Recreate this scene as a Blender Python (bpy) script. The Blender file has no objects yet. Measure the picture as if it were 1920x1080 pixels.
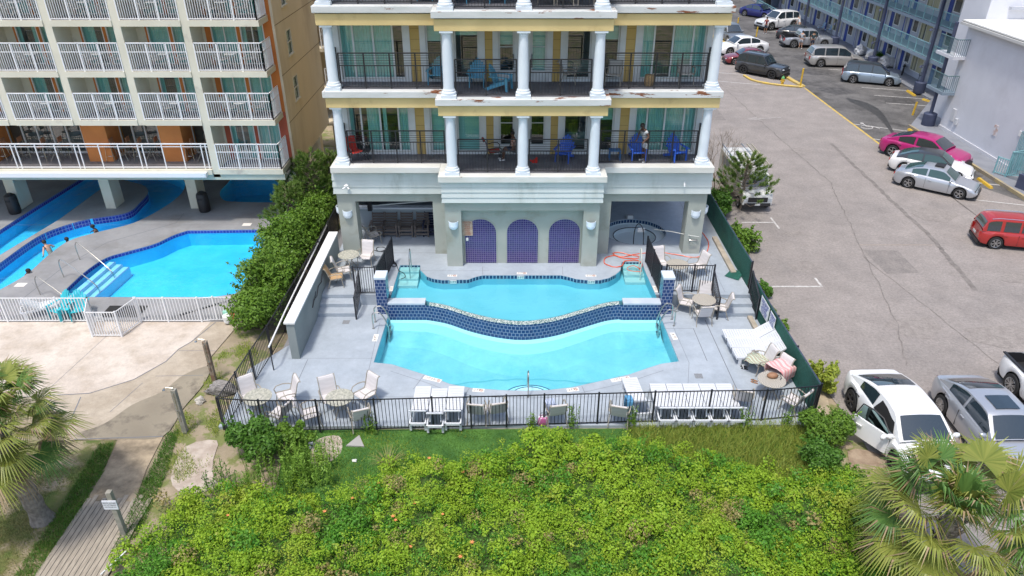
import bpy, bmesh, math, random
import numpy as np
from mathutils import Vector, Matrix
from mathutils.geometry import tessellate_polygon
R=math.radians
random.seed(7); rng=np.random.default_rng(11)
S=bpy.context.scene; COL=S.collection
# ---------------- camera
H=16.0; FPX=1369.0
cd=bpy.data.cameras.new("camera"); cam=bpy.data.objects.new("camera",cd); COL.objects.link(cam)
cam.location=(0,0,H); cam.rotation_euler=(R(60),0,0)
cd.sensor_width=36; cd.lens=36*FPX/1920; cd.clip_end=2000; cd.clip_start=.1
S.camera=cam
# ---------------- world, sun, exposure
SUN_EL=R(70); SUN_AZ=R(208)      # from behind the camera, to its left
W=bpy.data.worlds.new("World"); S.world=W; W.use_nodes=True
nt=W.node_tree; bg=nt.nodes['Background']; sky=nt.nodes.new('ShaderNodeTexSky')
sky.sky_type='NISHITA'; sky.sun_disc=False; sky.sun_elevation=SUN_EL; sky.sun_rotation=SUN_AZ
sky.air_density=1.0; sky.dust_density=2.6; sky.ozone_density=1.0
nt.links.new(sky.outputs[0],bg.inputs[0]); bg.inputs[1].default_value=.15
sd=bpy.data.lights.new("sun",'SUN'); sd.energy=1.85; sd.angle=R(6.0); sd.color=(1,.955,.89)
sun=bpy.data.objects.new("sun",sd); COL.objects.link(sun)
sv=Vector((math.sin(SUN_AZ)*math.cos(SUN_EL),math.cos(SUN_AZ)*math.cos(SUN_EL),math.sin(SUN_EL)))
sun.rotation_euler=sv.to_track_quat('Z','Y').to_euler(); sun.location=(-20,-20,60)
S.view_settings.view_transform='Standard'; S.view_settings.look='None'
S.view_settings.exposure=.62; S.view_settings.gamma=1; S.view_settings.use_curve_mapping=False
S.render.engine='CYCLES'; S.render.resolution_x=1024; S.render.resolution_y=576
S.cycles.transparent_max_bounces=16; S.cycles.max_bounces=6
# ---------------- measuring: a sight line of the photo met with a level or an upright plane
_c=math.cos(R(30)); _s=.5
def ray(u,v):
    p=(u-960)/FPX; q=(v-540)/FPX; return p,_c-q*_s,-(_s+q*_c)
def G(u,v,z=0.0):
    a=ray(u,v); t=(z-H)/a[2]; return (a[0]*t,a[1]*t)
def V(u,v,Y):
    a=ray(u,v); t=Y/a[1]; return (a[0]*t,H+a[2]*t)
# ---------------- materials
MT={}
def M(name,c,c2=None,sc=3.0,rough=.6,metal=0.0,bump=0.0,bsc=60,spec=.5,lo=.38,hi=.62,c3=None,sc3=.6,lo3=.5,hi3=.62,
      stretch=None,coat=0,world=False,trans=0.0,leaf=False,emit=None,grain=None):
    if name in MT: return MT[name]
    m=bpy.data.materials.new(name); m.use_nodes=True; n=m.node_tree.nodes; l=m.node_tree.links
    b=n['Principled BSDF']; b.inputs['Roughness'].default_value=rough; b.inputs['Metallic'].default_value=metal
    b.inputs['Specular IOR Level'].default_value=spec; b.inputs['Coat Weight'].default_value=coat; b.inputs['Coat Roughness'].default_value=.05
    b.inputs['Base Color'].default_value=(*c,1)
    if world: src=n.new('ShaderNodeNewGeometry').outputs['Position']
    else: src=n.new('ShaderNodeTexCoord').outputs['Object']
    if stretch:
        mp=n.new('ShaderNodeMapping'); mp.inputs['Scale'].default_value=stretch; l.new(src,mp.inputs[0]); srcs=mp.outputs[0]
    else: srcs=src
    col=None
    if c2:
        nz=n.new('ShaderNodeTexNoise'); nz.inputs['Scale'].default_value=sc; nz.inputs['Detail'].default_value=8; l.new(srcs,nz.inputs[0])
        mr=n.new('ShaderNodeMapRange'); mr.inputs[1].default_value=lo; mr.inputs[2].default_value=hi; l.new(nz.outputs[0],mr.inputs[0])
        mx=n.new('ShaderNodeMix'); mx.data_type='RGBA'; l.new(mr.outputs[0],mx.inputs[0])
        mx.inputs[6].default_value=(*c,1); mx.inputs[7].default_value=(*c2,1); col=mx.outputs[2]
    if leaf:
        ge=n.new('ShaderNodeNewGeometry'); mx=n.new('ShaderNodeMix'); mx.data_type='RGBA'; l.new(ge.outputs['Random Per Island'],mx.inputs[0])
        mx.inputs[7].default_value=(*c2,1)
        if col: l.new(col,mx.inputs[6])
        else: mx.inputs[6].default_value=(*c,1)
        col=mx.outputs[2]
    if c3:
        nz=n.new('ShaderNodeTexNoise'); nz.inputs['Scale'].default_value=sc3; nz.inputs['Detail'].default_value=9; nz.inputs['Roughness'].default_value=.65; l.new(srcs if not leaf else src,nz.inputs[0])
        mr=n.new('ShaderNodeMapRange'); mr.inputs[1].default_value=lo3; mr.inputs[2].default_value=hi3; l.new(nz.outputs[0],mr.inputs[0])
        mx=n.new('ShaderNodeMix'); mx.data_type='RGBA'; l.new(mr.outputs[0],mx.inputs[0])
        if col: l.new(col,mx.inputs[6])
        else: mx.inputs[6].default_value=(*c,1)
        mx.inputs[7].default_value=(*c3,1); col=mx.outputs[2]
    if grain:
        for gs,ga in (grain if isinstance(grain,list) else [grain]):
            nz=n.new('ShaderNodeTexNoise'); nz.inputs['Scale'].default_value=gs; nz.inputs['Detail'].default_value=4; nz.inputs['Roughness'].default_value=.7; l.new(src,nz.inputs[0])
            mr=n.new('ShaderNodeMapRange'); mr.inputs[1].default_value=.3; mr.inputs[2].default_value=.7; mr.inputs[3].default_value=1-ga; mr.inputs[4].default_value=1+ga; l.new(nz.outputs[0],mr.inputs[0])
            vm=n.new('ShaderNodeVectorMath'); vm.operation='SCALE'; l.new(mr.outputs[0],vm.inputs['Scale'])
            if col: l.new(col,vm.inputs[0])
            else: vm.inputs[0].default_value=c
            col=vm.outputs[0]
    if col: l.new(col,b.inputs['Base Color'])
    if bump:
        nb=n.new('ShaderNodeTexNoise'); nb.inputs['Scale'].default_value=bsc; nb.inputs['Detail'].default_value=6; l.new(src,nb.inputs[0])
        bp=n.new('ShaderNodeBump'); bp.inputs['Strength'].default_value=bump; bp.inputs['Distance'].default_value=.02; l.new(nb.outputs[0],bp.inputs['Height']); l.new(bp.outputs[0],b.inputs['Normal'])
    if trans:
        t=n.new('ShaderNodeBsdfTranslucent'); ms=n.new('ShaderNodeMixShader'); ms.inputs[0].default_value=trans
        if col: l.new(col,t.inputs[0])
        else: t.inputs[0].default_value=(*c,1)
        l.new(b.outputs[0],ms.inputs[1]); l.new(t.outputs[0],ms.inputs[2]); l.new(ms.outputs[0],n['Material Output'].inputs[0])
    if emit: b.inputs['Emission Color'].default_value=(*emit[0],1); b.inputs['Emission Strength'].default_value=emit[1]
    MT[name]=m; return m
def tile_mat(name,c1,c2,grout,tw,th,uv=True,axes=None,mortar=.06,off=.0,rough=.15,c3=None):
    m=bpy.data.materials.new(name); m.use_nodes=True; n=m.node_tree.nodes; l=m.node_tree.links; b=n['Principled BSDF']
    tc=n.new('ShaderNodeTexCoord'); br=n.new('ShaderNodeTexBrick'); br.offset=off; br.squash=1
    if uv: src=tc.outputs['UV']
    else:
        g=n.new('ShaderNodeNewGeometry'); sp=n.new('ShaderNodeSeparateXYZ'); cb=n.new('ShaderNodeCombineXYZ'); l.new(g.outputs['Position'],sp.inputs[0])
        l.new(sp.outputs[axes[0]],cb.inputs[0]); l.new(sp.outputs[axes[1]],cb.inputs[1]); src=cb.outputs[0]
    l.new(src,br.inputs['Vector']); br.inputs['Scale'].default_value=1
    br.inputs['Brick Width'].default_value=tw; br.inputs['Row Height'].default_value=th; br.inputs['Mortar Size'].default_value=mortar*th
    br.inputs['Mortar Smooth'].default_value=.1; br.inputs['Bias'].default_value=-.1
    br.inputs['Color1'].default_value=(*c1,1); br.inputs['Color2'].default_value=(*c2,1); br.inputs['Mortar'].default_value=(*grout,1)
    l.new(br.outputs[0],b.inputs['Base Color']); b.inputs['Roughness'].default_value=rough
    bp=n.new('ShaderNodeBump'); bp.invert=True; bp.inputs['Strength'].default_value=.6; bp.inputs['Distance'].default_value=.01; l.new(br.outputs['Fac'],bp.inputs['Height']); l.new(bp.outputs[0],b.inputs['Normal'])
    MT[name]=m; return m
def glassy(name,tint,refl=.12,rough=.02,trans=1.0,wave=0):
    """thin clear sheet: lets light through with a tint and mirrors at a slant"""
    m=bpy.data.materials.new(name); m.use_nodes=True; n=m.node_tree.nodes; l=m.node_tree.links; n.remove(n['Principled BSDF'])
    t=n.new('ShaderNodeBsdfTransparent'); t.inputs[0].default_value=(*tint,1)
    g=n.new('ShaderNodeBsdfGlossy'); g.inputs['Roughness'].default_value=rough
    fr=n.new('ShaderNodeFresnel'); fr.inputs[0].default_value=1.36 if wave else 1.5
    ad=n.new('ShaderNodeMath'); ad.operation='ADD'; ad.inputs[1].default_value=refl; l.new(fr.outputs[0],ad.inputs[0]); gg=n.new('ShaderNodeNewGeometry'); iv=n.new('ShaderNodeMath'); iv.operation='SUBTRACT'; iv.inputs[0].default_value=1; l.new(gg.outputs['Backfacing'],iv.inputs[1]); mu=n.new('ShaderNodeMath'); mu.operation='MULTIPLY'; l.new(ad.outputs[0],mu.inputs[0]); l.new(iv.outputs[0],mu.inputs[1]); ad=mu
    mx=n.new('ShaderNodeMixShader'); l.new(ad.outputs[0],mx.inputs[0]); l.new(t.outputs[0],mx.inputs[1]); l.new(g.outputs[0],mx.inputs[2])
    l.new(mx.outputs[0],n['Material Output'].inputs[0])
    if wave:
        tc=n.new('ShaderNodeNewGeometry'); nz=n.new('ShaderNodeTexNoise'); nz.inputs['Scale'].default_value=wave; nz.inputs['Detail'].default_value=3; l.new(tc.outputs['Position'],nz.inputs[0])
        bp=n.new('ShaderNodeBump'); bp.inputs['Strength'].default_value=.8; bp.inputs['Distance'].default_value=.06; l.new(nz.outputs[0],bp.inputs['Height']); l.new(bp.outputs[0],g.inputs['Normal']); l.new(bp.outputs[0],fr.inputs['Normal'])
    MT[name]=m; return m
# ---------------- object helpers
def tag(o,label=None,cat=None,group=None,kind=None):
    if label: o['label']=label
    if cat: o['category']=cat
    if group: o['group']=group
    if kind: o['kind']=kind
    return o
def thing(name,label,cat,loc=(0,0,0),rz=0,group=None):
    o=bpy.data.objects.new(name,None); COL.objects.link(o); o.location=loc; o.rotation_euler=(0,0,rz); o.empty_display_size=.2
    return tag(o,label,cat,group)
def wloc(o):
    v=Vector((0,0,0))
    while o: v+=Vector(o.location); o=o.parent
    return v
class MB:
    def __init__(s): s.v=[]; s.f=[]; s.mi=[]; s.uv=None
    def add(s,vs,fs,m=0):
        k=len(s.v); s.v+=[tuple(p) for p in vs]; s.f+=[tuple(i+k for i in f) for f in fs]; s.mi+=[m]*len(fs); return s
    def box(s,x0,y0,z0,x1,y1,z1,m=0):
        return s.add([(x0,y0,z0),(x1,y0,z0),(x1,y1,z0),(x0,y1,z0),(x0,y0,z1),(x1,y0,z1),(x1,y1,z1),(x0,y1,z1)],
          [(0,3,2,1),(4,5,6,7),(0,1,5,4),(1,2,6,5),(2,3,7,6),(3,0,4,7)],m)
    def quad(s,a,b,c,d,m=0): return s.add([a,b,c,d],[(0,1,2,3)],m)
    def bar(s,p,q,r,n=6,m=0,r2=None,cap=True):
        p=Vector(p);q=Vector(q);d=(q-p)
        if d.length<1e-6: return s
        d.normalize(); a=d.orthogonal().normalized(); b=d.cross(a); r2=r if r2 is None else r2
        vs=[];
        for i in range(n):
            w=2*math.pi*(i+.5)/n; e=a*math.cos(w)+b*math.sin(w); vs+=[p+e*r,q+e*r2]
        fs=[(2*i,2*((i+1)%n),2*((i+1)%n)+1,2*i+1) for i in range(n)]
        if cap: fs+=[tuple(2*i for i in range(n))[::-1],tuple(2*i+1 for i in range(n))]
        return s.add(vs,fs,m)
    def beam(s,p,q,w,h,m=0):
        """square bar, w across, h up"""
        p=Vector(p);q=Vector(q);d=(q-p).normalized(); a=d.cross(Vector((0,0,1)))
        if a.length<1e-3: a=Vector((1,0,0))
        a.normalize(); b=a.cross(d); vs=[]
        for o in (p,q):
            for i,j in ((-1,-1),(1,-1),(1,1),(-1,1)): vs.append(o+a*(w/2*i)+b*(h/2*j))
        return s.add(vs,[(3,2,1,0),(4,5,6,7),(0,1,5,4),(1,2,6,5),(2,3,7,6),(3,0,4,7)],m)
    def tube(s,pts,r,n=6,m=0,closed=False):
        pts=[Vector(p) for p in pts]; N=len(pts); vs=[]; prev=None
        for i,p in enumerate(pts):
            if closed: d=pts[(i+1)%N]-pts[i-1]
            else: d=pts[min(i+1,N-1)]-pts[max(i-1,0)]
            d.normalize()
            a=d.orthogonal() if prev is None else prev-d*prev.dot(d)
            if a.length<1e-5: a=d.orthogonal()
            a.normalize(); prev=a; b=d.cross(a); rr=r[i] if isinstance(r,(list,tuple)) else r
            for k in range(n):
                w=2*math.pi*k/n; vs.append(p+(a*math.cos(w)+b*math.sin(w))*rr)
        fs=[]
        for i in range(N if closed else N-1):
            j=(i+1)%N
            for k in range(n): fs.append((i*n+k,i*n+(k+1)%n,j*n+(k+1)%n,j*n+k))
        if not closed: fs+=[tuple(range(n))[::-1],tuple((N-1)*n+k for k in range(n))]
        return s.add(vs,fs,m)
    def lathe(s,prof,c=(0,0,0),n=20,m=0,sx=1,sy=1):
        vs=[];
        for r,z in prof:
            for k in range(n):
                w=2*math.pi*k/n; vs.append((c[0]+r*math.cos(w)*sx,c[1]+r*math.sin(w)*sy,c[2]+z))
        fs=[]
        for i in range(len(prof)-1):
            for k in range(n): fs.append((i*n+k,i*n+(k+1)%n,(i+1)*n+(k+1)%n,(i+1)*n+k))
        fs+=[tuple(range(n))[::-1],tuple((len(prof)-1)*n+k for k in range(n))]
        return s.add(vs,fs,m)
    def prism(s,poly,z0,z1,holes=(),m=0,ms=None,bottom=False):
        ms=m if ms is None else ms
        loops=[[Vector((p[0],p[1],z1)) for p in poly]]+[[Vector((p[0],p[1],z1)) for p in h] for h in holes]
        flat=[p for L in loops for p in L]; tri=tessellate_polygon(loops); fs=[]
        for t in tri:
            a,b,c=[flat[i] for i in t]
            if (b-a).cross(c-a).z<0: t=(t[0],t[2],t[1])
            fs.append(tuple(t))
        s.add(flat,fs,m)
        if z0 is not None:
            if bottom: s.add([(p.x,p.y,z0) for p in flat],[f[::-1] for f in fs],ms)
            for L in loops:
                n=len(L); vs=[(p.x,p.y,z0) for p in L]+[(p.x,p.y,z1) for p in L]
                s.add(vs,[(i,(i+1)%n,n+(i+1)%n,n+i) for i in range(n)],ms)
        return s
    def build(s,name,mats,parent=None,world=False,smooth=False,bevel=0,auto=None):
        me=bpy.data.meshes.new(name); vs=s.v
        if parent is not None and world:
            o=wloc(parent); vs=[(a-o.x,b-o.y,c-o.z) for a,b,c in vs]
        me.from_pydata(vs,[],s.f)
        if not isinstance(mats,(list,tuple)): mats=[mats]
        for m in mats: me.materials.append(m)
        if len(mats)>1: me.polygons.foreach_set('material_index',s.mi)
        if s.uv is not None:
            ul=me.uv_layers.new(name='UVMap')
            for p in me.polygons:
                for li in p.loop_indices: ul.data[li].uv=s.uv[me.loops[li].vertex_index]
        if smooth: me.polygons.foreach_set('use_smooth',[True]*len(me.polygons))
        me.update(); ob=bpy.data.objects.new(name,me); COL.objects.link(ob)
        if parent is not None: ob.parent=parent
        if bevel:
            b=ob.modifiers.new('bevel','BEVEL'); b.width=bevel; b.segments=2; b.limit_method='ANGLE'
        if auto:
            try: me.set_sharp_from_angle(angle=R(auto))
            except Exception: pass
        return ob
def np_mesh(name,verts,quads,mats,parent=None,mi=None,smooth=False):
    me=bpy.data.meshes.new(name); nv=len(verts); nq=len(quads); k=quads.shape[1]
    me.vertices.add(nv); me.vertices.foreach_set('co',verts.astype(np.float32).ravel())
    me.loops.add(nq*k); me.loops.foreach_set('vertex_index',quads.astype(np.int32).ravel())
    me.polygons.add(nq); me.polygons.foreach_set('loop_start',np.arange(0,nq*k,k,dtype=np.int32)); me.polygons.foreach_set('loop_total',np.full(nq,k,dtype=np.int32))
    if not isinstance(mats,(list,tuple)): mats=[mats]
    for m in mats: me.materials.append(m)
    if mi is not None: me.polygons.foreach_set('material_index',mi.astype(np.int32))
    me.update(calc_edges=True); me.validate()
    ob=bpy.data.objects.new(name,me); COL.objects.link(ob)
    if parent is not None: ob.parent=parent
    return ob
def struct(name,mb,mats,**k):
    o=mb.build(name,mats,**k); o['kind']='structure'; return o
def copy_tree(o,parent=None):
    c=o.copy(); COL.objects.link(c); c.parent=parent
    for ch in KIDS.get(o.name,None) or [x for x in bpy.data.objects if x.parent==o]: copy_tree(ch,c)
    return c
KIDS={}
def spawn(proto,loc,rz,label,group=None,rx=0):
    """the first call places the prototype itself, later calls copy it with its parts"""
    if not proto.get('_used'):
        proto['_used']=1; o=proto
        def reg(x):
            ks=[y for y in bpy.data.objects if y.parent==x]; KIDS[x.name]=ks
            for y in ks: reg(y)
        reg(proto)
    else: o=copy_tree(proto)
    o.location=loc; o.rotation_euler=(rx,0,rz); o['label']=label
    if group: o['group']=group
    return o
def text(body,size,name,mat,parent,loc,rot=(0,0,0),ext=.002,align='CENTER',sx=1):
    cu=bpy.data.curves.new(name,'FONT'); cu.body=body; cu.size=size; cu.extrude=ext; cu.align_x=align; cu.align_y='CENTER'; cu.resolution_u=2
    t=bpy.data.objects.new(name+'_c',cu); COL.objects.link(t); bpy.context.view_layer.update()
    me=bpy.data.meshes.new_from_object(t.evaluated_get(bpy.context.evaluated_depsgraph_get())); me.name=name
    bpy.data.objects.remove(t); ob=bpy.data.objects.new(name,me); COL.objects.link(ob); me.materials.clear(); me.materials.append(mat)
    ob.parent=parent; ob.location=loc; ob.rotation_euler=rot; ob.scale=(sx,1,1); return ob
def spline(pts,n=8,closed=False):
    P=[Vector(p) for p in pts]; N=len(P); out=[]
    for i in range(N if closed else N-1):
        p0=P[i-1] if (closed or i>0) else P[i]*2-P[i+1]; p1=P[i]; p2=P[(i+1)%N]
        p3=P[(i+2)%N] if (closed or i+2<N) else P[i+1]*2-P[i]
        for k in range(n):
            t=k/n; out.append(.5*((2*p1)+(p2-p0)*t+(2*p0-5*p1+4*p2-p3)*t*t+(3*p1-p0-3*p2+p3)*t**3))
    if not closed: out.append(P[-1])
    return out
# common colours
WHITE=M('white_paint',(.80,.80,.78),(.70,.71,.70),sc=2.5,rough=.5)
BLACK=M('black_metal',(.018,.019,.024),rough=.35,spec=.5)
STEEL=M('stainless_steel',(.55,.54,.50),rough=.25,metal=1)
RUBBER=M('rubber',(.02,.02,.02),rough=.8)
# ================================================================= THE SETTING
SAND=M('sandy_soil',(.36,.29,.20),(.24,.20,.13),sc=.8,rough=.95,bump=.5,bsc=14,world=True,c3=(.17,.19,.06),sc3=1.3,lo3=.48,hi3=.56)
ASPH=M('worn_asphalt',(.295,.262,.238),(.25,.223,.203),sc=.7,lo=.30,hi=.72,rough=.9,bump=.5,bsc=25,world=True,c3=(.215,.195,.18),sc3=.21,lo3=.5,hi3=.75,grain=[(9,.20),(30,.16),(1.1,.10)])
LOT=M('dark_asphalt',(.10,.095,.09),(.145,.138,.13),sc=.35,rough=.88,bump=.4,bsc=25,world=True,c3=(.062,.058,.055),sc3=.5,lo3=.52,hi3=.66,grain=[(9,.22),(30,.16),(1.4,.18)])
DECK=M('painted_deck',(.385,.43,.475),(.345,.39,.435),sc=.9,rough=.55,bump=.12,bsc=18,world=True,c3=(.31,.35,.39),sc3=.35,lo3=.5,hi3=.72,grain=[(5,.06),(1.6,.07),(22,.05)])
DECK2=M('grey_painted_deck',(.30,.30,.305),(.25,.25,.255),sc=.8,rough=.6,bump=.12,bsc=18,world=True,c3=(.21,.205,.20),sc3=.5,lo3=.5,hi3=.7,grain=[(5,.07),(1.6,.08)])
CONC=M('bleached_concrete',(.60,.53,.455),(.52,.45,.38),sc=.5,rough=.9,bump=.25,bsc=20,world=True,c3=(.43,.36,.285),sc3=1.1,lo3=.46,hi3=.70,grain=[(4,.10),(18,.08)])
CONC2=M('tan_concrete',(.45,.385,.30),(.36,.30,.225),sc=.9,rough=.9,bump=.25,bsc=20,world=True,grain=[(4,.10),(18,.08)])
WET=M('damp_concrete',(.235,.20,.145),(.30,.26,.19),sc=.6,rough=.7,bump=.2,bsc=20,world=True,c3=(.16,.135,.10),sc3=1.2)
CURB=M('beige_kerb_stone',(.46,.40,.32),(.34,.30,.24),sc=2,rough=.9,bump=.3,world=True)
YEL=M('yellow_road_paint',(.62,.43,.07),(.45,.33,.12),sc=4,rough=.8,world=True,lo=.4,hi=.7,c3=(.25,.22,.18),sc3=3,lo3=.56,hi3=.66)
LINE=M('white_road_paint',(.62,.60,.57),(.42,.40,.37),sc=6,rough=.8,world=True)
SEAM=M('dark_seam',(.17,.18,.20),rough=.9)
CRACK=M('tarred_crack',(.165,.147,.132),(.235,.21,.19),sc=3,rough=.9,world=True)
LINER=M('pool_plaster',(.19,.53,.61),(.24,.59,.66),sc=.8,rough=.7,world=True,c3=(.13,.47,.57),sc3=.42,lo3=.54,hi3=.72,grain=[(2.2,.05),(6,.04)])
LINERT=M('upper_pool_plaster',(.16,.49,.59),(.19,.53,.63),sc=.6,rough=.7,world=True)
LINERB=M('blue_pool_plaster',(.05,.56,.88),(.08,.63,.92),sc=.6,rough=.7,world=True,grain=[(2.2,.05),(6,.04)])
STEPW=M('pool_step_plaster',(.68,.83,.88),rough=.6)
WATER=glassy('pool_water',(.80,.975,.99),refl=.02,wave=3.2)
WATERB=glassy('blue_pool_water',(.72,.94,1.0),refl=.0,wave=1.6)
TILE=tile_mat('navy_wall_tile',(.010,.035,.13),(.014,.055,.17),(.19,.23,.34),.155,.155,mortar=.10,off=.5)
TILEB=tile_mat('royal_blue_tile',(.025,.035,.26),(.04,.05,.36),(.22,.22,.48),.16,.16,mortar=.09)
BAND=tile_mat('waterline_tile',(.008,.035,.10),(.012,.06,.15),(.30,.40,.48),.155,.2,mortar=.11)
MOSAIC=M('pebble_mosaic',(.62,.66,.62),(.02,.10,.10),sc=22,rough=.4,world=True,lo=.46,hi=.54)
# --- pools: outlines
lowz=.10; upz=.60
front=[(700.6,679.4),(735,683),(760,691),(800,703.5),(844,720),(885,727.5),(940,731.5),(989,732.5),(1029,731),(1073,726),(1121,715.5),(1180,702),(1216,689.5),(1240,682),(1273,677.5)]
front=[G(u,v,lowz) for u,v in front]
wtop=[(797,570),(836,577),(883,592),(934,603),(985,607),(1039,600),(1086,587),(1136,572.5),(1168,568.5)]
wtop=[G(u,v,upz) for u,v in wtop]
WY=25.36; XL=-5.06; XR=6.06
curve=[(XL,WY),(wtop[0][0],WY)]+[(p.x,p.y) for p in spline([(a,b,0) for a,b in wtop],5)][1:-1]+[(wtop[-1][0],WY),(XR,WY)]
curve=[(XL,WY)]+[p for p in curve[1:-1]]+[(XR,WY)]
lower=[(a,b) for a,b in front]+[(XR,WY)]+curve[::-1][1:]          # ccw: front left->right, back right->left
upback=[(746,512),(750,497),(788,497),(788,506),(800,518),(812,522.5),(830,525),(878,524),(892,519),(905,516),(1052,516),(1066,519),(1080,523),(1100,525),(1125,525),(1142,521),(1155,514),(1163,507),(1166,491),(1204,491),(1209,507)]
upback=[G(u,v,upz) for u,v in upback]
ub_l,ub_r=G(731,561,upz),G(1232,558,upz)
upper=[(XL+.12,WY+.3),(wtop[0][0],WY+.3)]+[(a,b+.22) for a,b in curve[2:-2]]+[(wtop[-1][0],WY+.3),(XR-.05,WY+.3)]+[ub_r]+upback[::-1]+[ub_l]
tubc=(5.98,32.2); tub=[(tubc[0]+1.5*math.cos(2*math.pi*k/40),tubc[1]+1.42*math.sin(2*math.pi*k/40)) for k in range(40)]
def Gs(l,z=0): return [G(u,v,z) for u,v in l]
def smooth2(l,n=5,closed=True): return [(p.x,p.y) for p in spline([(a,b,0) for a,b in l],n,closed)]
LZ=.10
mp=Gs([(112,557),(128,538),(165,505),(200,483),(240,471),(290,457),(325,441),(352,432),(385,430.5),(500,430)],LZ)
mainp=smooth2(mp[:-2],5,False)+[mp[-1],G(497,450,LZ),G(478,500,LZ),G(455,540,LZ),G(440,551,LZ),G(400,557,LZ)]
rv1=[G(-80,490,LZ),G(0,431,LZ),G(60,392,LZ),G(140,342,LZ),G(175,320,LZ),G(215,305,LZ),G(262,305,LZ),G(215,335,LZ),G(110,412,LZ),G(0,478,LZ),G(-80,520,LZ)]
rv2o=[(-60,540),(0,493),(60,450),(100,430),(160,412),(220,403),(246,395),(262,380),(277,362),(270,348),(235,338),(215,330),(250,318),(300,318),(340,335),(347,348),(335,368),(300,393),(250,418),(180,436),(130,451),(90,479),(50,514),(0,543),(-60,575)]
rv2=smooth2(Gs(rv2o,LZ),4,True)
rv3=smooth2(Gs([(412,360),(425,345),(445,330),(520,330),(540,350),(530,377),(440,378),(418,374)],LZ),4,True)
# --- ground sheet, out to the horizon, open where the pools are dug
struct('ground',MB().prism([(-700,-120),(700,-120),(700,900),(-700,900)],None,-.02,holes=[[(-5.3,19.6),(7.9,19.6),(7.9,34.2),(-5.3,34.2)],[(-60,25.6),(-11.0,25.6),(-11.0,45.8),(-60,45.8)]]),SAND)
# --- pool decks of the middle building
leftx=-9.62
lowdeck=[(-9.62,18.45),(10.3,18.55),(10.3,19.6),(10.0,21),(9.95,26.12),(-8.0,26.12),(-8.25,23.6),(-9.62,21.6)]
struct('pool_deck',MB().prism(lowdeck,-.06,lowz,holes=[lower]),DECK)
updeck=[(-8.0,26.12),(9.95,26.12),(9.95,36.5),(-8.0,36.5)]
hol=[(a,b) for a,b in upper]
# upper deck: pieces round the upper pool
dk=MB()
pillL=(-5.5,-5.06); pillR=(6.06,6.5)
dk.prism([(-8.0,26.12),(ub_l[0],26.12)]+upback+[(ub_r[0]-.02,26.12),(9.95,26.12),(9.95,36.5),(-8,36.5)],lowz+.001,upz,holes=[tub])
struct('pool_terrace',dk,DECK)
# basins
def inset(poly,d=.008):
    n=len(poly); P=[Vector((x,y,0)) for x,y in poly]; ar=sum(P[i].x*P[(i+1)%n].y-P[(i+1)%n].x*P[i].y for i in range(n)); out=[]
    for i in range(n):
        q=(P[(i+1)%n]-P[(i-1)%n]).normalized(); nn=Vector((-q.y,q.x,0))*(1 if ar>0 else -1); o=P[i]+nn*d; out.append((o.x,o.y))
    return out
def basin(name,poly,ztop,zbot,mat,band=None,bz=.2):
    poly=inset(poly); b=MB(); n=len(poly); b.prism(poly,None,zbot)
    vs=[(x,y,zbot) for x,y in poly]+[(x,y,ztop) for x,y in poly]; b.add(vs,[((i+1)%n,i,n+i,n+(i+1)%n) for i in range(n)])
    o=struct(name,b,mat)
    if band:
        t=MB(); c=sum(p[0] for p in poly)/n,sum(p[1] for p in poly)/n; vs=[];uv=[];L=0; fs=[]
        P=[Vector((x,y,0)) for x,y in poly]; ar=sum(P[i].x*P[(i+1)%n].y-P[(i+1)%n].x*P[i].y for i in range(n))
        for i in range(n+1):
            p=P[i%n]; d=(P[(i+1)%n]-P[(i-1)%n]).normalized(); nn=Vector((-d.y,d.x,0))*(1 if ar>0 else -1)
            if i: L+=(P[i%n]-P[i-1]).length
            q=p+nn*.012; vs+=[(q.x,q.y,ztop-bz),(q.x,q.y,ztop-.003)]; uv+=[(L,0),(L,bz)]
        fs=[(2*i+2,2*i,2*i+1,2*i+3) for i in range(n)]; t.add(vs,fs); t.uv=uv; struct(name+'_tile_band',t,band)
    return o
basin('lower_pool_basin',lower,lowz-.002,-.62,LINER)
def shelf(name,d0,z0,d1,z1,mat):
    s=MB(); vs=[]; C=[(min(max(a,XL+.03),XR-.03),c) for a,c in curve]
    for a,c in C:
        k=1+.5*math.sin(math.pi*(a-XL)/(XR-XL)); vs+=[(a,c-d0*k,z0),(a,c-d1*k,z1)]
    s.add(vs,[(2*i,2*i+1,2*i+3,2*i+2) for i in range(len(C)-1)]); struct(name,s,mat)
shelf('lower_pool_ledge',.0,-.15,.18,-.18,M('ledge_shallow_water_tint',(.50,.78,.82),rough=.6)); shelf('lower_pool_slope',.18,-.18,.5,-.34,M('slope_shallow_water_tint',(.30,.68,.73),rough=.6)); shelf('lower_pool_deep_slope',.5,-.34,1.2,-.63,LINER)  # paler plaster colours stand in for light less absorbed by shallow water
basin('upper_pool_basin',upper,upz-.004,.13,LINERT)
basin('hot_tub_basin',tub,upz-.003,.08,M('spa_plaster',(.78,.84,.85),rough=.5),BAND,.2)
b=MB(); b.lathe([(1.02,.08),(1.02,.34),(1.42,.34),(1.42,.36),(1.49,.36)],c=(tubc[0],tubc[1],0),n=40,m=0); struct('hot_tub_bench',MB().add(b.v,b.f[:-2]),M('spa_plaster2',(.78,.84,.85),rough=.5))
b=MB(); b.tube([(tubc[0]+1.03*math.cos(2*math.pi*k/40),tubc[1]-.03+1.0*math.sin(2*math.pi*k/40),.345) for k in range(40)],.022,4,closed=True); struct('hot_tub_bench_edge',b,BLACK)
struct('lower_pool_water',MB().prism(lower,None,lowz-.13),WATER)
struct('upper_pool_water',MB().prism(upper,None,upz-.045),glassy('upper_pool_water_surface',(.78,.97,.985),refl=.01,wave=1.8))
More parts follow.
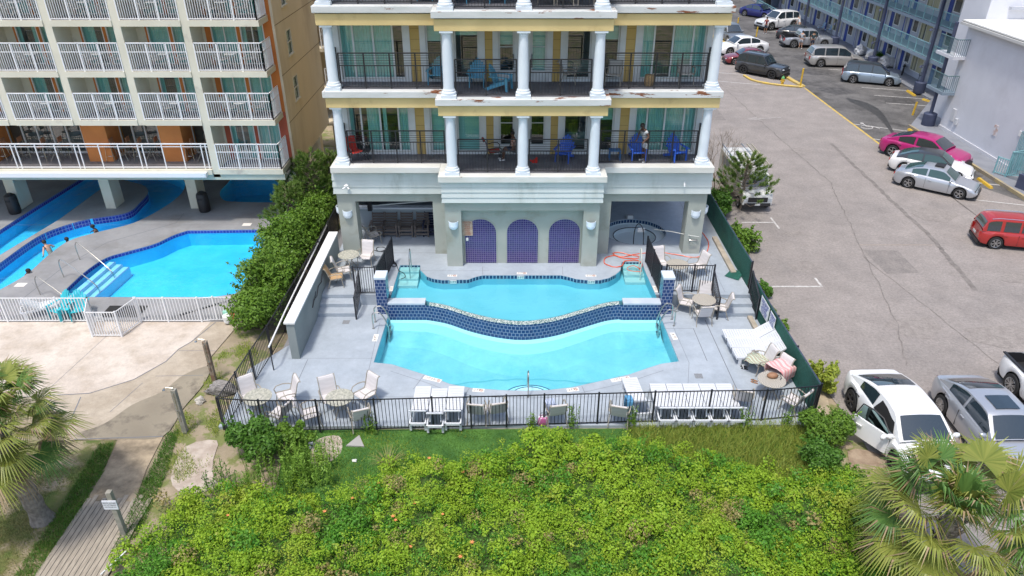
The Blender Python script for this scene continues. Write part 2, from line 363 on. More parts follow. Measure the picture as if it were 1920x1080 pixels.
struct('hot_tub_water',MB().prism(tub,None,upz-.14),glassy('spa_water',(.98,1,1),refl=-.02))
# tile strip under the back coping of the upper pool, and steps at its two ends
t=MB(); seq=upback[2:19]; L=0; uv=[]; vs=[]
for i,p in enumerate(seq):
    if i: L+=math.dist(p,seq[i-1])
    vs+=[(p[0],p[1]-.012,upz-.19),(p[0],p[1]-.012,upz-.004)]; uv+=[(L,0),(L,.19)]
t.add(vs,[(2*i,2*i+2,2*i+3,2*i+1) for i in range(len(seq)-1)]); t.uv=uv; struct('upper_pool_tile_band',t,BAND)
for (a,bq) in ((upback[1],upback[2]),(upback[18],upback[19])):
    s=MB(); x0,x1=a[0]+.015,bq[0]-.015; y=a[1]-.01
    s.box(x0,y-.42,0.135,x1,y,upz-.10); s.box(x0,y-.84,0.135,x1,y-.42,upz-.22); s.box(x0,y-1.26,0.135,x1,y-.84,upz-.34); struct('pool_steps',s,M('pool_step_pale',(.42,.60,.60),rough=.6))
    s=MB(); s.add([(x0,y-.012,upz-.19),(x1,y-.012,upz-.19),(x1,y-.012,upz-.005),(x0,y-.012,upz-.005)],[(0,1,2,3)]); s.uv=[(0,0),(x1-x0,0),(x1-x0,.19),(0,.19)]; struct('pool_steps_tile_band',s,BAND)
# curved tiled weir wall between the pools
w=MB(); L=0; vs=[];uv=[]
for i,p in enumerate(curve):
    if i: L+=math.dist(p,curve[i-1])
    vs+=[(p[0],p[1]-.022,-.6),(p[0],p[1]-.022,upz-.03)]; uv+=[(L,-.6),(L,upz-.03)]
w.add(vs,[(2*i,2*i+2,2*i+3,2*i+1) for i in range(len(curve)-1)]); w.uv=uv
wr=w.build('tiled_weir_wall',TILE); tag(wr,'wavy navy blue tiled wall dividing the upper pool from the lower pool','wall')
e=MB(); inner=curve[2:-2]; e.v=[]; vs=[]
for p in inner: vs+=[(p[0],p[1]-.03,upz-.035),(p[0],p[1]-.03,upz-.02),(p[0],p[1]+.21,upz-.012),(p[0],p[1]+.22,upz-.1)]
fs=[]
for i in range(len(inner)-1):
    for k in range(3): fs.append((4*i+k,4*i+4+k,4*i+5+k,4*i+1+k))
e.add(vs,fs); o=e.build('mosaic_edge',MOSAIC,wr)
c_=MB(); c_.box(XL+.002,WY-.02,upz-.05,wtop[0][0],WY+.42,upz+.05); c_.box(wtop[-1][0],WY-.02,upz-.05,XR-.002,WY+.42,upz+.05); c_.build('coping',M('coping_paint',(.50,.56,.62),(.44,.50,.56),sc=2,rough=.6),wr,bevel=.01)
def tile_pillar(x0,x1,label):
    t=thing('tiled_pillar',label,'pillar',((x0+x1)/2,25.68,lowz)); h=1.62; y0,y1=25.4,25.97
    b=MB(); pr=[(x0,y0),(x1,y0),(x1,y1),(x0,y1)]; vs=[];uv=[];L=0;fs=[]
    for i in range(5):
        p=pr[i%4]; 
        if i: L+=math.dist(p,pr[i-1])
        vs+=[(p[0],p[1],-.3),(p[0],p[1],lowz+h)]; uv+=[(L,0),(L,h+.4)]
    b.add(vs,[(2*i,2*i+2,2*i+3,2*i+1) for i in range(4)]); b.uv=uv; b.build('shaft',TILE,t,True)
    MB().box(x0-.02,y0-.02,lowz+h,x1+.02,y1+.02,lowz+h+.1).build('cap',M('cap_paint',(.60,.66,.72),rough=.6),t,True,bevel=.01)
tile_pillar(-5.5,-5.06,'blue tiled pillar at the left end of the wavy pool wall')
tile_pillar(6.06,6.5,'blue tiled pillar at the right end of the wavy pool wall')
# stairs between the decks
def steps(x0,x1):
    s=MB()
    s.box(x0,25.2,lowz+.001,x1,26.119,lowz+.167); s.box(x0,25.66,lowz+.167,x1,26.119,lowz+.334); struct('steps',s,DECK,bevel=.008)
steps(-7.9,-6.35); steps(8.35,9.9)
# deck seams
def seam(pts,w=.02,z=lowz,mat=SEAM,name='deck_seam'):
    s=MB()
    for a,b in zip(pts[:-1],pts[1:]):
        a=Vector((*a,0));b=Vector((*b,0)); d=(b-a).normalized(); n=Vector((-d.y,d.x,0))*w/2
        s.quad((a.x-n.x,a.y-n.y,z+.004),(b.x-n.x,b.y-n.y,z+.004),(b.x+n.x,b.y+n.y,z+.004),(a.x+n.x,a.y+n.y,z+.004))
    return struct(name,s,mat)
seam(Gs([(577,674),(545,745)],lowz)); seam([G(540,672,lowz),G(700,672,lowz)],.01); seam(Gs([(1322,600),(1384,735)],lowz),.03); seam(Gs([(1300,616),(1326,677)],lowz),.025); seam([G(1245,616,lowz),G(1302,616,lowz)],.015)
seam(Gs([(1262,612),(1292,680),(1290,720)],lowz),.012); seam(Gs([(712,605),(690,700)],lowz),.012)
seam([(a,b-.42) for a,b in front[1:-1]],.014); 
for u0,v0,u1,v1 in ((795,703,775,730),(880,728,855,765),(1091,724,1098,740),(1160,705,1168,720)): seam(Gs([(u0,v0),(u1,v1)],lowz),.015)
seam([(-7.9,20.0),(10.2,20.0)],.01)
for u in (905,1055): seam([G(u,500,upz),G(u,515,upz)],.015,upz)
seam([(-6.9,28.2),(-1,28.2)],.012,upz); seam([(-6.9,29.9),(-3.5,29.9)],.02,upz); seam([(4.4,29.9),(7.7,29.9)],.02,upz); seam([(8.9,26.3),(8.9,36)],.012,upz)
sx_=[(x,21.6+.35*math.cos((x-.5)*.55)+.03*math.sin(x*7)) for x in np.arange(-3.6,4.8,.2)]; seam(sx_,.07,-.618,M('pool_floor_seam',(.12,.44,.52),rough=.8),'pool_floor_seam')
for u,v in ((649,604),(1310,705),(860,750)):
    x,y=G(u,v,lowz); struct('floor_drain',MB().box(x-.14,y-.14,lowz+.001,x+.14,y+.14,lowz+.005),M('drain_grey',(.17,.18,.19),(.27,.28,.29),sc=30,rough=.6,world=True))
# --- left hotel's deck with its lazy river
ldk=[(-60,24.95),(-10.95,24.95),(-10.95,46),(-60,46)]
struct('hotel_deck',MB().prism(ldk,-.06,LZ,holes=[mainp,rv1,rv2,rv3]),DECK2)
basin('hotel_pool_basin',mainp,LZ-.003,-.75,LINERB,TILEB,.17)
basin('lazy_river_basin',rv2,LZ-.003,-.65,LINERB); basin('lazy_river_far_basin',rv1,LZ-.003,-.65,LINERB,TILEB,.2); basin('covered_pool_basin',rv3,LZ-.003,-1.2,LINERB)
for nm,p,z in (('hotel_pool_water',mainp,.10),('lazy_river_water',rv2,.34),('lazy_river_far_water',rv1,.2),('covered_pool_water',rv3,.1)): struct(nm,MB().prism(p,None,LZ-z),WATERB)
t=MB(); seq=smooth2(Gs(rv2o[:10],LZ),5,False); L=0; vs=[];uv=[]
for i,p in enumerate(seq):
    if i: L+=math.dist(p,seq[i-1])
    q=Vector(seq[min(i+1,len(seq)-1)])-Vector(seq[max(i-1,0)]); q.normalize(); nx,ny=q.y*.012,-q.x*.012
    vs+=[(p[0]+nx,p[1]+ny,LZ-.36),(p[0]+nx,p[1]+ny,LZ-.004)]; uv+=[(L,0),(L,.356)]
t.add(vs,[(2*i,2*i+2,2*i+3,2*i+1) for i in range(len(seq)-1)]); t.uv=uv; struct('lazy_river_tile_band',t,TILEB)
# wide entry steps of the hotel pool
s=MB(); A=Vector((*G(118,556,LZ),0)); B=Vector((*G(205,484,LZ),0)); d=(B-A).normalized(); n_=Vector((d.y,-d.x,0))
for k in range(3):
    a=A+n_*(.02+.31*k)+d*.1; b=B+n_*(.02+.31*k)-d*.1; c=b+n_*.30; e_=a+n_*.30; z=LZ-.14-.12*k
    s.add([(a.x,a.y,-1.2),(b.x,b.y,-1.2),(c.x,c.y,-1.2),(e_.x,e_.y,-1.2),(a.x,a.y,z),(b.x,b.y,z),(c.x,c.y,z),(e_.x,e_.y,z)],[(4,7,6,5),(3,2,6,7),(0,3,7,4),(1,5,6,2)])
    s.add([(e_.x,e_.y,z+.003),(c.x,c.y,z+.003),(c.x-n_.x*.05,c.y-n_.y*.05,z+.003),(e_.x-n_.x*.05,e_.y-n_.y*.05,z+.003)],[(0,1,2,3)],1)
struct('hotel_pool_steps',s,[M('hotel_step_plaster',(.42,.72,.90),rough=.6),MT['royal_blue_tile']])
seam(Gs([(40,562),(120,500),(200,455),(330,418),(345,400)],LZ),.03,LZ); seam([(-40,34.0),(-11,34.0)],.015,LZ); seam([G(60,530,LZ),G(85,557,LZ)],.012,LZ); seam([G(350,400,LZ),G(500,410,LZ)],.012,LZ)
# --- street and parking lot
struct('street',MB().prism([(10.75,10),(22.5,10),(24.6,30),(24.5,140),(9.2,140),(9.2,36),(10.5,33),(10.5,28.5),(10.9,22),(11.3,18.5),(11.1,13)],None,.004),ASPH)
struct('parking_lot',MB().prism([(24.5,43.5),(26.0,41.0),(28.35,37),(60,37),(60,140),(24.5,140)],None,.008),LOT)
struct('street_shoulder',MB().prism([(22.5,10),(60,10),(60,37),(28.35,37),(26.0,41.0),(24.5,43.5),(24.6,30)],None,.004),ASPH)
def strip(name,pts,w,mat,z=.012):
    return seam(pts,w,z-.004,mat,name)
strip('yellow_line',[(24.45,43.8),(24.4,61)],.16,YEL)
def wob(pts,amp=.05,n=8):
    out=[]
    for a,b in zip(pts[:-1],pts[1:]):
        for k in range(n):
            t=k/n; out.append((a[0]+(b[0]-a[0])*t+random.uniform(-amp,amp),a[1]+(b[1]-a[1])*t))
    return out+[pts[-1]]
strip('pavement_crack',wob([(21.3,47),(21.0,38),(20.9,33),(20.2,27.5)],.06,22),.22,CRACK); strip('pavement_crack',wob([(17.5,70),(18.0,52),(18.6,40),(17.4,34)],.06,26),.06,CRACK); strip('pavement_crack',wob([(17.4,34),(15.6,25),(14.6,22)],.06,14),.045,CRACK)
strip('pavement_crack',wob([(16.9,31.9),(18.6,31.9),(20.5,31.9)],.03,8),.025,M('sand_in_crack',(.42,.33,.24),rough=1)); strip('pavement_crack',wob([(16.6,30.7),(17.4,26),(18.2,21)],.04,14),.03,CRACK)
for pts in ([(11.9,34.5),(13.6,34.5)],[(13.6,35.1),(13.63,33.75)],[(11.4,27.83),(13.65,27.83)],[(13.62,27.83),(13.6,28.6)]): strip('parking_line',pts,.10,LINE)
for y in (61.2,58.8,56.6,51.2,47.9): strip('bay_line',[(29.2,y),(33.0 if y>55 else 28.2,y-1.1)] if y>53 else [(24.5,y),(28.1,y-1.9)],.10,LINE,.014)
for y in (64.5,67.5,70.5,74,77.5,81,85): strip('bay_line',[(28.8,y),(32.6,y-1)],.10,LINE,.014)
for y in (39.6,36.6): strip('bay_line',[(25.2,y+1),(28.3,y)],.10,LINE,.014)
for y in (70.5,66.6,63.3,74): strip('bay_line',[(17.6,y),(21.0,y-1.2)],.10,LINE,.014)
sm=MB(); pl=[(26.6,57.9),(27.1,57.6),(27.7,56.7),(27.9,55.1),(27.6,53.2),(26.9,50.6),(26.3,48.6),(26.2,48.7),(26.6,50.7),(27.0,53.2),(26.9,55.2),(26.6,56.6)]; sm.prism(smooth2(pl,3),None,.0145); struct('oil_stain',sm,M('oily_asphalt',(.045,.043,.04),(.07,.066,.06),rough=.5,world=True))
def arrow(x,y,s,rz,name='turn_arrow'):
    b=MB(); p=[(-.08,-1),(.08,-1),(.08,.2),(.35,.1),(0,.9),(-.35,.1),(-.08,.2)]; c,sn=math.cos(rz),math.sin(rz)
    b.prism([(x+s*(a*c-q*sn),y+s*(a*sn+q*c)) for a,q in p],None,.016); struct(name,b,M('faded_road_paint',(.36,.335,.31),(.27,.245,.225),sc=5,rough=.9,world=True,lo=.3,hi=.6))
arrow(18.3,52.5,1.5,R(100)); arrow(25.2,79.0,1.6,R(60))
for i,(x,y,r,ax_,m) in enumerate(((13.6,29.6,.8,.5,0),(14.2,33.2,.5,.4,0),(18.6,45.5,1.0,.35,0),(16.2,24.6,1.2,.4,0),(20.3,29.0,.5,.3,0),(19.4,24.0,1.6,.35,0),(22.4,35.5,1.4,.4,0),(26.8,60.3,1.5,.5,1),(30.6,57.2,1.3,.5,1),(27.2,66.5,1.6,.5,1),(29.9,48.6,.9,.4,1),(27.3,41.2,.8,.4,1),(28.5,72.2,1.4,.6,1),(19.0,60.8,1.5,.5,0),(14.6,42.5,1.3,.4,0),(22.8,28.6,.9,.4,0))):
    n_=14; pl=[(x+r*math.cos(R(a))*random.uniform(.7,1.15),y+r*ax_*1.6*math.sin(R(a))*random.uniform(.7,1.15)) for a in range(0,360,360//n_)]
    struct('asphalt_stain',MB().prism(smooth2(pl,3),None,.0105+.0003*i),M('stained_asphalt',(.225,.198,.178),(.275,.245,.22),sc=3,rough=.85,world=True,lo=.3,hi=.6,grain=[(9,.2),(30,.16)]) if m==0 else M('oil_dark_asphalt',(.06,.056,.053),(.105,.10,.095),sc=2.5,rough=.7,world=True,grain=[(9,.2),(30,.16)]))
for (x0,y0,x1,y1) in ((13.2,52,15.6,56.5),(17.0,29.0,18.5,31.3)): struct('asphalt_patch',MB().prism([(x0,y0),(x1,y0+.1),(x1+.05,y1),(x0-.1,y1+.1)],None,.0095),M('patched_asphalt',(.20,.18,.165),(.235,.21,.19),sc=2,rough=.9,world=True,grain=[(9,.2),(30,.2)]))
# painted accessibility mark: wheelchair symbol
hs=MB(); cx,cy=G(1625,239,0)
hs.tube([(cx+.38*math.cos(R(a)),cy+.42*math.sin(R(a)),.016) for a in range(-190,60,20)],.035,4); hs.tube([(cx+.05,cy+.75,.016),(cx+.05,cy+.1,.016),(cx+.55,cy+.05,.016),(cx+.75,cy-.4,.016)],.04,4); hs.lathe([(.12,.012),(.12,.016)],c=(cx+.05,cy+.95,0),n=12); struct('accessible_bay_symbol',hs,LINE)
# kerbs and walkway by the motel
k=MB(); k.prism([(28.2,50.5),(33.0,57.2),(33.0,140),(60,140),(60,37),(30,37),(28.5,37.3)],-.02,.14); struct('motel_walkway',k,M('grey_walk',(.25,.26,.285),(.21,.22,.245),sc=1.2,rough=.8,world=True,bump=.2))
k=MB()
for a,b in (((28.1,50.5),(28.4,37.2)),): k.beam((a[0],a[1],.09),(b[0],b[1],.09),.16,.22)
struct('kerb',k,M('yellowed_kerb',(.42,.34,.18),(.30,.26,.20),sc=1.5,rough=.9,world=True))
k=MB(); k.beam((24.35,61.3,.07),(21.3,86,.07),.35,.15); struct('kerb_far',k,M('yellow_kerb',(.66,.46,.09),(.5,.38,.15),sc=2,rough=.8,world=True))
k=MB(); pts=spline([(20.4,65.0,.08),(20.7,63.4,.08),(21.6,62.3,.08),(22.8,61.6,.08),(24.2,61.1,.08)],5); k.tube(pts,.10,6); struct('kerb_curved',k,MT['yellow_kerb'])
# kerb & verge beside the green fence
struct('verge',MB().prism([(9.9,18.9),(10.55,18.4),(10.95,20),(10.75,24),(10.55,28),(10.45,36.5),(9.9,36.5)],None,.01),M('verge_sand',(.46,.38,.27),(.30,.25,.17),sc=1.5,rough=1,world=True,bump=.5))
struct('kerb_stone',MB().box(9.55,27.9,upz+.001,9.78,31.4,upz+.12).box(9.55,21.2,lowz+.001,9.75,25.1,lowz+.12),CURB,bevel=.01)
# --- beach side: plaza, damp patch, path, boardwalk, turf
struct('plaza',MB().prism([(-60,24.95),(-12.2,24.95),(-12.45,23.5),(-12.75,23.0),(-12.9,22.2),(-13.6,21.1),(-14.8,20.3),(-17.8,20.0),(-30,20.3),(-60,20.3)],None,.02),CONC)
struct('plaza_apron',MB().prism([(-12.2,24.95),(-11.0,24.95),(-11.35,22.4),(-11.1,20.8),(-11.3,18.05),(-14.2,17.9),(-15.2,19.2),(-17.8,20.0),(-14.8,20.3),(-13.6,21.1),(-12.9,22.2),(-12.75,23.0),(-12.45,23.5)],None,.016),CONC2)
struct('damp_patch',MB().prism(smooth2([(-11.15,21.9),(-11.9,21.4),(-12.3,20.4),(-13.0,19.7),(-13.5,18.7),(-14.2,18.1),(-12.6,17.95),(-11.3,18.1),(-11.2,19.5),(-11.0,20.8)],4),None,.0205),WET)
struct('path',MB().prism([(-11.3,18.05),(-14.0,17.9),(-12.7,17.9),(-12.45,16.4),(-12.4,14.9),(-10.95,15.2),(-11.2,16.6)],None,.012),M('stained_path',(.38,.30,.20),(.19,.15,.10),sc=1.3,rough=.9,world=True,bump=.3,bsc=12,lo=.42,hi=.62,grain=[(5,.18),(2,.15)]))
seam([(-14.8,20.3),(-13.6,21.1),(-12.9,22.2),(-12.75,23.0),(-12.45,23.5),(-12.0,24.9)],.035,.02); seam([(-30,20.32),(-17.8,20.02),(-14.8,20.3)],.035,.02); seam([(-15.8,24.9),(-16.4,20.2)],.015,.02); seam([(-12.7,22.9),(-11.3,22.9)],.02,.016); seam([(-14.1,17.93),(-11.3,18.07)],.03,.02); seam([(-13.2,20.9),(-13.6,19.3)],.02,.016); seam([(-15.0,20.1),(-14.6,18.4)],.035,.016); seam([(-12.9,21.3),(-11.2,21.35)],.02,.0175)
WOOD=M('weathered_boards',(.40,.345,.27),(.29,.25,.195),sc=3,rough=.9,world=True,bump=.3,stretch=(6,1,1))
bw=MB()
a0,a1,y0,y1=-12.42,-10.5,11.6,15.4
N=13
for i in range(N):
    x0=a0+(a1-a0)*i/N; x1=a0+(a1-a0)*(i+1)/N-.018
    bw.add([(x0-.0,y0,.03),(x1,y0,.03),(x1+.02,y1+.15*math.sin(i*2.1),.03),(x0+.02,y1+.15*math.sin(i*2.1),.03),(x0,y0,-.02),(x1,y0,-.02)],[(0,1,2,3),(4,5,1,0)])
struct('boardwalk',bw,WOOD); struct('boardwalk_gaps',MB().box(a0,y0,-.02,a1,y1-.3,.014),M('dark_gap',(.05,.045,.04),rough=1))
TURF=M('dry_turf',(.10,.135,.03),(.17,.155,.06),sc=1.8,rough=1,world=True,bump=.8,bsc=30,c3=(.33,.27,.18),sc3=.9,lo3=.5,hi3=.62)
struct('turf',MB().prism(smooth2([(-24,17.5),(-14.3,17.85),(-12.75,17.85),(-12.55,16.4),(-12.5,14.5),(-12.5,11),(-24,11)],4),None,.006),TURF)
FGRASS=M('clipped_grass_ground',(.075,.18,.03),(.04,.115,.02),sc=1.6,rough=1,world=True,bump=.8,bsc=50)
struct('lawn_strip',MB().prism([(-7.3,18.4),(10.0,18.5),(10.3,15.5),(-2,14.5),(-7.0,15.5)],None,.008),FGRASS)
# ================================================================= MIDDLE BUILDING
STUC=M('sage_stucco',(.40,.42,.37),(.35,.38,.335),sc=.8,rough=.85,bump=.15,bsc=30,world=True,c3=(.30,.30,.24),sc3=.9,lo3=.52,hi3=.7)
CLAP=M('pale_clapboard',(.60,.645,.62),(.54,.585,.56),sc=.9,rough=.7,world=True,stretch=(1,1,.25),c3=(.40,.44,.40),sc3=1.0,lo3=.56,hi3=.75)
LEDGE=M('stained_ledge',(.68,.68,.64),(.60,.60,.54),sc=1.2,rough=.7,world=True,c3=(.25,.10,.04),sc3=1.5,lo3=.665,hi3=.69,stretch=(.7,1,2.5))
LEDGE2=M('rusted_ledge',(.66,.67,.66),(.56,.58,.56),sc=1.2,rough=.7,world=True,c3=(.22,.08,.035),sc3=1.3,lo3=.595,hi3=.62,stretch=(.55,1,3.0))
OCH=M('ochre_fascia',(.70,.54,.25),(.63,.485,.22),sc=.7,rough=.75,world=True,c3=(.48,.35,.16),sc3=.8,lo3=.56,hi3=.72)
OCHW=M('ochre_wall',(.56,.40,.14),(.50,.355,.12),sc=1.1,rough=.8,world=True)
TRIM=M('window_trim',(.66,.70,.70),(.58,.62,.63),sc=1.5,rough=.55,world=True)
COLM=M('column_paint',(.72,.78,.82),(.66,.72,.77),sc=1.3,rough=.5,bump=.05)
FLOORB=M('balcony_floor',(.10,.10,.115),(.15,.15,.165),sc=1.5,rough=.8,world=True)
GLASS=glassy('window_glass',(.66,.90,.88),refl=.13,rough=.01)
CURT=M('teal_curtain',(.36,.55,.54),(.44,.63,.61),sc=1.3,rough=.9,stretch=(9,9,.15),world=True,lo=.3,hi=.7)
BLIND=M('pale_teal_blind',(.36,.57,.56),(.42,.62,.61),sc=2,rough=.8,stretch=(.3,.3,8),world=True)
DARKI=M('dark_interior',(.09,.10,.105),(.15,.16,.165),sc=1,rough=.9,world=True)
BED=M('pale_furnishing',(.38,.40,.38),rough=.8)
hb=thing('hotel_building','tall pale hotel with white columns and ochre bands behind the wavy pool','building',(.44,29.9,0))
def part(mb,name,mat,**k):
    return mb.build(name,mat,hb,True,**k)
CX=.44
F1,F2,F3=4.96,8.15,11.42
# ground floor block
g=MB()
def wallbox(x0,x1,y0,y1,z0,z1): g.box(x0,y0,z0,x1,y1,z1)
zt=3.62
for s in (-1,1):
    X=lambda a:CX+s*a
    def bx(a,b,y0,y1,z0,z1): wallbox(min(X(a),X(b)),max(X(a),X(b)),y0,y1,z0,z1)
    bx(7.37,8.15,29.82,30.55,upz,3.2)       # outer pillar
    bx(3.37,3.95,29.82,30.4,upz,3.2)       # inner pillar
    bx(3.37,8.15,29.82,30.5,3.2,zt)         # lintel
    bx(2.62,3.30,28.6,29.85,upz,3.3)         # pillar of the centre block
bx=None
wallbox(CX-3.30,CX+3.30,28.6,29.85,3.3,3.72)
wallbox(CX-3.37,CX+3.37,29.851,30.3,upz,zt)
wallbox(CX-2.62,CX+2.62,28.92,29.85,upz,3.3)
part(g,'ground_floor_wall',STUC)
c=MB()
def courses(mb,x0,x1,y,z0,z1,n,back):
    h=(z1-z0)/n
    for i in range(n):
        z=z0+h*i; o=.0
        mb.add([(x0-.04,y-.045,z),(x1+.04,y-.045,z),(x1+.01,y-.012,z+h-.004),(x0-.01,y-.012,z+h-.004),(x0-.04,back,z),(x1+.04,back,z),(x1+.01,back,z+h-.004),(x0-.01,back,z+h-.004)],[(0,1,2,3),(4,0,3,7),(1,5,6,2),(4,5,1,0),(3,2,6,7)])
courses(c,CX-3.37,CX+3.37,28.48,3.72,4.66,4,29.8); courses(c,CX-8.2,CX-3.42,29.7,3.62,4.56,3,31); courses(c,CX+3.42,CX+8.2,29.7,3.62,4.56,3,31)
part(c,'clapboard_band',CLAP)
# ledges, slabs
def ledge(z0,z1,y0c,y0w,mat,ex=0.0):
    l=MB(); l.box(CX-3.42-ex,y0c,z0,CX+3.42+ex,31.0,z1); l.box(CX-8.1-ex,y0w,z0,CX-3.424-ex,31.0,z1); l.box(CX+3.424+ex,y0w,z0,CX+8.1+ex,31.0,z1); return part(l,'ledge',mat,bevel=.02)
ledge(4.66,4.93,28.33,29.42,LEDGE,.08)
for z in (7.86,11.13): ledge(z,z+.26,28.36,29.50,LEDGE2,.03)
for z0 in (7.43,10.66):
    l=MB(); l.box(CX-3.36,28.46,z0,CX+3.36,28.86,z0+.43); l.box(CX-8.05,29.6,z0,CX-3.365,30.0,z0+.43); l.box(CX+3.365,29.6,z0,CX+8.05,30.0,z0+.43)
    for x in (CX-8.05,CX+7.8): l.box(x,30.0,z0,x+.25,31.0,z0+.43)
    for x in (CX-3.36,CX+3.11): l.box(x,28.86,z0,x+.25,30.99,z0+.43)
    part(l,'fascia_band',OCH,bevel=.01)
for z in (F1,F2,F3): part(MB().box(CX-3.1,28.75,z-.03,CX+3.1,31.3,z+.004),'balcony_floor',FLOORB); part(MB().box(CX-7.7,29.9,z-.03,CX-3.101,31.3,z+.004),'balcony_floor',FLOORB); part(MB().box(CX+3.101,29.9,z-.03,CX+7.7,31.3,z+.004),'balcony_floor',FLOORB)
l=MB()
l=MB()
for z in (F2,F3,14.6): l.box(CX-8.0,28.9 if 0 else 30.0,z-.27,CX+8.0,31.0,z-.24); l.box(CX-3.1,28.87,z-.271,CX+3.1,30.0,z-.241)
part(l,'balcony_ceiling',M('ceiling_paint',(.45,.42,.36),rough=.9))
# columns
def column(x,y,z,h,r=.21):
    b=MB(); q=r*1.42; b.box(x-q,y-q,z,x+q,y+q,z+.13)
    b.lathe([(q*.96,.13),(q,.17),(q*.97,.22),(r*1.17,.25),(r*1.2,.28),(r*1.16,.31),(r*1.03,.34),(r,.42),(r*.99,h*.5),(r*.86,h-.22),(r*.86,h-.19),(r*.95,h-.18),(r*.95,h-.15),(r*.88,h-.14),(r*.9,h-.10),(r*1.15,h-.07)],c=(x,y,z),n=24)
    b.box(x-r*1.2,y-r*1.2,z+h-.07,x+r*1.2,y+r*1.2,z+h); o=part(b,'column',COLM,smooth=True,auto=35); return o
for z,h in ((4.93,2.50),(8.12,2.54),(11.39,2.95)):
    for x in (-2.48,.44,3.36): column(x,28.72,z,h)
    for x in (-7.25,8.13): column(x,29.88,z,h)
# upper wall with real openings, rooms behind
def floor_wall(z,h,k):
    op=[(-7.09,-4.43,.12,0),(-3.55,-2.86,.12,1),(-2.39,-1.36,.12,1),(-.56,.10,.03,2)]
    op=op+[(2*CX-b,2*CX-a,q,t) for a,b,q,t in op[::-1]]
    tr=.24; w=MB(); y=31.0
    edges=[CX-7.78]+[e for o in op for e in (o[0],o[1])]+[CX+7.78]
    for i in range(0,len(edges),2): w.box(edges[i],y,z,edges[i+1],y+.2,z+h)
    for a,b,q,t in op:
        w.box(a,y,z,b,y+.2,z+q)
        w.box(a,y,z+h-.1,b,y+.2,z+h)
    part(w,'upper_wall',OCHW)
    j=MB()
    for a,b in ((-4.13,-3.82),(-1.13,-.82)):
        for aa,bb in ((a,b),(2*CX-b,2*CX-a)):
            for zz in np.arange(z+.45,z+h-.1,.42): j.box(aa-.03,y-.004,zz,bb+.03,y,zz+.018)
    part(j,'wall_groove',M('groove',(.33,.23,.08),rough=.9))
    # side walls, back of rooms
    r=MB(); r.box(CX-7.79,y+.2,z,CX-7.6,y+3.0,z+h); r.box(CX+7.6,y+.2,z,CX+7.79,y+3.0,z+h); r.box(CX-7.8,y+3.0,z-.1,CX+7.8,y+3.1,z+h)
    for x in (-4.0,-1.0,CX-.06,1.9,4.9): r.box(x,y+.22,z,x+.1,y+3,z+h)
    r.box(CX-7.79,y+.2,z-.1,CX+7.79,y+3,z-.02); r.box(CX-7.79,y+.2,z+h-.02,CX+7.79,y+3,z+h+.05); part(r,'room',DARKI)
    for n,(a,b,q,t) in enumerate(op):
        f=MB(); z0=z+q; z1=z+h-.1; 
        # white surround
        f.box(a-tr,y-.035,z+.0,a,y+.02,z1+.08); f.box(b,y-.035,z,b+tr,y+.02,z1+.08); f.box(a,y-.03,z1-.02,b,y+.02,z1+.08); f.box(a,y-.03,z,b,y+.02,z0)
        e=[a,b]; 
        if t==0: m=[a,a+.21*(b-a),a+.52*(b-a),a+.82*(b-a),b] if n==0 else [a,a+.2*(b-a),a+.49*(b-a),a+.80*(b-a),b]
        else: m=[a,b]
        for i,xm in enumerate(m): 
            hw=.035; xc=min(max(xm,a+hw),b-hw); f.box(xc-hw,y+.03,z0,xc+hw,y+.10,z1)
        f.box(a,y+.032,z0,b,y+.098,z0+.06); f.box(a,y+.032,z1-.06,b,y+.098,z1)
        if t==2: f.box(a+.07,y+.03,z0+.06,b-.07,y+.095,z0+.42); f.box(a,y+.031,z0+h*.52,b,y+.097,z0+h*.52+.03)
        fr=part(f,'door' if t==2 else 'window',TRIM)
        if t==2:
            hh=MB(); hx=b-.05 if n==3 else a+.05
            hh.box(hx-.012,y-.02,z0+.55,hx+.012,y+.02,z0+1.1)
            hh.build('hinge',BLACK,fr,False); 
            for vv in hh.v: pass
            fr.children[0].location=(-hb.location[0],-hb.location[1],0)
        p=MB(); p.quad((a,y+.065,z0),(b,y+.065,z0),(b,y+.065,z1),(a,y+.065,z1)); po=p.build('pane',GLASS,fr); po.location=(-hb.location[0],-hb.location[1],0)
        # curtains or blinds behind the glass
        cu=MB(); yb=y+.19
        def drape(x0,x1):
            n_=max(3,int((x1-x0)/.035)); vs=[];
            for i in range(n_+1):
                x=x0+(x1-x0)*i/n_; d=.028*math.sin(i*1.35+x*5)+.008*math.sin(i*.5); vs+=[(x,yb+d,z0+.02),(x,yb+d,z1)]
            cu.add(vs,[(2*i,2*i+2,2*i+3,2*i+1) for i in range(n_)])
        W_=b-a; key=(k,n)
        if t==0:
            sets={(2,0):[(0,.8)],(2,7):[(0,.22),(.52,1)],(1,0):[(.0,.08),(.3,.52),(.56,.62),(.82,1)],(1,7):[(0,1)],(3,0):[(0,.8)],(3,7):[(0,1)]}[key]
            for p0,p1 in sets: drape(a+W_*p0,a+W_*p1)
            cm=CURT
        else:
            frac={(2,1):.38,(2,2):.28,(2,3):.42,(2,4):.95,(2,5):.0,(2,6):.35,(1,1):1,(1,2):1,(1,3):.0,(1,4):.0,(1,5):.22,(1,6):.42}.get(key,.5)
            if frac>0: cu.quad((a,yb,z1-(z1-z0)*frac),(b,yb,z1-(z1-z0)*frac),(b,yb,z1),(a,yb,z1))
            cm=BLIND
        if cu.v:
            co=cu.build('curtain',cm,fr); co.location=(-hb.location[0],-hb.location[1],0)
    bd=MB()
    for x in (-6.6,-2.2,2.4,5.8): bd.box(x,y+1.2,z,x+1.1,y+2.6,z+.62)
    part(bd,'furnishing',BED,bevel=.03)
floor_wall(4.96,2.60,1); floor_wall(8.15,2.62,2); floor_wall(11.42,2.95,3)
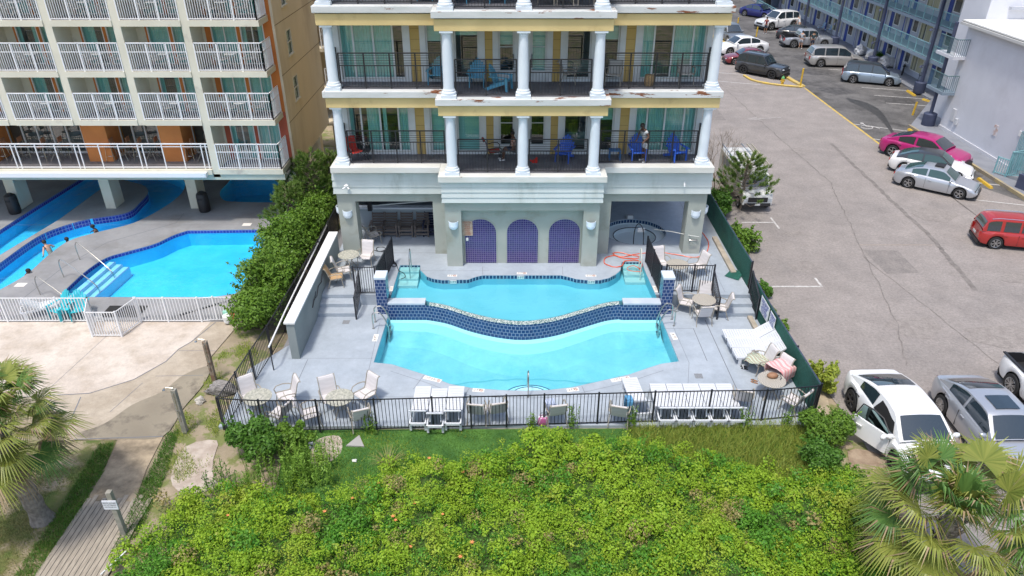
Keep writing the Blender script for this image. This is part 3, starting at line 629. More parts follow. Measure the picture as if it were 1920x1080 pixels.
# balcony railings
def railing(p0,p1,z,nposts,h=1.42):
    x0,y0=p0;x1,y1=p1; b=MB(); L=math.dist(p0,p1); P=lambda t,zz:(x0+(x1-x0)*t,y0+(y1-y0)*t,z+zz)
    b.beam(P(0,h),P(1,h),.06,.04); b.beam(P(0,.93),P(1,.93),.05,.035); b.beam(P(0,.08),P(1,.08),.035,.035)
    for k in (1.03,1.13,1.23,1.33): b.beam(P(0,k),P(1,k),.014,.014)
    n=int(L/.12)
    for i in range(1,n): b.beam(P(i/n,.08),P(i/n,.93),.014,.014)
    o=part(b,'railing',BLACK)
    for i in range(nposts):
        t=i/(nposts-1); t=min(max(t,.004),.996); q=MB(); q.beam(P(t,0),P(t,h),.055,.055); po=q.build('post',BLACK,o); po.location=(-hb.location[0],-hb.location[1],0)
for z in (F1,F2,F3):
    railing((-2.22,28.80),(.18,28.80),z-.02,3); railing((.70,28.80),(3.10,28.80),z-.02,3)
    railing((-6.98,29.92),(-2.85,29.92),z-.02,5); railing((3.73,29.92),(7.86,29.92),z-.02,5)
    railing((-7.28,30.15),(-7.28,30.98),z-.02,2); railing((8.16,30.15),(8.16,30.98),z-.02,2)
# recess wall: three arched niches of purple tile
ARCH=tile_mat('purple_niche_tile',(.020,.014,.11),(.05,.025,.17),(.17,.15,.27),.098,.098,uv=False,axes=(0,2),mortar=.13)
for x in (-1.38,.46,2.30):
    w=.70; z0=upz+.02; zs=2.12; pts=[(x-w,z0),(x+w,z0)]+[(x+w*math.cos(R(a)),zs+.66*math.sin(R(a))) for a in range(0,181,10)]
    b=MB(); b.add([(px,28.905,pz) for px,pz in pts],[tuple(range(len(pts)))]); part(b,'tiled_niche',ARCH)
    b=MB(); rim=pts[2:]; rim=[(x+w,z0)]+rim+[(x-w,z0)]
    b.tube([(px,28.905,pz) for px,pz in rim],.022,4); part(b,'niche_rim',STUC)
# half-round wall sconces
def sconce(x,y,z,ax=0):
    b=MB(); prof=[]; n=10
    vs=[]
    for k in range(n+1):
        a=math.pi*k/n; cx_,cy_=.19*math.cos(a),-.17*math.sin(a)
        if ax: cx_,cy_=-cy_*ax,cx_
        for zz,s in ((0,.55),(.06,.86),(.14,.98),(.36,1.0)): vs.append((x+cx_*s,y+cy_*s,z+zz))
    fs=[(4*i+j,4*i+4+j,4*i+5+j,4*i+1+j) for i in range(n) for j in range(3)]+[tuple(4*i for i in range(n+1))[::-1]]
    b.add(vs,fs); o=part(b,'wall_light',M('lamp_white',(.78,.86,.92),rough=.35)); md=o.modifiers.new('t','SOLIDIFY'); md.thickness=.018
    bb=MB(); bb.box(x-.05,y-.05,z+.1,x+.05,y-.005,z+.28) if not ax else bb.box(x,y-.05,z+.1,x+.05*ax,y+.05,z+.28); q=bb.build('bulb_holder',BLACK,o); q.location=(-hb.location[0],-hb.location[1],0)
sconce(-7.32,29.82,2.42); sconce(8.18,29.82,2.42); sconce(-2.52,28.6,2.45); sconce(3.40,28.6,2.45); sconce(-7.71,30.1,2.5,-1); sconce(8.59,30.1,2.5,1)
# little camera, notice board, switch box
b=MB(); b.bar((-7.15,29.66,4.08),(-7.15,29.5,4.05),.03,8); b.lathe([(.09,0),(.10,.05),(.05,.09)],c=(-7.15,29.5,4.03),n=12); b.bar((-7.15,29.5,4.03),(-7.30,29.36,3.96),.035,8); b.bar((-7.15,29.5,4.03),(-7.0,29.36,3.96),.035,8); part(b,'security_camera',WHITE)
b=MB(); b.bar((7.45,29.66,4.18),(7.45,29.56,4.15),.02,6); b.bar((7.45,29.56,4.15),(7.45,29.50,4.02),.035,8); part(b,'spotlight',WHITE)
b=MB(); b.box(-1.90-.36,28.895,2.02,-1.90-.2,28.918,2.2); 
sg=thing('pool_rules_board','wooden board of worn red lettering on the wall left of the purple arches','sign',(-2.02,28.9,2.05))
MB().box(-2.17,28.87,1.98,-1.72,28.918,2.66).build('board',M('board_ply',(.52,.42,.32),(.44,.30,.22),sc=8,rough=.8),sg,True)
RED=M('faded_red_letter',(.33,.08,.045),rough=.8)
for i,tx in enumerate(('DANGER','NO LIFEGUARD','NO DIVING','NO GLASS','SHOWER FIRST','POOL RULES','NO RUNNING')): text(tx,.085 if i else .10,'lettering',RED,sg,(.075,-.035,.55-.09*i),(R(90),0,0),sx=min(1.2,5.2/len(tx)*.95))
b=MB(); b.box(-2.02,28.88,1.72,-1.92,28.918,1.86); part(b,'switch_box',WHITE,bevel=.01)
# alcoves: side and back walls under the building
b=MB(); y1=36.3
b.box(CX-8.14,30.56,upz,CX-8.0,33.2,1.25); b.box(CX-8.14,33.2,upz,CX-8.0,y1,3.6); b.box(CX-3.6,30.41,upz,CX-3.4,y1,3.6); b.box(CX+3.4,30.41,upz,CX+3.6,y1,3.6); b.box(CX-8.14,y1,upz,CX+8.14,y1+.15,3.6)
part(b,'alcove_wall',M('alcove_paint',(.36,.40,.44),(.32,.36,.40),sc=1,rough=.8,world=True))
MB().box(CX-8.14,30.5,3.45,CX-3.4,y1,3.6).box(CX+3.4,30.5,3.45,CX+8.14,y1,3.6).build('alcove_ceiling',M('alcove_ceiling_paint',(.5,.52,.54),rough=.9),hb,True)
part(MB().box(CX-7.95,32.35,upz,CX-3.62,32.5,1.72),'low_wall',M('low_wall_paint',(.30,.35,.38),rough=.8)); part(MB().box(CX-7.97,32.3,1.72,CX-3.61,32.62,1.80),'low_wall_cap',M('cap_light',(.62,.66,.72),rough=.6)); part(MB().bar((CX-7.9,32.25,1.86),(CX-3.65,32.25,2.25),.03,8),'pipe',TRIM)
part(MB().box(CX-3.75,32.1,upz,CX-3.62,32.3,2.6),'dark_post',BLACK); part(MB().box(CX-7.3,31.9,1.8,CX-7.1,32.1,3.45),'dark_post',BLACK)
# masses of the floors behind so that the house is closed
part(MB().box(CX-7.75,34.1,3.6,CX+7.75,44,15.2).box(CX-8.0,36.6,-.02,CX+8.0,44,3.6).box(CX-8.0,29.6,14.6,CX+8.0,44,15.2),'rear_block',OCHW)
# blue-railed gate and yellow slats at the back right of the tub alcove
b=MB()
for i in range(9): b.box(7.30+.15*i if 0 else 7.55,33.0+.18*i,upz,7.60,33.05+.18*i+.06,2.2)
bg_=MB()
for i in range(5): bg_.box(7.62+.13*i,35.9,upz+.1,7.72+.13*i,35.95,2.5)
part(bg_,'slat_screen',M('yellowed_slat',(.50,.40,.20),rough=.8))
# ================================================================= LEFT HOTEL
CREAM=M('cream_stucco',(.70,.665,.54),(.64,.605,.485),sc=.7,rough=.85,world=True,c3=(.50,.46,.38),sc3=1.2,lo3=.6,hi3=.75)
TAN=M('tan_stucco',(.76,.665,.50),(.69,.61,.46),sc=.5,rough=.9,world=True,bump=.2,bsc=20,c3=(.50,.41,.28),sc3=.35,lo3=.5,hi3=.75,stretch=(1,1,.35))
ORAN=M('orange_stucco',(.60,.20,.045),(.53,.17,.04),sc=1,rough=.85,world=True)
BRICKR=M('brick_red_stucco',(.46,.11,.06),(.40,.09,.05),sc=1,rough=.85,world=True)
RAILW=M('white_railing',(.80,.80,.80),rough=.5)
SAGE=M('pale_sage_paint',(.52,.56,.47),(.46,.50,.42),sc=.8,rough=.8,world=True)
lh=thing('beach_hotel','cream and orange hotel with stacked balconies beside the blue pool on the left','building',(-20,36,0))
def lp(mb,name,mat,**k): return mb.build(name,mat,lh,True,**k)
LO=lambda o: setattr(o,'location',(20,-36,0)) or o
YF=34.0; YB=35.35; Z=[3.12,5.58,7.85,10.09,12.3,14.5]; XC=-11.12
fins=[-14.56,-17.62,-20.68,-23.74,-26.8,-29.86,-32.9]
# fins between the bays
for i,x in enumerate(fins):
    b=MB(); b.box(x-.17,YF+.0,(Z[0]-.42 if i==0 else Z[1]-.262),x+.17,YB+.3,15.2); lp(b,'fin_wall',CREAM)
# slab edges
for i,z in enumerate(Z):
    b=MB(); x0=-34; x1=-11.25
    edges=[x1]+fins
    for a,c in zip(edges[:-1],edges[1:]):
        aa=a-.172 if a!=x1 else a
        b.box(c+.172,YF-.06,z-.26,aa,YB+.2,z)
    if i==0:
        b=MB(); b.box(fins[0]+.172,YF-.06,z-.26,x1,YB+.2,z); b.box(-34,YF-.10,z-.26,fins[0]-.172,YB+2.0,z-.012); 
    lp(b,'slab',CREAM if i else CREAM)
b=MB(); b.box(-34,YF-.34,Z[0]-.32,fins[0]-.4,YF-.105,Z[0]-.10); b.box(-27.5,YF-.36,Z[0]-.30,fins[0]-.45,YF-.341,Z[0]-.08); lp(b,'gutter',RAILW)
b=MB(); b.box(-34,YF,Z[0]-.56,XC-.1,YF+.35,Z[0]-.27); lp(b,'beam',SAGE)
MB().box(-34,YF+.36,Z[0]-.52,XC-.1,47,Z[0]-.42).build('soffit',M('soffit_paint',(.5,.5,.46),rough=.9),lh,True)
b=MB()
for i in range(5):
    z=Z[i]; 
    for x in (-14.38,): b.box(x,YF+.95,z+.0,x+.02,YB,z+1.9)
# back wall with windows
WGL=glassy('hotel_glass',(.72,.90,.89),refl=.10,rough=.015)
CURT2=M('sea_curtain',(.20,.48,.46),(.28,.58,.55),sc=1.2,rough=.9,stretch=(8,8,.15),world=True,lo=.3,hi=.7)
WFR=M('white_frame',(.76,.76,.74),rough=.5)
def win(x0,x1,z0,z1,y,openp=0,seed=0):
    f=MB(); w=.05; f.box(x0,y-.03,z0,x0+w,y+.04,z1); f.box(x1-w,y-.03,z0,x1,y+.04,z1); f.box(x0+w,y-.03,z1-w,x1-w,y+.04,z1); f.box(x0+w,y-.03,z0,x1-w,y+.04,z0+w)
    xm=x0+(x1-x0)*(.5 if x1-x0>1.05 else .08)
    if x1-x0>1.05: f.box(xm-.025,y-.02,z0+w,xm+.025,y+.035,z1-w)
    fr=lp(f,'window',WFR)
    LO(MB().quad((x0+w,y+.01,z0+w),(x1-w,y+.01,z0+w),(x1-w,y+.01,z1-w),(x0+w,y+.01,z1-w)).build('pane',WGL,fr))
    rnd=random.Random(seed); cu=MB(); a,b_=x0,x1
    mode=rnd.choice([0,0,1,2]); 
    if openp: mode=2
    spans={0:[(a,b_)],1:[(a,a+(b_-a)*.55)],2:[(a,a+(b_-a)*.2),(a+(b_-a)*.7,b_)]}[mode]
    for s0,s1 in spans:
        n_=max(2,int((s1-s0)/.05)); vs=[]
        for i in range(n_+1): vs+=[(s0+(s1-s0)*i/n_,y+.12+.02*math.sin(i*1.7),z0),(s0+(s1-s0)*i/n_,y+.12+.02*math.sin(i*1.7),z1)]
        cu.add(vs,[(2*i,2*i+2,2*i+3,2*i+1) for i in range(n_)])
    LO(cu.build('curtain',CURT2,fr))
edges=[-11.3]+fins
for r in range(5):
    z=Z[r]; zt=Z[r+1]-.26
    for k in range(6):
        if r==0 and k>0: continue
        xr=edges[k]-(.17 if k else 0); xl=edges[k+1]+.17; W_=xr-xl
        mat=BRICKR if r==0 else ORAN
        if k==0: ops=[(xl+.38,xl+1.58),(xl+1.74,xl+2.85)]
        else: ops=[(xl+.48,xl+1.48),(xl+1.62,xr-.04)]
        w=MB(); es=[xl]+[e for o in ops for e in o]+[xr if k else XC+.0]
        for i in range(0,len(es),2): w.box(es[i],YB,z,es[i+1],YB+.15,zt)
        for a,c in ops: w.box(a,YB,z+2.0,c,YB+.15,zt)
        if k==0: w.box(xr,YB-.001,zt,XC,YB+.15,Z[r+1])
        lp(w,'back_wall',mat)
        cw=MB(); cw.box(xl,YB-.012,z,xl+(.4 if k else .12),YB-.001,zt); lp(cw,'pilaster',CREAM)
        for j,(a,c) in enumerate(ops): win(a,c,z+.02,z+2.0,YB+.04,(r,k,j)==(3,2,1),seed=r*31+k*7+j)
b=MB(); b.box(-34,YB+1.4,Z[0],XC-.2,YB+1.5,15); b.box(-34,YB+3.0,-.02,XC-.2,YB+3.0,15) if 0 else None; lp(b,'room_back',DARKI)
fb=MB()
for r in range(5):
    for k in range(6):
        if r==0 and k>0: continue
        fb.box(edges[k+1]+.18,YF+.06,Z[r]-.01,(edges[k]-.18 if k else -11.3),YB-.02,Z[r]+.004)
lp(fb,'balcony_floor',M('hotel_balcony_floor',(.17,.165,.19),rough=.9))
# white railings
def wrail(p0,p1,z,h=1.26,posts=4,mid=.86,cut=.105,thin=.022,name='railing',parent=None):
    x0,y0=p0;x1,y1=p1; L=math.dist(p0,p1); b=MB(); P=lambda t,zz:(x0+(x1-x0)*t,y0+(y1-y0)*t,z+zz)
    b.beam(P(0,h),P(1,h),.05,.045); b.beam(P(0,h*.69),P(1,h*.69),.03,.03); b.beam(P(0,.06),P(1,.06),.035,.035); n=max(2,int(L/cut))
    for i in range(n+1): b.beam(P(i/n,.06),P(i/n,h),thin,thin)
    for i in range(posts): b.beam(P(i/(posts-1),0),P(i/(posts-1),h),.05,.05)
    return lp(b,name,RAILW)
for r in range(5):
    z=Z[r]
    for k in range(6):
        if r==0 and k>0: continue
        xr=edges[k]-.2 if k else -11.32; xl=edges[k+1]+.2
        wrail((xl,YF),(xr,YF),z)
    wrail((-11.32,YF),(-11.32,YB),z,posts=2)
# balcony furniture: small tables and chairs
SL=M('beige_sling',(.55,.52,.46),rough=.8)
# side wall, with windows at the ends of the rooms and balconies further back
s=MB(); zb=2.62
wins=[]
for (u,v,u2,v2) in ((527,32,540,70),(541,117,554,157),(557,206,568,244)):
    def onx(u,v): a=ray(u,v); t=XC/a[0]; return (a[1]*t,H+a[2]*t)
    ya,za=onx(u,v); yb_,zb_=onx(u2,v2); wins.append((min(ya,yb_)-.0,max(ya,yb_)+.0,min(za,zb_),max(za,zb_)))
wins=[(36.9,37.75,z+.75,z+1.95) for z in (4.9,7.15,9.45)]
YE=43.0
zs=[zb]+[e for w in wins for e in (w[2],w[3])]+[15.2]
s.box(XC,YB+.0,zb,XC+.12,36.9,15.2); s.box(XC,37.75,zb,XC+.12,YE,15.2)
for i in range(0,len(zs),2): s.box(XC,36.9,zs[i],XC+.12,37.75,zs[i+1])
lp(s,'side_wall',TAN)
for (a,b2,c,d_) in wins:
    f=MB(); f.box(XC+.02,a,c,XC+.14,a+.05,d_); f.box(XC+.02,b2-.05,c,XC+.14,b2,d_); f.box(XC+.02,a+.05,d_-.05,XC+.14,b2-.05,d_); f.box(XC+.02,a-.05,c-.04,XC+.18,b2+.05,c+.03); f.box(XC+.03,a+.05,(c+d_)/2-.02,XC+.12,b2-.05,(c+d_)/2+.02)
    fr=lp(f,'window',CREAM); LO(MB().quad((XC+.06,a,c),(XC+.06,b2,c),(XC+.06,b2,d_),(XC+.06,a,d_)).build('pane',M('green_dark_glass',(.02,.075,.065),rough=.06,spec=.6),fr)); LO(MB().box(XC-.5,a-.3,c-.3,XC-.4,b2+.3,d_+.3).build('curtain',CURT2,fr))
j=MB()
for z in (5.0,7.3,9.6,11.9): j.box(XC+.121,YB,z,XC+.125,YE,z+.03)
lp(j,'wall_joint',M('joint_dark',(.20,.15,.09),rough=.9))
# rear wing with small balconies
s=MB(); X2=XC-.8; s.box(X2-.1,YE+.0,zb,X2,YE+2.6,15.2); s.box(X2-.1,YE+2.6,zb,XC+.9,YE+2.75,15.2); s.box(XC+.78,YE+2.75,zb,XC+.9,58,15.2); s.box(-34,58,0,XC+.9,58.2,15.2); s.box(-34,47,0,XC-2.5,47.2,2.7); lp(s,'rear_wing',TAN)
for z in (4.6,6.9,9.2,11.5):
    q=MB(); q.box(XC-.7,YE+.4,z-.2,XC+.85,YE+2.4,z); sl=lp(q,'slab',TAN); wrail((XC+.82,YE+.42),(XC+.82,YE+2.38),z,h=1.15,posts=3); wrail((XC+.15,YE+.42),(XC+.8,YE+.42),z,h=1.15,posts=2)
    q=MB(); q.box(X2+.005,YE+.7,z,X2+.03,YE+2.1,z+1.9); lp(q,'window',M('dark_glass',(.02,.03,.035),rough=.08))
q=MB(); q.box(XC-.35,YE-2.6,.1,XC+.15,YE-2.1,2.62); q.box(XC-.35,YE+2.6,.1,XC+.3,YE+3.1,2.62); q.box(XC+.3,YE+8.6,.1,XC+.8,YE+9.1,2.62); q.box(XC-.42,YB+.1,.1,XC-.0,YB+.55,2.62); lp(q,'column',TAN)
lp(MB().tube([(XC+.6,YE+1.2,4.4),(XC+.5,YE+1.0,3.5),(XC+.3,YE+.4,2.7)],.05,6),'drain_pipe',CREAM)
lp(MB().box(XC-.1,YE-.1,zb-.12,XC+.9,58,zb),'soffit_edge',TAN)
# piers by the pool
for x,y in ((-16.95,36.1),(-21.5,36.1),(-26.45,36.0),(-31.3,36)):
    lp(MB().box(x-.27,y-.05,LZ,x+.27,y+.95,2.72),'pier',CREAM,bevel=.02)
# terrace level: orange piers, big panes, simple railing
ORB=M('orange_pier',(.64,.24,.07),(.57,.205,.06),sc=1,rough=.85,world=True)
for a,b2 in ((-21.25,-20.05),(-17.45,-16.35),(-26.9,-25.8)): lp(MB().box(a,35.05,Z[0],b2,36.6,Z[1]-.26),'terrace_pier',ORB)
f=MB()
x=-34
for (a,b2,n) in ((-31.5,-26.9,6),(-25.8,-21.25,6),(-20.05,-17.45,4),(-16.35,-14.75,2)):
    for i in range(n+1): xx=a+(b2-a)*i/n; f.box(xx-.035,36.3,Z[0],xx+.035,36.38,Z[1]-.26)
    f.box(a,36.31,Z[0],b2,36.37,Z[0]+.1); f.box(a,36.31,Z[1]-.36,b2,36.37,Z[1]-.3)
tf=lp(f,'terrace_window',RAILW)
LO(MB().quad((-31.5,36.34,Z[0]),(-14.75,36.34,Z[0]),(-14.75,36.34,Z[1]-.26),(-31.5,36.34,Z[1]-.26)).build('pane',glassy('restaurant_glass',(.7,.82,.8),refl=.12),tf))
lp(MB().box(-34,YB+.06,Z[0]-.01,fins[0]-.17,36.3,Z[0]+.004).box(-34,YF+.12,Z[0]-.01,fins[0]-.17,YB+.06,Z[0]+.004),'terrace_floor',M('terrace_paving',(.19,.175,.175),(.24,.225,.22),sc=1,rough=.8,world=True))
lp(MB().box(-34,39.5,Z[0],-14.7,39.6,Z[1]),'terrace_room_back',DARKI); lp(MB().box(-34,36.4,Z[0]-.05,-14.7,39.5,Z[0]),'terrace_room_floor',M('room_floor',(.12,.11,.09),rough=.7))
b=MB(); x0,x1=-33,fins[0]-.2; y=YF+.06; z=Z[0]
b.beam((x0,y,z+1.26),(x1,y,z+1.26),.06,.05); b.beam((x0,y,z+1.12),(x1,y,z+1.12),.035,.03); b.beam((x0,y,z+.08),(x1,y,z+.08),.04,.04)
xx=x1-.1; k=0
while xx>x0: b.beam((xx,y,z),(xx,y,z+1.26),.045,.045); xx-= .95 if k%2 else (.22 if k%4==0 else .95); k+=1
lp(b,'terrace_railing',RAILW)
# ================================================================= things on the terrace and balconies are placed with the furniture
# ================================================================= MOTEL AND WHITE BLOCK ON THE RIGHT
MW=M('motel_wall',(.50,.52,.56),(.44,.46,.51),sc=.8,rough=.85,world=True)
NAVY=M('navy_steel',(.045,.055,.10),(.06,.075,.13),sc=1.5,rough=.6,world=True)
BLUE=M('blue_panel',(.022,.055,.30),(.03,.075,.36),sc=1,rough=.5,world=True)
TEAL=M('seafoam_railing',(.25,.47,.50),(.20,.40,.43),sc=3,rough=.55,world=True)
TEALP=M('seafoam_panel',(.14,.26,.29),rough=.6)
SLB=M('slab_edge',(.22,.28,.34),rough=.8)
YCURT=M('yellowed_curtain',(.50,.47,.30),(.38,.36,.24),sc=1.2,rough=.9,world=True,stretch=(8,8,.2),c3=(.10,.11,.10),sc3=.35,lo3=.5,hi3=.55)
mo=thing('motel_building','long blue and white motel with seafoam balcony walkways above the parked cars','building',(35,75,0))
def mp_(mb,name,mat,**k): return mb.build(name,mat,mo,True,**k)
MO=lambda o: setattr(o,'location',(-35,-75,0)) or o
XM=34.9; XF=33.1; ML=[.14,2.75,5.3,7.9]; Y0,Y1=51.2,116
MYS=[51.0,59.2,68.2,77.2,86.2,95.2,104.2,113.2]
mp_(MB().box(XM+1.2,Y0,0,45,Y1,8.2),'rear_block',MW); mp_(MB().box(XF-.6,Y0-1,7.9,45,Y1,8.1),'roof',MW)
for i,z in enumerate(ML[1:3]): mp_(MB().box(XF,Y0,z-.22,XM+1.2,Y1,z),'walkway_slab',SLB)
GLD=M('window_dark',(.03,.04,.05),(.12,.12,.10),sc=.7,rough=.08,world=True,lo=.5,hi=.6)
for li,z in enumerate(ML[:3]):
    zt=ML[li+1]-.22
    w=MB(); w.box(XM,Y0,z,XM+.1,Y1,zt)
    mp_(w,'wall',MW)
    for bi,y in enumerate(MYS[:-1]):
        y2=MYS[bi+1]; L=y2-y
        def pan(f0,f1,z0,z1,name,mat,t=.05,sub=None):
            o=mp_(MB().box(XM-t,y+L*f0,z+z0,XM-.004,y+L*f1,z+z1),name,mat); return o
        for off in (.0,):
            o=pan(.07,.20,.75,2.0,'window',WFR,.03); MO(MB().box(XM-.045,y+L*.085,z+.82,XM-.031,y+L*.185,z+1.93).build('pane',GLD,o))
            pan(.215,.275,.0,2.4,'blue_panel',BLUE); o=pan(.28,.345,.0,2.25,'door',WHITE,.04); pan(.35,.40,.0,2.4,'blue_panel',BLUE)
            o=pan(.43,.66,.45,2.15,'window',WFR,.03)
            MO(MB().box(XM-.045,y+L*.44,z+.52,XM-.031,y+L*.54,z+2.08).box(XM-.045,y+L*.55,z+.52,XM-.031,y+L*.65,z+2.08).build('pane',YCURT,o))
            o=pan(.70,.80,.8,2.0,'window',WFR,.03); MO(MB().box(XM-.045,y+L*.71,z+.87,XM-.031,y+L*.79,z+1.93).build('pane',GLD,o))
            pan(.83,.88,.0,2.4,'blue_panel',BLUE); pan(.885,.94,.0,2.25,'door',WHITE,.04); pan(.945,.985,.0,2.4,'blue_panel',BLUE)
            mp_(MB().bar((XM-.25,y+L*.31,z),(XM-.25,y+L*.31,zt),.09,8),'post',MW)
            mp_(MB().bar((XM-.25,y+L*.90,z),(XM-.25,y+L*.90,zt),.09,8),'post',MW)
def mrail(x,y0,y1,z,h=1.08,par=None,mat=None):
    b=MB(); b.beam((x,y0,z+h),(x,y1,z+h),.05,.05); b.beam((x,y0,z+.1),(x,y1,z+.1),.035,.035); n=int((y1-y0)/.16)
    for i in range(1,n): b.beam((x,y0+(y1-y0)*i/n,z+.1),(x,y0+(y1-y0)*i/n,z+h),.018,.018)
    m=max(1,round((y1-y0)/1.25))
    for i in range(m+1): b.beam((x,y0+(y1-y0)*i/m,z-.1),(x,y0+(y1-y0)*i/m,z+h),.045,.045)
    return b
for z in ML[1:3]:
    for a,b2 in zip(MYS[:-1],MYS[1:]):
        mp_(mrail(XF+.03,a+.15,b2-.15,z),'railing',TEAL)
mp_(mrail(XF-1.5,88,100,.14),'railing',TEAL)
for i,y in enumerate(MYS[1:]):
    b=MB(); b.bar((XF-.12,y,.1),(XF-.12,y,7.9),.13,10); o=mp_(b,'column',NAVY)
    a=MB(); 
    for zz in (2.1,4.9,7.4): a.tube([(XF-.12,y,zz),(XF-.3,y-.1,zz+.25),(XF-.55,y-.15,zz+.2)],.03,6); a.lathe([(.05,.12),(.11,.0),(.13,-.06)],c=(XF-.6,y-.15,zz+.12),n=10)
    MO(a.build('lamp_arm',NAVY,o))
    if i<3: mp_(MB().lathe([(.42,0),(.44,.1),(.44,.85),(.38,.9)],c=(XF-.15,y,.1),n=18),'column_base',NAVY,smooth=True,auto=40)
# near corner column of the white block, in its own drum
NAV2=NAVY
wb=thing('white_block','windowless pale grey block with a white flat roof right of the parked cars','building',(30,46,0))
def wp(mb,name,mat,**k): return mb.build(name,mat,wb,True,**k)
WB=lambda o: setattr(o,'location',(-30,-46,0)) or o
PALE=M('pale_lavender_stucco',(.66,.67,.71),(.62,.63,.67),sc=.6,rough=.9,world=True,bump=.25,bsc=12,c3=(.58,.585,.62),sc3=.4,lo3=.5,hi3=.7)
ROOFW=M('white_roof',(.84,.83,.79),(.74,.73,.69),sc=.5,rough=.8,world=True)
wp(MB().box(30,33,-.02,60,50.1,7.15),'wall',PALE); wp(MB().box(29.94,33,.14,30.0,50.1,.34),'skirting',M('skirt_paint',(.62,.62,.64),rough=.7))
wp(MB().box(29.7,32.8,7.15,60,50.5,7.2),'roof_edge',M('gutter_dark',(.10,.095,.09),rough=.5)); wp(MB().box(29.72,32.82,7.2,60,50.48,7.28),'roof',ROOFW); wp(MB().box(29.6,32.8,7.0,29.7,50.5,7.16),'gutter',M('gutter_light',(.55,.55,.53),rough=.6))
wp(MB().box(35.5,46,7.28,60,60,11.5),'upper_storey',M('upper_white',(.66,.67,.72),(.60,.61,.66),sc=.6,rough=.9,world=True)); wp(MB().box(31.2,50.5,0,45,53.5,12),'stair_tower',PALE)
wp(MB().box(35.2,45.75,7.28,60,46,7.75),'parapet',ROOFW)
for x,y in ((32.5,42),(33.8,45.5),(37,41)): wp(MB().lathe([(.14,0),(.14,.16),(.05,.2)],c=(x,y,7.28),n=10),'roof_vent',ROOFW)
for z in (2.75,5.1):
    wp(MB().box(29.15,49.4,z-.2,29.99,51.6,z),'slab',SLB if z<3 else PALE)
    b=MB(); 
    for (p,q) in (((29.2,49.45),(29.98,49.45)),((29.2,49.45),(29.2,51.6))):
        b.beam((*p,z+1.08),(*q,z+1.08),.045,.045); n=int(math.dist(p,q)/.13)
        for i in range(n+1): t=i/n; b.beam((p[0]+(q[0]-p[0])*t,p[1]+(q[1]-p[1])*t,z),(p[0]+(q[0]-p[0])*t,p[1]+(q[1]-p[1])*t,z+1.08),.022,.022)
    wp(b,'balcony_railing',M('dark_seafoam',(.10,.19,.20),rough=.5))
wp(MB().bar((29.45,50.6,.9),(29.45,50.6,7.1),.12,10),'column',NAVY); wp(MB().lathe([(.42,0),(.44,.1),(.44,.85),(.38,.9)],c=(29.45,50.6,.1),n=18),'column_base',NAVY,smooth=True,auto=40)
wp(MB().box(29.9,48.6,1.0,29.995,49.0,1.8).box(29.86,48.1,.9,29.995,48.35,1.3),'utility_box',M('box_pale',(.55,.56,.58),rough=.6)); 
wp(MB().lathe([(.10,0),(.24,.02),(.24,.06)],c=(0,0,0),n=12) if 0 else MB().box(29.96,43.9,1.5,29.996,44.3,2.15),'stain_patch',M('rust_patch',(.52,.36,.29),(.66,.67,.71),sc=5,rough=.9,world=True)); wp(MB().box(29.955,41.6,2.2,29.996,41.95,2.5),'wall_plate',WHITE)
# seafoam stair railing cage, navy planter wall
st=thing('stair_railing','seafoam metal stair railing against the pale wall at the right edge','railing',(29.4,39,0))
b=MB()
def cage(p,q,z0,z1,h0,h1):
    n=max(2,int(math.dist(p,q)/.13)); P=lambda t:(p[0]+(q[0]-p[0])*t,p[1]+(q[1]-p[1])*t)
    b.beam((*P(0),z0+h0),(*P(1),z1+h1),.06,.06); b.beam((*P(0),z0+.1),(*P(1),z1+.1),.045,.045)
    for i in range(n+1): t=i/n; x,y=P(t); b.beam((x,y,z0+(z1-z0)*t+.1),(x,y,(z0+h0)*(1-t)+(z1+h1)*t),.03,.03)
cage((29.1,40.6),(29.9,40.9),.14,.14,1.5,1.5); cage((29.1,40.6),(30.6,36.5),.14,1.6,1.5,1.4); cage((29.9,41.6),(29.9,37),.14,1.6,2.4,2.2); b.beam((29.1,40.6,0),(29.1,40.6,1.7),.08,.08); b.beam((28.75,41.2,0),(28.75,41.2,1.2),.07,.07); cage((28.75,41.2),(29.1,40.6),.14,.14,1.0,1.0)
b.build('frame',TEAL,st,True)
tag(MB().add([(28.7,39.0,.0),(29.3,39.2,.0),(31,35.2,.0),(30.2,34.8,.0),(28.7,39.0,.95),(29.3,39.2,.95),(31,35.2,.95),(30.2,34.8,.95)],[(4,5,6,7),(0,4,7,3),(0,1,5,4),(1,2,6,5),(3,7,6,2)]).build('planter_wall',NAVY,bevel=.02),'low navy blue wall below the seafoam stair railing','wall')
# ================================================================= VEHICLES
CGL=M('car_glass',(.022,.034,.042),rough=.05,spec=1.0,coat=.8)
CGL2=M('car_glass_green',(.03,.075,.065),rough=.05,spec=.8,coat=.5)
PLAS=M('black_trim',(.02,.02,.022),rough=.5); CHR=M('chrome',(.7,.7,.7),rough=.12,metal=1)
HL=M('headlamp',(.55,.58,.60),rough=.1,spec=.8,coat=1); TLI=M('tail_lamp',(.40,.015,.012),rough=.15,coat=1); AMB=M('amber_lamp',(.6,.25,.03),rough=.2)
RIM=M('alloy_rim',(.50,.50,.50),rough=.3,metal=.85); RIMD=M('dark_rim',(.06,.06,.065),rough=.35,metal=.5); UND=M('underbody',(.01,.01,.01),rough=.9)
SEAT=M('car_interior',(.09,.085,.08),rough=.9)
def paint(name,c,metal=.0,r=.28): return M(name,c,rough=r,metal=metal,coat=.8,spec=.5)
def interp(pts,x):
    if x<=pts[0][0]: return pts[0][1]
    for (a,b),(c,d) in zip(pts[:-1],pts[1:]):
        if x<=c: return b+(d-b)*(x-a)/(c-a)
    return pts[-1][1]
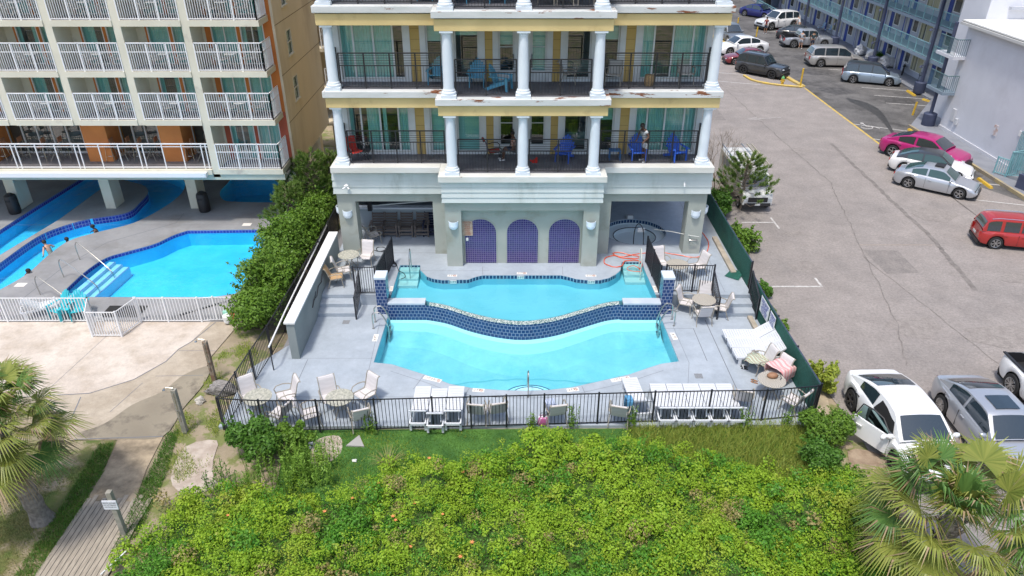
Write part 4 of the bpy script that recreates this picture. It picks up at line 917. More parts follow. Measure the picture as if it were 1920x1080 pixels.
# style: L,W, wheel radius, front/rear axle x, hood line (x,z) top of lower body, roof line of cabin, windows
STY={
 'sedan':dict(L=4.65,W=1.80,r=.33,ax=(1.42,-1.38),belt=[(-2.33,.62),(-2.25,.88),(-1.6,.97),(0,.93),(.75,.92),(1.5,.82),(2.05,.70),(2.3,.52)],roof=[(-1.95,.96),(-1.25,1.27),(-.75,1.40),(0,1.43),(.35,1.40),(1.05,.93)],wins=[(-1.35,-.55),(-.45,.75)],sill=.19),
 'coupe':dict(L=4.7,W=1.86,r=.35,ax=(1.45,-1.45),belt=[(-2.35,.62),(-2.3,.94),(-1.5,1.0),(0,.96),(.8,.94),(1.6,.86),(2.1,.76),(2.35,.55)],roof=[(-1.95,1.0),(-1.2,1.29),(-.7,1.42),(0,1.46),(.5,1.42),(1.25,.97)],wins=[(-1.3,-.42),(-.30,.92)],sill=.19),
 'suv':dict(L=4.5,W=1.86,r=.37,ax=(1.38,-1.32),belt=[(-2.22,.60),(-2.2,1.02),(0,1.02),(.7,1.0),(1.5,.95),(2.1,.84),(2.25,.6)],roof=[(-2.18,1.04),(-1.9,1.58),(-1.2,1.68),(0,1.70),(.25,1.66),(.95,1.02)],wins=[(-1.95,-1.25),(-1.15,-.3),(-.2,.65)],sill=.26),
 'boxsuv':dict(L=4.6,W=1.88,r=.38,ax=(1.40,-1.35),belt=[(-2.28,.58),(-2.25,1.06),(0,1.06),(.8,1.05),(1.7,1.02),(2.2,.95),(2.3,.6)],roof=[(-2.22,1.08),(-2.0,1.66),(-1.6,1.76),(0,1.77),(.3,1.74),(.85,1.07)],wins=[(-2.0,-1.3),(-1.12,-.3),(-.18,.6)],sill=.28),
 'van':dict(L=4.95,W=1.92,r=.35,ax=(1.50,-1.45),belt=[(-2.46,.60),(-2.42,1.02),(0,1.0),(1.0,.97),(1.6,.92),(2.25,.78),(2.47,.55)],roof=[(-2.38,1.04),(-2.1,1.62),(-1.7,1.70),(0,1.72),(.55,1.66),(1.45,.97)],wins=[(-2.15,-1.25),(-1.15,-.1),(0,1.05)],sill=.21),
 'pickup':dict(L=5.2,W=1.86,r=.39,ax=(1.65,-1.55),belt=[(-2.58,.62),(-2.55,1.08),(0,1.08),(.9,1.06),(1.7,1.04),(2.4,.98),(2.6,.62)],roof=[(-.98,1.08),(-.85,1.66),(-.5,1.76),(.5,1.76),(.68,1.74),(1.2,1.07)],wins=[(-.75,-.15),(-.05,.85)],sill=.32,bed=(-2.5,-1.08)),
}
def wheel(parent,x,y,r,side,rim=RIM,spokes=5):
    b=MB(); w=.21; prof=[(r*.66,0),(r*.97,.01),(r,.04),(r,w-.04),(r*.97,w-.01),(r*.66,w)]
    n=24; vs=[]
    for rr,yy in prof:
        for k in range(n):
            a=2*math.pi*k/n; vs.append((rr*math.cos(a),yy,rr*math.sin(a)))
    fs=[(i*n+k,(i+1)*n+k,(i+1)*n+(k+1)%n,i*n+(k+1)%n) for i in range(len(prof)-1) for k in range(n)]
    b.add(vs,fs); o=b.build('wheel',RUBBER,parent,smooth=True,auto=40)
    o.location=(x,y if side<0 else y,r); 
    if side>0: o.rotation_euler=(0,0,math.pi)
    # outer face is at local y=0
    m=MB(); rr=r*.67; vs=[(0,.10,0)]+[(rr*math.cos(2*math.pi*k/24),.10,rr*math.sin(2*math.pi*k/24)) for k in range(24)]
    m.add(vs,[(0,k+1,(k+1)%24+1) for k in range(24)],1)
    ring=[(rr*math.cos(2*math.pi*k/24),.015,rr*math.sin(2*math.pi*k/24)) for k in range(24)]; m.tube(ring,.018,5,closed=True)
    for k in range(spokes):
        a=2*math.pi*k/spokes+.3
        for d in (-.16,.16):
            m.beam((.05*math.cos(a),.03,.05*math.sin(a)),(rr*math.cos(a+d),.015,rr*math.sin(a+d)),.045*r/.35,.03)
    m.bar((0,.0,0),(0,.09,0),.055,10); m.build('rim',[rim,UND],o)
    return o
def make_car(name,style,pmat,glass=CGL,rim=RIM,roofmat=None,sunroof=False,rails=False,clad=False,dooropen=False,spoiler=False,spokes=5,roofbox=None,skip=()):
    st=STY[style]; L,W,r=st['L'],st['W'],st['r']; hw=W/2; root=thing(name,None,None); belt=st['belt']; roof=st['roof']; sill=st['sill']
    XS=sorted(set([round(x,3) for x in np.linspace(-L/2,L/2,57)]+[st['ax'][0]+s*(r+.07) for s in (-1,1)]+[st['ax'][1]+s*(r+.07) for s in (-1,1)]))
    def wid(x):
        t=abs(x)/(L/2); return hw*(1-.02*t-.16*max(0,(t-.78)/.22)**2)
    def zb(x):
        z=sill+ (.10*max(0,(abs(x)/(L/2)-.85)/.15))
        for a in st['ax']:
            R_=r+.07; d=abs(x-a)
            if d<R_: z=max(z,r+math.sqrt(R_*R_-d*d))
        return z
    def zt(x): return interp(belt,x)
    b=MB(); cols=9; vs=[]
    for x in XS:
        w=wid(x); B=zb(x); T=zt(x); T=max(T,B+.04); bulge=.035
        endr=max(0,(abs(x)/(L/2)-.93)/.07)*.10
        yz=[(w-.03,B),(w,B+(T-B)*.15),(w+bulge*.4,B+(T-B)*.45),(w,B+(T-B)*.72),(w-.035,T-.07 if T-.07>B else T-.02),(w-.075,T-.015),(w-.16,T+.004),(w*.5,T+.028),(0,T+.036)]
        ring=[(x-math.copysign(endr*(abs(i-4)/4)**1.5,x),y,z) for i,(y,z) in enumerate(yz)]
        ring=ring+[(p[0],-p[1],p[2]) for p in ring[-2::-1]]
        vs+=ring
    n=2*cols-1; fs=[(i*n+j,(i+1)*n+j,(i+1)*n+j+1,i*n+j+1) for i in range(len(XS)-1) for j in range(n-1)]
    fs=[f[::-1] for f in fs]
    bed=st.get('bed')
    if bed:
        fs=[f for f in fs if not (bed[0]<sum(vs[q][0] for q in f)/4<bed[1] and abs(sum(vs[q][1] for q in f)/4)<hw-.17 and sum(vs[q][2] for q in f)/4>.9)]
    b.add(vs,fs); b.add([vs[j] for j in range(n)],[tuple(range(n))]); b.add([vs[(len(XS)-1)*n+j] for j in range(n)],[tuple(range(n))[::-1]])
    body=b.build('body',pmat,root,smooth=True,auto=38)
    # lower trim/cladding, underbody
    u=MB(); u.box(-L/2+.12,-hw+.14,.17,L/2-.12,hw-.14,.62); u.build('underbody',UND,body)
    c=MB(); c.box(-L/2+.0,-hw+.2,.24,-L/2+.1,hw-.2,.42); c.box(L/2-.1,-hw+.2,.2,L/2+.015,hw-.2,.40); 
    if clad:
        for s in (-1,1):
            c.box(st['ax'][1]+r+.1,min(s*(hw-.02),s*(hw+.03)),sill-.02,st['ax'][0]-r-.1,max(s*(hw-.02),s*(hw+.03)),sill+.17)
            for a in st['ax']:
                c.tube([(a+(r+.10)*math.cos(R(q)),s*(hw+.0),r+(r+.09)*math.sin(R(q))) for q in range(-8,190,18)],.045,5)
    c.build('bumper_trim',PLAS,body)
    # cabin
    zr=[p for p in roof]; x0,x3=roof[0][0],roof[-1][0]
    rxs=np.linspace(x0,x3,41); prs=[(p[0],p[1]) for p in roof]; peak=max(p[1] for p in roof)
    def rz_(x):
        # softened roofline
        return sum(interp(prs,x+d) for d in (-.09,-.045,0,.045,.09))/5
    lowc=hw-.10; tum=.17 if style not in('boxsuv',) else .12
    def side(x,t,off=0):   # t 0 at belt, 1 at roof edge
        zt_=rz_(x); zb_=zt(x)-.02; z=zb_+(zt_-zb_)*t; fr=(z-zb_)/(peak-zb_) if peak>zb_ else 0
        return (lowc-tum*fr**1.15+off*.95, z+off*.1)
    vs=[]
    K=[0,.3,.6,.85,.97]
    for x in rxs:
        ring=[]
        for t in K:
            y,z=side(x,t); ring.append((x,y,z))
        y,z=side(x,1); zc=rz_(x)
        ring+= [(x,y-.06,zc+.012),(x,y*.5,zc+.035),(x,0,zc+.042)]
        ring=ring+[(p[0],-p[1],p[2]) for p in ring[-2::-1]]; vs+=ring
    n=15; fs=[(i*n+j+1,(i+1)*n+j+1,(i+1)*n+j,i*n+j) for i in range(len(rxs)-1) for j in range(n-1)]
    q=MB(); q.add(vs,fs); q.build('cabin',roofmat or pmat,root,smooth=True,auto=45)
    # side windows
    for s in (-1,1):
        for wi,(a,b_) in enumerate(st['wins']):
            if s<0 and ('w',wi) in skip: continue
            g=MB(); N=8; vs=[]
            for i in range(N+1):
                x=a+(b_-a)*i/N; zt_=rz_(x); zb_=zt(x)-.02; tt=.90; bb=.09
                if zt_-zb_<.17: tt=.55
                for t in (bb,.5*(bb+tt),tt):
                    y,z=side(x,t,.012); vs.append((x,s*y,z))
            fs=[(3*i+j,3*i+3+j,3*i+4+j,3*i+1+j) for i in range(N) for j in range(2)]
            g.add(vs,[f if s<0 else f[::-1] for f in fs]); g.build('side_window',glass,root,smooth=True)
    # windscreen and rear glass, laid on the sloping ends of the cabin
    def end_glass(xa,xb,name,ins=.10):
        g=MB(); N=6; vs=[]
        for i in range(N+1):
            x=xa+(xb-xa)*i/N; y,z=side(x,1); zc=rz_(x)
            dz=(rz_(x+.02)-rz_(x-.02))/.04; L_=math.hypot(1,dz); nx,nz=-dz/L_*.016,1/L_*.016
            for f,cr in ((-1,.012),(-.5,.035),(0,.042),(.5,.035),(1,.012)):
                yy=(y-ins)*f; vs.append((x+nx,yy,zc+cr*1.0+nz+.004))
        fs=[(5*i+j,5*i+5+j,5*i+6+j,5*i+1+j) for i in range(N) for j in range(4)]
        g.add(vs,fs); return g.build(name,glass,root,smooth=True)
    fx=roof[-1][0]-roof[-2][0]; end_glass(roof[-2][0]+fx*.10,roof[-1][0]-fx*.04,'windscreen')
    rx=roof[1][0]-roof[0][0] if style in('sedan','coupe') else roof[1][0]-roof[0][0]
    if style in ('sedan','coupe'): end_glass(roof[0][0]+rx*.22,roof[2][0]-.12,'rear_window')
    else: end_glass(roof[0][0]+.02,roof[1][0]-.02,'rear_window',.14)
    if sunroof:
        g=MB(); y=.36; xa,xb=(-.42,.22); vs=[]
        for x in (xa,xb):
            for f in (-y,0,y): vs.append((x,f,rz_(x)+.075-abs(f)*.03))
        g.add(vs,[(0,3,4,1),(1,4,5,2)]); g.build('sunroof',glass,root)
    if rails:
        g=MB()
        for s in (-1,1): g.tube([(x,s*(side(x,1)[0]-.07),rz_(x)+.07) for x in np.linspace(roof[1][0]+.15,roof[-2][0]-.1,6)],.02,5)
        g.build('roof_rail',CHR if rails==2 else PLAS,root)
    if roofbox: MB().box(-.3,-.3,peak+.04,.2,.3,peak+.12).build('roof_rack_box',roofbox,root)
    if spoiler: MB().box(x0-.1,-hw+.2,zt(x0)+.08,x0+.1,hw-.2,zt(x0)+.11).build('spoiler',pmat,root,bevel=.01)
    # wheels
    for a in st['ax']:
        for s in (-1,1): wheel(root,a,s*(hw+.012),r,s,rim,spokes)
    # lamps, plate, mirrors, handles
    ex=L/2
    for s in (-1,1):
        z=zt(ex-.2)-.12; w=wid(ex-.12)
        g=MB(); g.add([(ex-.02,s*(w-.42),z-.05),(ex-.06,s*(w-.15),z-.04),(ex-.40,s*(w+.012),z+.03),(ex-.42,s*(w-.02),z+.11),(ex-.14,s*(w-.2),z+.10),(ex-.05,s*(w-.42),z+.04)],[(0,1,4,5) if s<0 else (5,4,1,0),(1,2,3,4) if s<0 else (4,3,2,1)])
        g.build('headlight',HL,root)
        z=zt(-ex+.12)-.10; w=wid(-ex+.1); tall=.30 if style in('suv','boxsuv','van','pickup') else .14
        g=MB(); g.add([(-ex-.012,s*(w-.38 if tall<.2 else w-.24),z-tall),(-ex-.012,s*(w-.10),z-tall),(-ex+.26,s*(w+.022),z-tall*.8),(-ex+.26,s*(w+.005),z+.02),(-ex-.0,s*(w-.12),z+.02),(-ex-.008,s*(w-.38 if tall<.2 else w-.24),z+.02)],[(5,4,1,0) if s<0 else (0,1,4,5),(4,3,2,1) if s<0 else (1,2,3,4)]); g.build('tail_light',TLI,root)
        xm=st['wins'][-1][1]-.0; y,z=side(xm,.12); g=MB(); g.lathe([(.02,-.07),(.075,-.05),(.085,.02),(.06,.075),(.01,.085)],c=(xm+.06,s*(y+.15),z+.03),n=10,sx=.75,sy=1.35); g.beam((xm+.06,s*(y-.03),z),(xm+.06,s*(y+.1),z+.02),.05,.03); g.build('mirror',pmat,root,smooth=True)
    g=MB(); g.box(-ex-.025,-.2,.62,-ex-.01,.2,.76); g.build('number_plate',M('plate_white',(.7,.7,.68),rough=.5),root)
    g=MB(); zz=zt(ex-.15)-.16; g.box(ex-.06,-.42,zz-.16,ex+.012,.42,zz); g.build('grille',PLAS,root,bevel=.01)
    # shut lines and handles as fine dark trim
    g=MB(); h=MB()
    for s in (-1,1):
        for (a,b_) in st['wins'][-2:]:
            for x in (b_+.04,):
                w=wid(x)+.016; g.box(x-.006,min(s*(w-.02),s*w),zb(x)+.06,x+.006,max(s*(w-.02),s*w),zt(x)-.1)
            w=wid(a)+.02; h.box(a+.08,min(s*(w-.05),s*(w+.012)),zt(a)-.20,a+.26,max(s*(w-.05),s*(w+.012)),zt(a)-.165)
        a=st['wins'][-2][0]; w=wid(a)+.016; g.box(a-.01,min(s*(w-.02),s*w),zb(a)+.05,a+.002,max(s*(w-.02),s*w),zt(a)-.1)
    g.build('shut_line',PLAS,body); h.build('door_handle',pmat if style!='coupe' else PLAS,body)
    if bed:
        g=MB(); g.box(bed[0]+.02,-hw+.20,.66,bed[1],hw-.20,.70); 
        for s in (-1,1): g.box(bed[0],min(s*(hw-.2),s*(hw-.17)),.66,bed[1],max(s*(hw-.2),s*(hw-.17)),1.09); g.box(bed[0]-.02,min(s*(hw-.17),s*(hw-.07)),1.088,bed[1],max(s*(hw-.17),s*(hw-.07)),1.125)
        g.box(bed[0],-hw+.2,.66,bed[0]+.03,hw-.2,1.1); g.build('cargo_bed',PLAS,root)
    root['_h']=peak; return root
def place_car(root,rear,front,label,side=-1,cat='car',name=None,z=.012):
    """rear and front: pixels where the two tyres on the seen side touch the ground; side -1 = right-hand tyres"""
    a=Vector((*G(*rear,z),0)); b=Vector((*G(*front,z),0)); mid=(a+b)/2; d=(b-a); wbk=d.length; d.normalize()
    ang=math.atan2(d.y,d.x); n=Vector((-d.y,d.x,0)); o=root; hwd=root['_w']; mx=root['_mx']
    c=mid+n*(hwd*(-side)) - d*mx
    o.location=(c.x,c.y,z); o.rotation_euler=(0,0,ang); tag(o,label,cat); s=wbk/root['_wb']
    s=min(max(s,.82),1.12); o.scale=(s,s,s); return o
def car(style,pm,rear,front,label,side=-1,cat='car',name='parked_car',**k):
    r=make_car(name,style,pm,**k); st=STY[style]; r['_w']=st['W']/2-.1; r['_mx']=sum(st['ax'])/2; r['_wb']=st['ax'][0]-st['ax'][1]
    return place_car(r,rear,front,label,side,cat)
P_SIL=paint('silver_paint',(.50,.52,.55),.55,.3); P_WHT=paint('white_car_paint',(.78,.78,.77)); P_PNK=paint('pink_car_paint',(.40,.012,.14)); P_RED=paint('red_car_paint',(.38,.02,.018)); P_BLK=paint('charcoal_car_paint',(.045,.047,.05),.2); P_NAVY=paint('navy_car_paint',(.015,.02,.14),.2); P_GRY=paint('grey_car_paint',(.20,.22,.24),.4); P_BLU=paint('blue_silver_paint',(.34,.42,.50),.5,.3); P_CHA=paint('beige_silver_paint',(.52,.50,.47),.5,.3); P_MAR=paint('maroon_car_paint',(.20,.015,.02),.1)
car('sedan',P_SIL,(1700,352),(1795,373),'silver sedan with green tinted glass, nearest of the three cars by the pale wall',glass=CGL2,roofbox=PLAS)
car('sedan',P_WHT,(1692,325),(1788,343),'white sedan with a black roof between the pink and the silver sedan',roofmat=P_BLK,glass=CGL2)
car('coupe',P_PNK,(1672,293),(1768,318),'bright pink coupe beside the pale grey wall',name='parked_car')
car('boxsuv',P_RED,(1869,469),(1957,477),'red boxy off-roader cut off by the right edge of the street',rails=2,cat='suv',spokes=6,roofmat=P_RED)
car('boxsuv',P_BLK,(1393,138),(1446,148),'black off-roader parked by the yellow hydrant',clad=True,rim=RIMD,rails=1,cat='suv',name='parked_suv')
car('van',P_BLU,(1598,156),(1665,162),'blue-silver minivan with sleek black roof, nearest of the vans by the motel',cat='minivan',name='parked_van',spokes=5,roofmat=P_BLK)
car('van',P_CHA,(1537,126),(1600,127),'older beige-silver minivan left of the blue-silver one',cat='minivan',name='parked_van')
car('pickup',P_SIL,(1487,90),(1544,90),'silver pickup truck with people at its open door by the motel',cat='pickup',name='pickup_truck')
car('sedan',P_BLK,(1470,74),(1520,78),'black sedan half hidden behind the silver pickup',)
car('suv',P_WHT,(1487,53),(1441,57),'white off-roader facing the street, with a person at its bonnet',side=1,cat='suv',name='parked_suv')
car('sedan',P_NAVY,(1396,30),(1433,36),'dark blue sedan at the far end of the lot',)
car('suv',P_GRY,(1345,72),(1364,82),'grey off-roader partly hidden by the white columns',cat='suv',name='parked_suv')
car('sedan',P_WHT,(1424,101),(1364,104),'white sedan between the grey and the red cars beside the hotel',side=1)
car('sedan',P_MAR,(1430,122),(1377,122),'maroon coupe mostly hidden behind the black off-roader',side=1)
# near cars, seen from behind and above
def near_car(root,c,ang,s,label,cat,z=.012): root.location=(c[0],c[1],z); root.rotation_euler=(0,0,ang); root.scale=(s,s,s); tag(root,label,cat); return root
def open_door(root,pm,glass):
    st=STY['coupe']; hw=st['W']/2
    # dark panel on the body side painted for the unlit interior, seats before it
    g=MB(); g.add([(-.28,-hw-.012,.34),(.92,-hw-.012,.34),(.94,-hw-.0,.90),(-.30,-hw-.0,.93)],[(0,1,2,3)]); g.add([(-.30,-hw+.06,.99),(.92,-hw+.07,.98),(.62,-hw+.21,1.27),(-.20,-hw+.22,1.34)],[(0,1,2,3)]); g.build('dark_cabin_panel',UND,root)
    g=MB(); g.box(-.36,-hw-.03,.42,.16,-hw+.1,.60); g.box(-.42,-hw-.03,.55,-.28,-hw+.1,.92); g.build('seat',SEAT,root,bevel=.03)
    d=thing('door',None,None); d.parent=root; d.location=(.98,-hw-.03,0); d.rotation_euler=(0,0,R(30))
    for k in ('label','category'):
        if k in d: del d[k]
    b=MB(); b.add([(0,-.03,.32),(-1.15,-.03,.32),(-1.2,.0,.62),(-1.2,.03,.93),(0,.03,.90),(0,.0,.6)]+[(0,.05,.32),(-1.15,.05,.32),(-1.2,.07,.62),(-1.2,.09,.93),(0,.09,.90),(0,.07,.6)],[(0,5,2,1),(5,4,3,2),(6,7,8,11),(11,8,9,10),(4,10,9,3),(0,1,7,6),(1,2,8,7),(2,3,9,8),(0,6,11,5),(5,11,10,4)])
    b.build('door_panel',pm,d)
    b=MB(); b.tube([(-.02,.08,.92),(-.42,.20,1.25),(-.75,.23,1.31),(-1.12,.23,1.30),(-1.2,.09,.94)],.022,5); b.build('door_frame',PLAS,d)
    b=MB(); b.add([(-.06,.08,.92),(-.42,.19,1.23),(-.75,.22,1.29),(-1.1,.22,1.28),(-1.16,.09,.94)],[(4,3,2,1,0)]); b.build('side_window',glassy('door_glass',(.35,.5,.5),refl=.1),d)
    b=MB(); b.lathe([(.02,-.07),(.08,-.05),(.09,.02),(.06,.075),(.01,.085)],c=(-.1,-.16,.95),n=10,sx=.8,sy=1.4); b.build('mirror',pm,d,smooth=True); MB().box(-1.05,-.055,.72,-.85,-.02,.755).build('door_handle',pm,d)
r=make_car('parked_car','coupe',P_WHT,rim=RIMD,skip=(('w',1),)); open_door(r,P_WHT,CGL); near_car(r,(12.45,17.98),R(-88.5),1.05,'white coupe with its door standing open beside the bushes','car')
r=make_car('parked_car','sedan',P_SIL,sunroof=True,spokes=9); near_car(r,(15.3,17.85),R(-90),1.03,'silver-grey sedan with a dark sunroof next to the white coupe','car')
r=make_car('pickup_truck','pickup',P_WHT,spokes=8); near_car(r,(18.25,18.75),R(-90),1.0,'white pickup truck with an empty black bed at the right edge','pickup')
# white work truck with a ladder rack, beside the hotel
wt=thing('work_truck','white box-bodied work truck with a ladder rack parked between the pine and the hotel','truck',(13.0,38.3,.012),R(-90))
BW=M('truck_white',(.66,.66,.63),(.56,.56,.54),sc=2,rough=.5)
b=MB(); b.box(-3.0,-.98,.55,1.15,.98,2.15); b.build('cargo_box',BW,wt,bevel=.06)
MB().box(-3.02,-.8,.7,-3.0,.8,1.9).build('rear_door',BW,wt)
b=MB(); 
for s in (-1,1): b.box(-2.2,s*.985-.01,1.35,-.6,s*.985+.01,1.95)
b.build('side_window',CGL2,wt)
b=MB(); prof=[(1.15,.45),(1.15,2.0),(1.55,2.0),(2.15,1.32),(2.85,1.18),(2.95,.9),(2.95,.45)]; n=len(prof); b.add([(x,-.92,z) for x,z in prof]+[(x,.92,z) for x,z in prof],[tuple(range(n)),tuple(range(n,2*n))[::-1]]+[(i,n+i,n+(i+1)%n,(i+1)%n) for i in range(n)]); b.build('cab',BW,wt,bevel=.07)
b=MB(); b.add([(1.62,-.78,1.97),(1.62,.78,1.97),(2.14,.8,1.37),(2.14,-.8,1.37)],[(0,1,2,3)][:1]); vv=[(x+.03,y,z+.03) for x,y,z in b.v]; b=MB(); b.add(vv,[(0,3,2,1)]); b.build('windscreen',CGL,wt)
MB().box(2.9,-.8,.42,3.0,.8,.62).box(2.93,-.6,.68,2.97,.6,.98).build('grille',PLAS,wt); MB().box(3.0,-.16,.48,3.015,.16,.60).build('number_plate',MT['plate_white'],wt)
for s in (-1,1): MB().box(2.9,min(s*.62,s*.86),.72,2.965,max(s*.62,s*.86),.92).build('headlight',HL,wt)
for x in (2.1,-1.9):
    for s in (-1,1): wheel(wt,x,s*.96,.38,s)
b=MB()
for s in (-1,.35,): b.beam((-2.9,s*.95,2.42),(1.4,s*.95,2.42),.05,.05)
for x in (-2.8,-1.4,0,1.2): b.beam((x,-.95,2.15),(x,-.95,2.42),.04,.04); b.beam((x,-.95,2.42),(x,.95,2.42),.03,.03)
b.build('ladder_rack',STEEL,wt)
b=MB()
for s in (.62,.92): b.beam((-2.6,s,2.50),(1.6,s,2.50),.05,.08)
for i in range(14): b.beam((-2.5+.3*i,.62,2.5),(-2.5+.3*i,.92,2.5),.03,.03)
tag(b.build('ladder',M('weathered_ladder',(.40,.37,.30),rough=.7)),'long ladder lying on the rack of the white work truck','ladder')
bpy.data.objects[-1] if 0 else None
lad=[o for o in bpy.data.objects if o.name=='ladder'][0]; wt.scale=(.86,)*3; lad.scale=(.86,)*3; lad.location=(13.0,38.3,.012); lad.rotation_euler=(0,0,R(-90))
# ================================================================= FURNITURE
FRAME=M('taupe_frame',(.36,.33,.27),(.30,.27,.22),sc=4,rough=.45); SLING=M('white_sling',(.64,.61,.60),(.58,.55,.54),sc=3,rough=.8,stretch=(1,14,1)); SLTAN=M('tan_sling',(.50,.33,.17),(.44,.29,.15),sc=4,rough=.8)
RESIN=M('white_resin',(.68,.70,.72),(.62,.64,.67),sc=2,rough=.45)
def sheet(mb,prof,w,th=.018,m=0):
    """a band of cloth: profile of (y,z) points, w wide in x, th thick"""
    P=[Vector((0,y,z)) for y,z in prof]; vs=[]
    for i,p in enumerate(P):
        d=(P[min(i+1,len(P)-1)]-P[max(i-1,0)]).normalized(); n=Vector((0,-d.z,d.y))*th
        for q in (p,p+n):
            for x in (-w/2,0,w/2): vs.append((x,q.y,q.z-(.012 if x==0 else 0)))
    fs=[]
    for i in range(len(P)-1):
        a=6*i; b=6*i+6
        fs+=[(a,b,b+1,a+1),(a+1,b+1,b+2,a+2),(a+4,b+4,b+3,a+3),(a+5,b+5,b+4,a+4),(a+3,b+3,b,a),(a+2,b+2,b+5,a+5)]
    k=6*(len(P)-1); fs+=[(0,1,4,3),(1,2,5,4),(k+3,k+4,k+1,k),(k+4,k+5,k+2,k+1)]
    return mb.add(vs,fs,m)
def patio_chair(sl=None,fr=None,h=1.0):
    """faces +y"""
    sl=sl or SLING; fr=fr or FRAME; t=thing('patio_chair',None,'chair'); w=.56
    sheet(MB(),[(.27,.43),(.20,.445),(0,.41),(-.20,.39)],w-.06).build('seat',sl,t,smooth=True) if 0 else None
    b=MB(); sheet(b,[(.28,.40),(.25,.44),(.1,.425),(-.12,.40),(-.21,.40)],w-.06); b.build('seat',sl,t)
    b=MB(); sheet(b,[(-.21,.40),(-.25,.50),(-.31,.70),(-.37,h-.08),(-.41,h-.01),(-.46,h),(-.49,h-.04)],w-.06); b.build('backrest',sl,t)
    f=MB()
    for s in (-1,1):
        x=s*w/2; f.tube([(x,.29,.40),(x,.25,.44),(x,.1,.425),(x,-.2,.40),(x,-.25,.5),(x,-.31,.7),(x,-.37,h-.08),(x,-.42,h-.0),(x,-.48,h-.03)],.018,6)
    f.bar((-w/2,.05,.41),(w/2,.05,.41),.014,6); f.bar((-w/2,-.48,h-.03),(w/2,-.48,h-.03),.016,6); f.build('frame',fr,t)
    for s in (-1,1):
        x=s*(w/2+.02)
        a=MB(); a.tube([(x,.28,.42),(x+s*.03,.31,.56),(x+s*.04,.22,.655),(x+s*.045,0,.665),(x+s*.03,-.2,.62),(x,-.28,.58)],.02,6); a.build('armrest',fr,t)
        a=MB(); a.tube([(x,.25,.43),(x+s*.01,.27,.2),(x+s*.02,.31,.0)],.017,6); a.build('leg',fr,t)
        a=MB(); a.tube([(x,-.2,.42),(x+s*.01,-.27,.2),(x+s*.02,-.36,.0)],.017,6); a.build('leg',fr,t)
    return t
def lattice():
    m=bpy.data.materials.new('cast_lattice'); m.use_nodes=True; n=m.node_tree.nodes; l=m.node_tree.links; b=n['Principled BSDF']
    tc=n.new('ShaderNodeTexCoord'); sp=n.new('ShaderNodeSeparateXYZ'); l.new(tc.outputs['Object'],sp.inputs[0])
    at=n.new('ShaderNodeMath'); at.operation='ARCTAN2'; l.new(sp.outputs[1],at.inputs[0]); l.new(sp.outputs[0],at.inputs[1])
    ln=n.new('ShaderNodeVectorMath'); ln.operation='LENGTH'; l.new(tc.outputs['Object'],ln.inputs[0])
    m1=n.new('ShaderNodeMath'); m1.operation='MULTIPLY'; m1.inputs[1].default_value=36; l.new(at.outputs[0],m1.inputs[0]); s1=n.new('ShaderNodeMath'); s1.operation='SINE'; l.new(m1.outputs[0],s1.inputs[0])
    m2=n.new('ShaderNodeMath'); m2.operation='MULTIPLY'; m2.inputs[1].default_value=62; l.new(ln.outputs['Value'],m2.inputs[0]); s2=n.new('ShaderNodeMath'); s2.operation='SINE'; l.new(m2.outputs[0],s2.inputs[0])
    mm=n.new('ShaderNodeMath'); mm.operation='MULTIPLY'; l.new(s1.outputs[0],mm.inputs[0]); l.new(s2.outputs[0],mm.inputs[1])
    mr=n.new('ShaderNodeMapRange'); mr.inputs[1].default_value=.15; mr.inputs[2].default_value=.5; l.new(mm.outputs[0],mr.inputs[0])
    mx=n.new('ShaderNodeMix'); mx.data_type='RGBA'; l.new(mr.outputs[0],mx.inputs[0]); mx.inputs[6].default_value=(.47,.43,.36,1); mx.inputs[7].default_value=(.17,.16,.14,1); l.new(mx.outputs[2],b.inputs['Base Color']); b.inputs['Roughness'].default_value=.5
    return m
LAT=lattice()
def patio_table(r=.46,top=None):
    t=thing('patio_table',None,'table'); 
    MB().lathe([(r-.02,-.02),(r,-.01),(r,.01),(r-.03,.018)],c=(0,0,0),n=40).build('tabletop',top or LAT,t); t.children[0].location=(0,0,.70)
    for k in range(4):
        a=R(45+90*k); c,s=math.cos(a),math.sin(a); b=MB(); b.tube([(c*.32,s*.32,.68),(c*.20,s*.20,.52),(c*.12,s*.12,.35),(c*.25,s*.25,.15),(c*.36,s*.36,0)],.02,6); b.build('leg',FRAME,t)
    b=MB(); b.tube([(.17*math.cos(2*math.pi*k/16),.17*math.sin(2*math.pi*k/16),.3) for k in range(16)],.012,5,closed=True); b.build('ring_brace',FRAME,t)
    return t
STONE=M('mottled_stone_top',(.42,.41,.33),(.30,.30,.25),sc=9,rough=.6,lo=.42,hi=.58,c3=(.52,.50,.42),sc3=14)
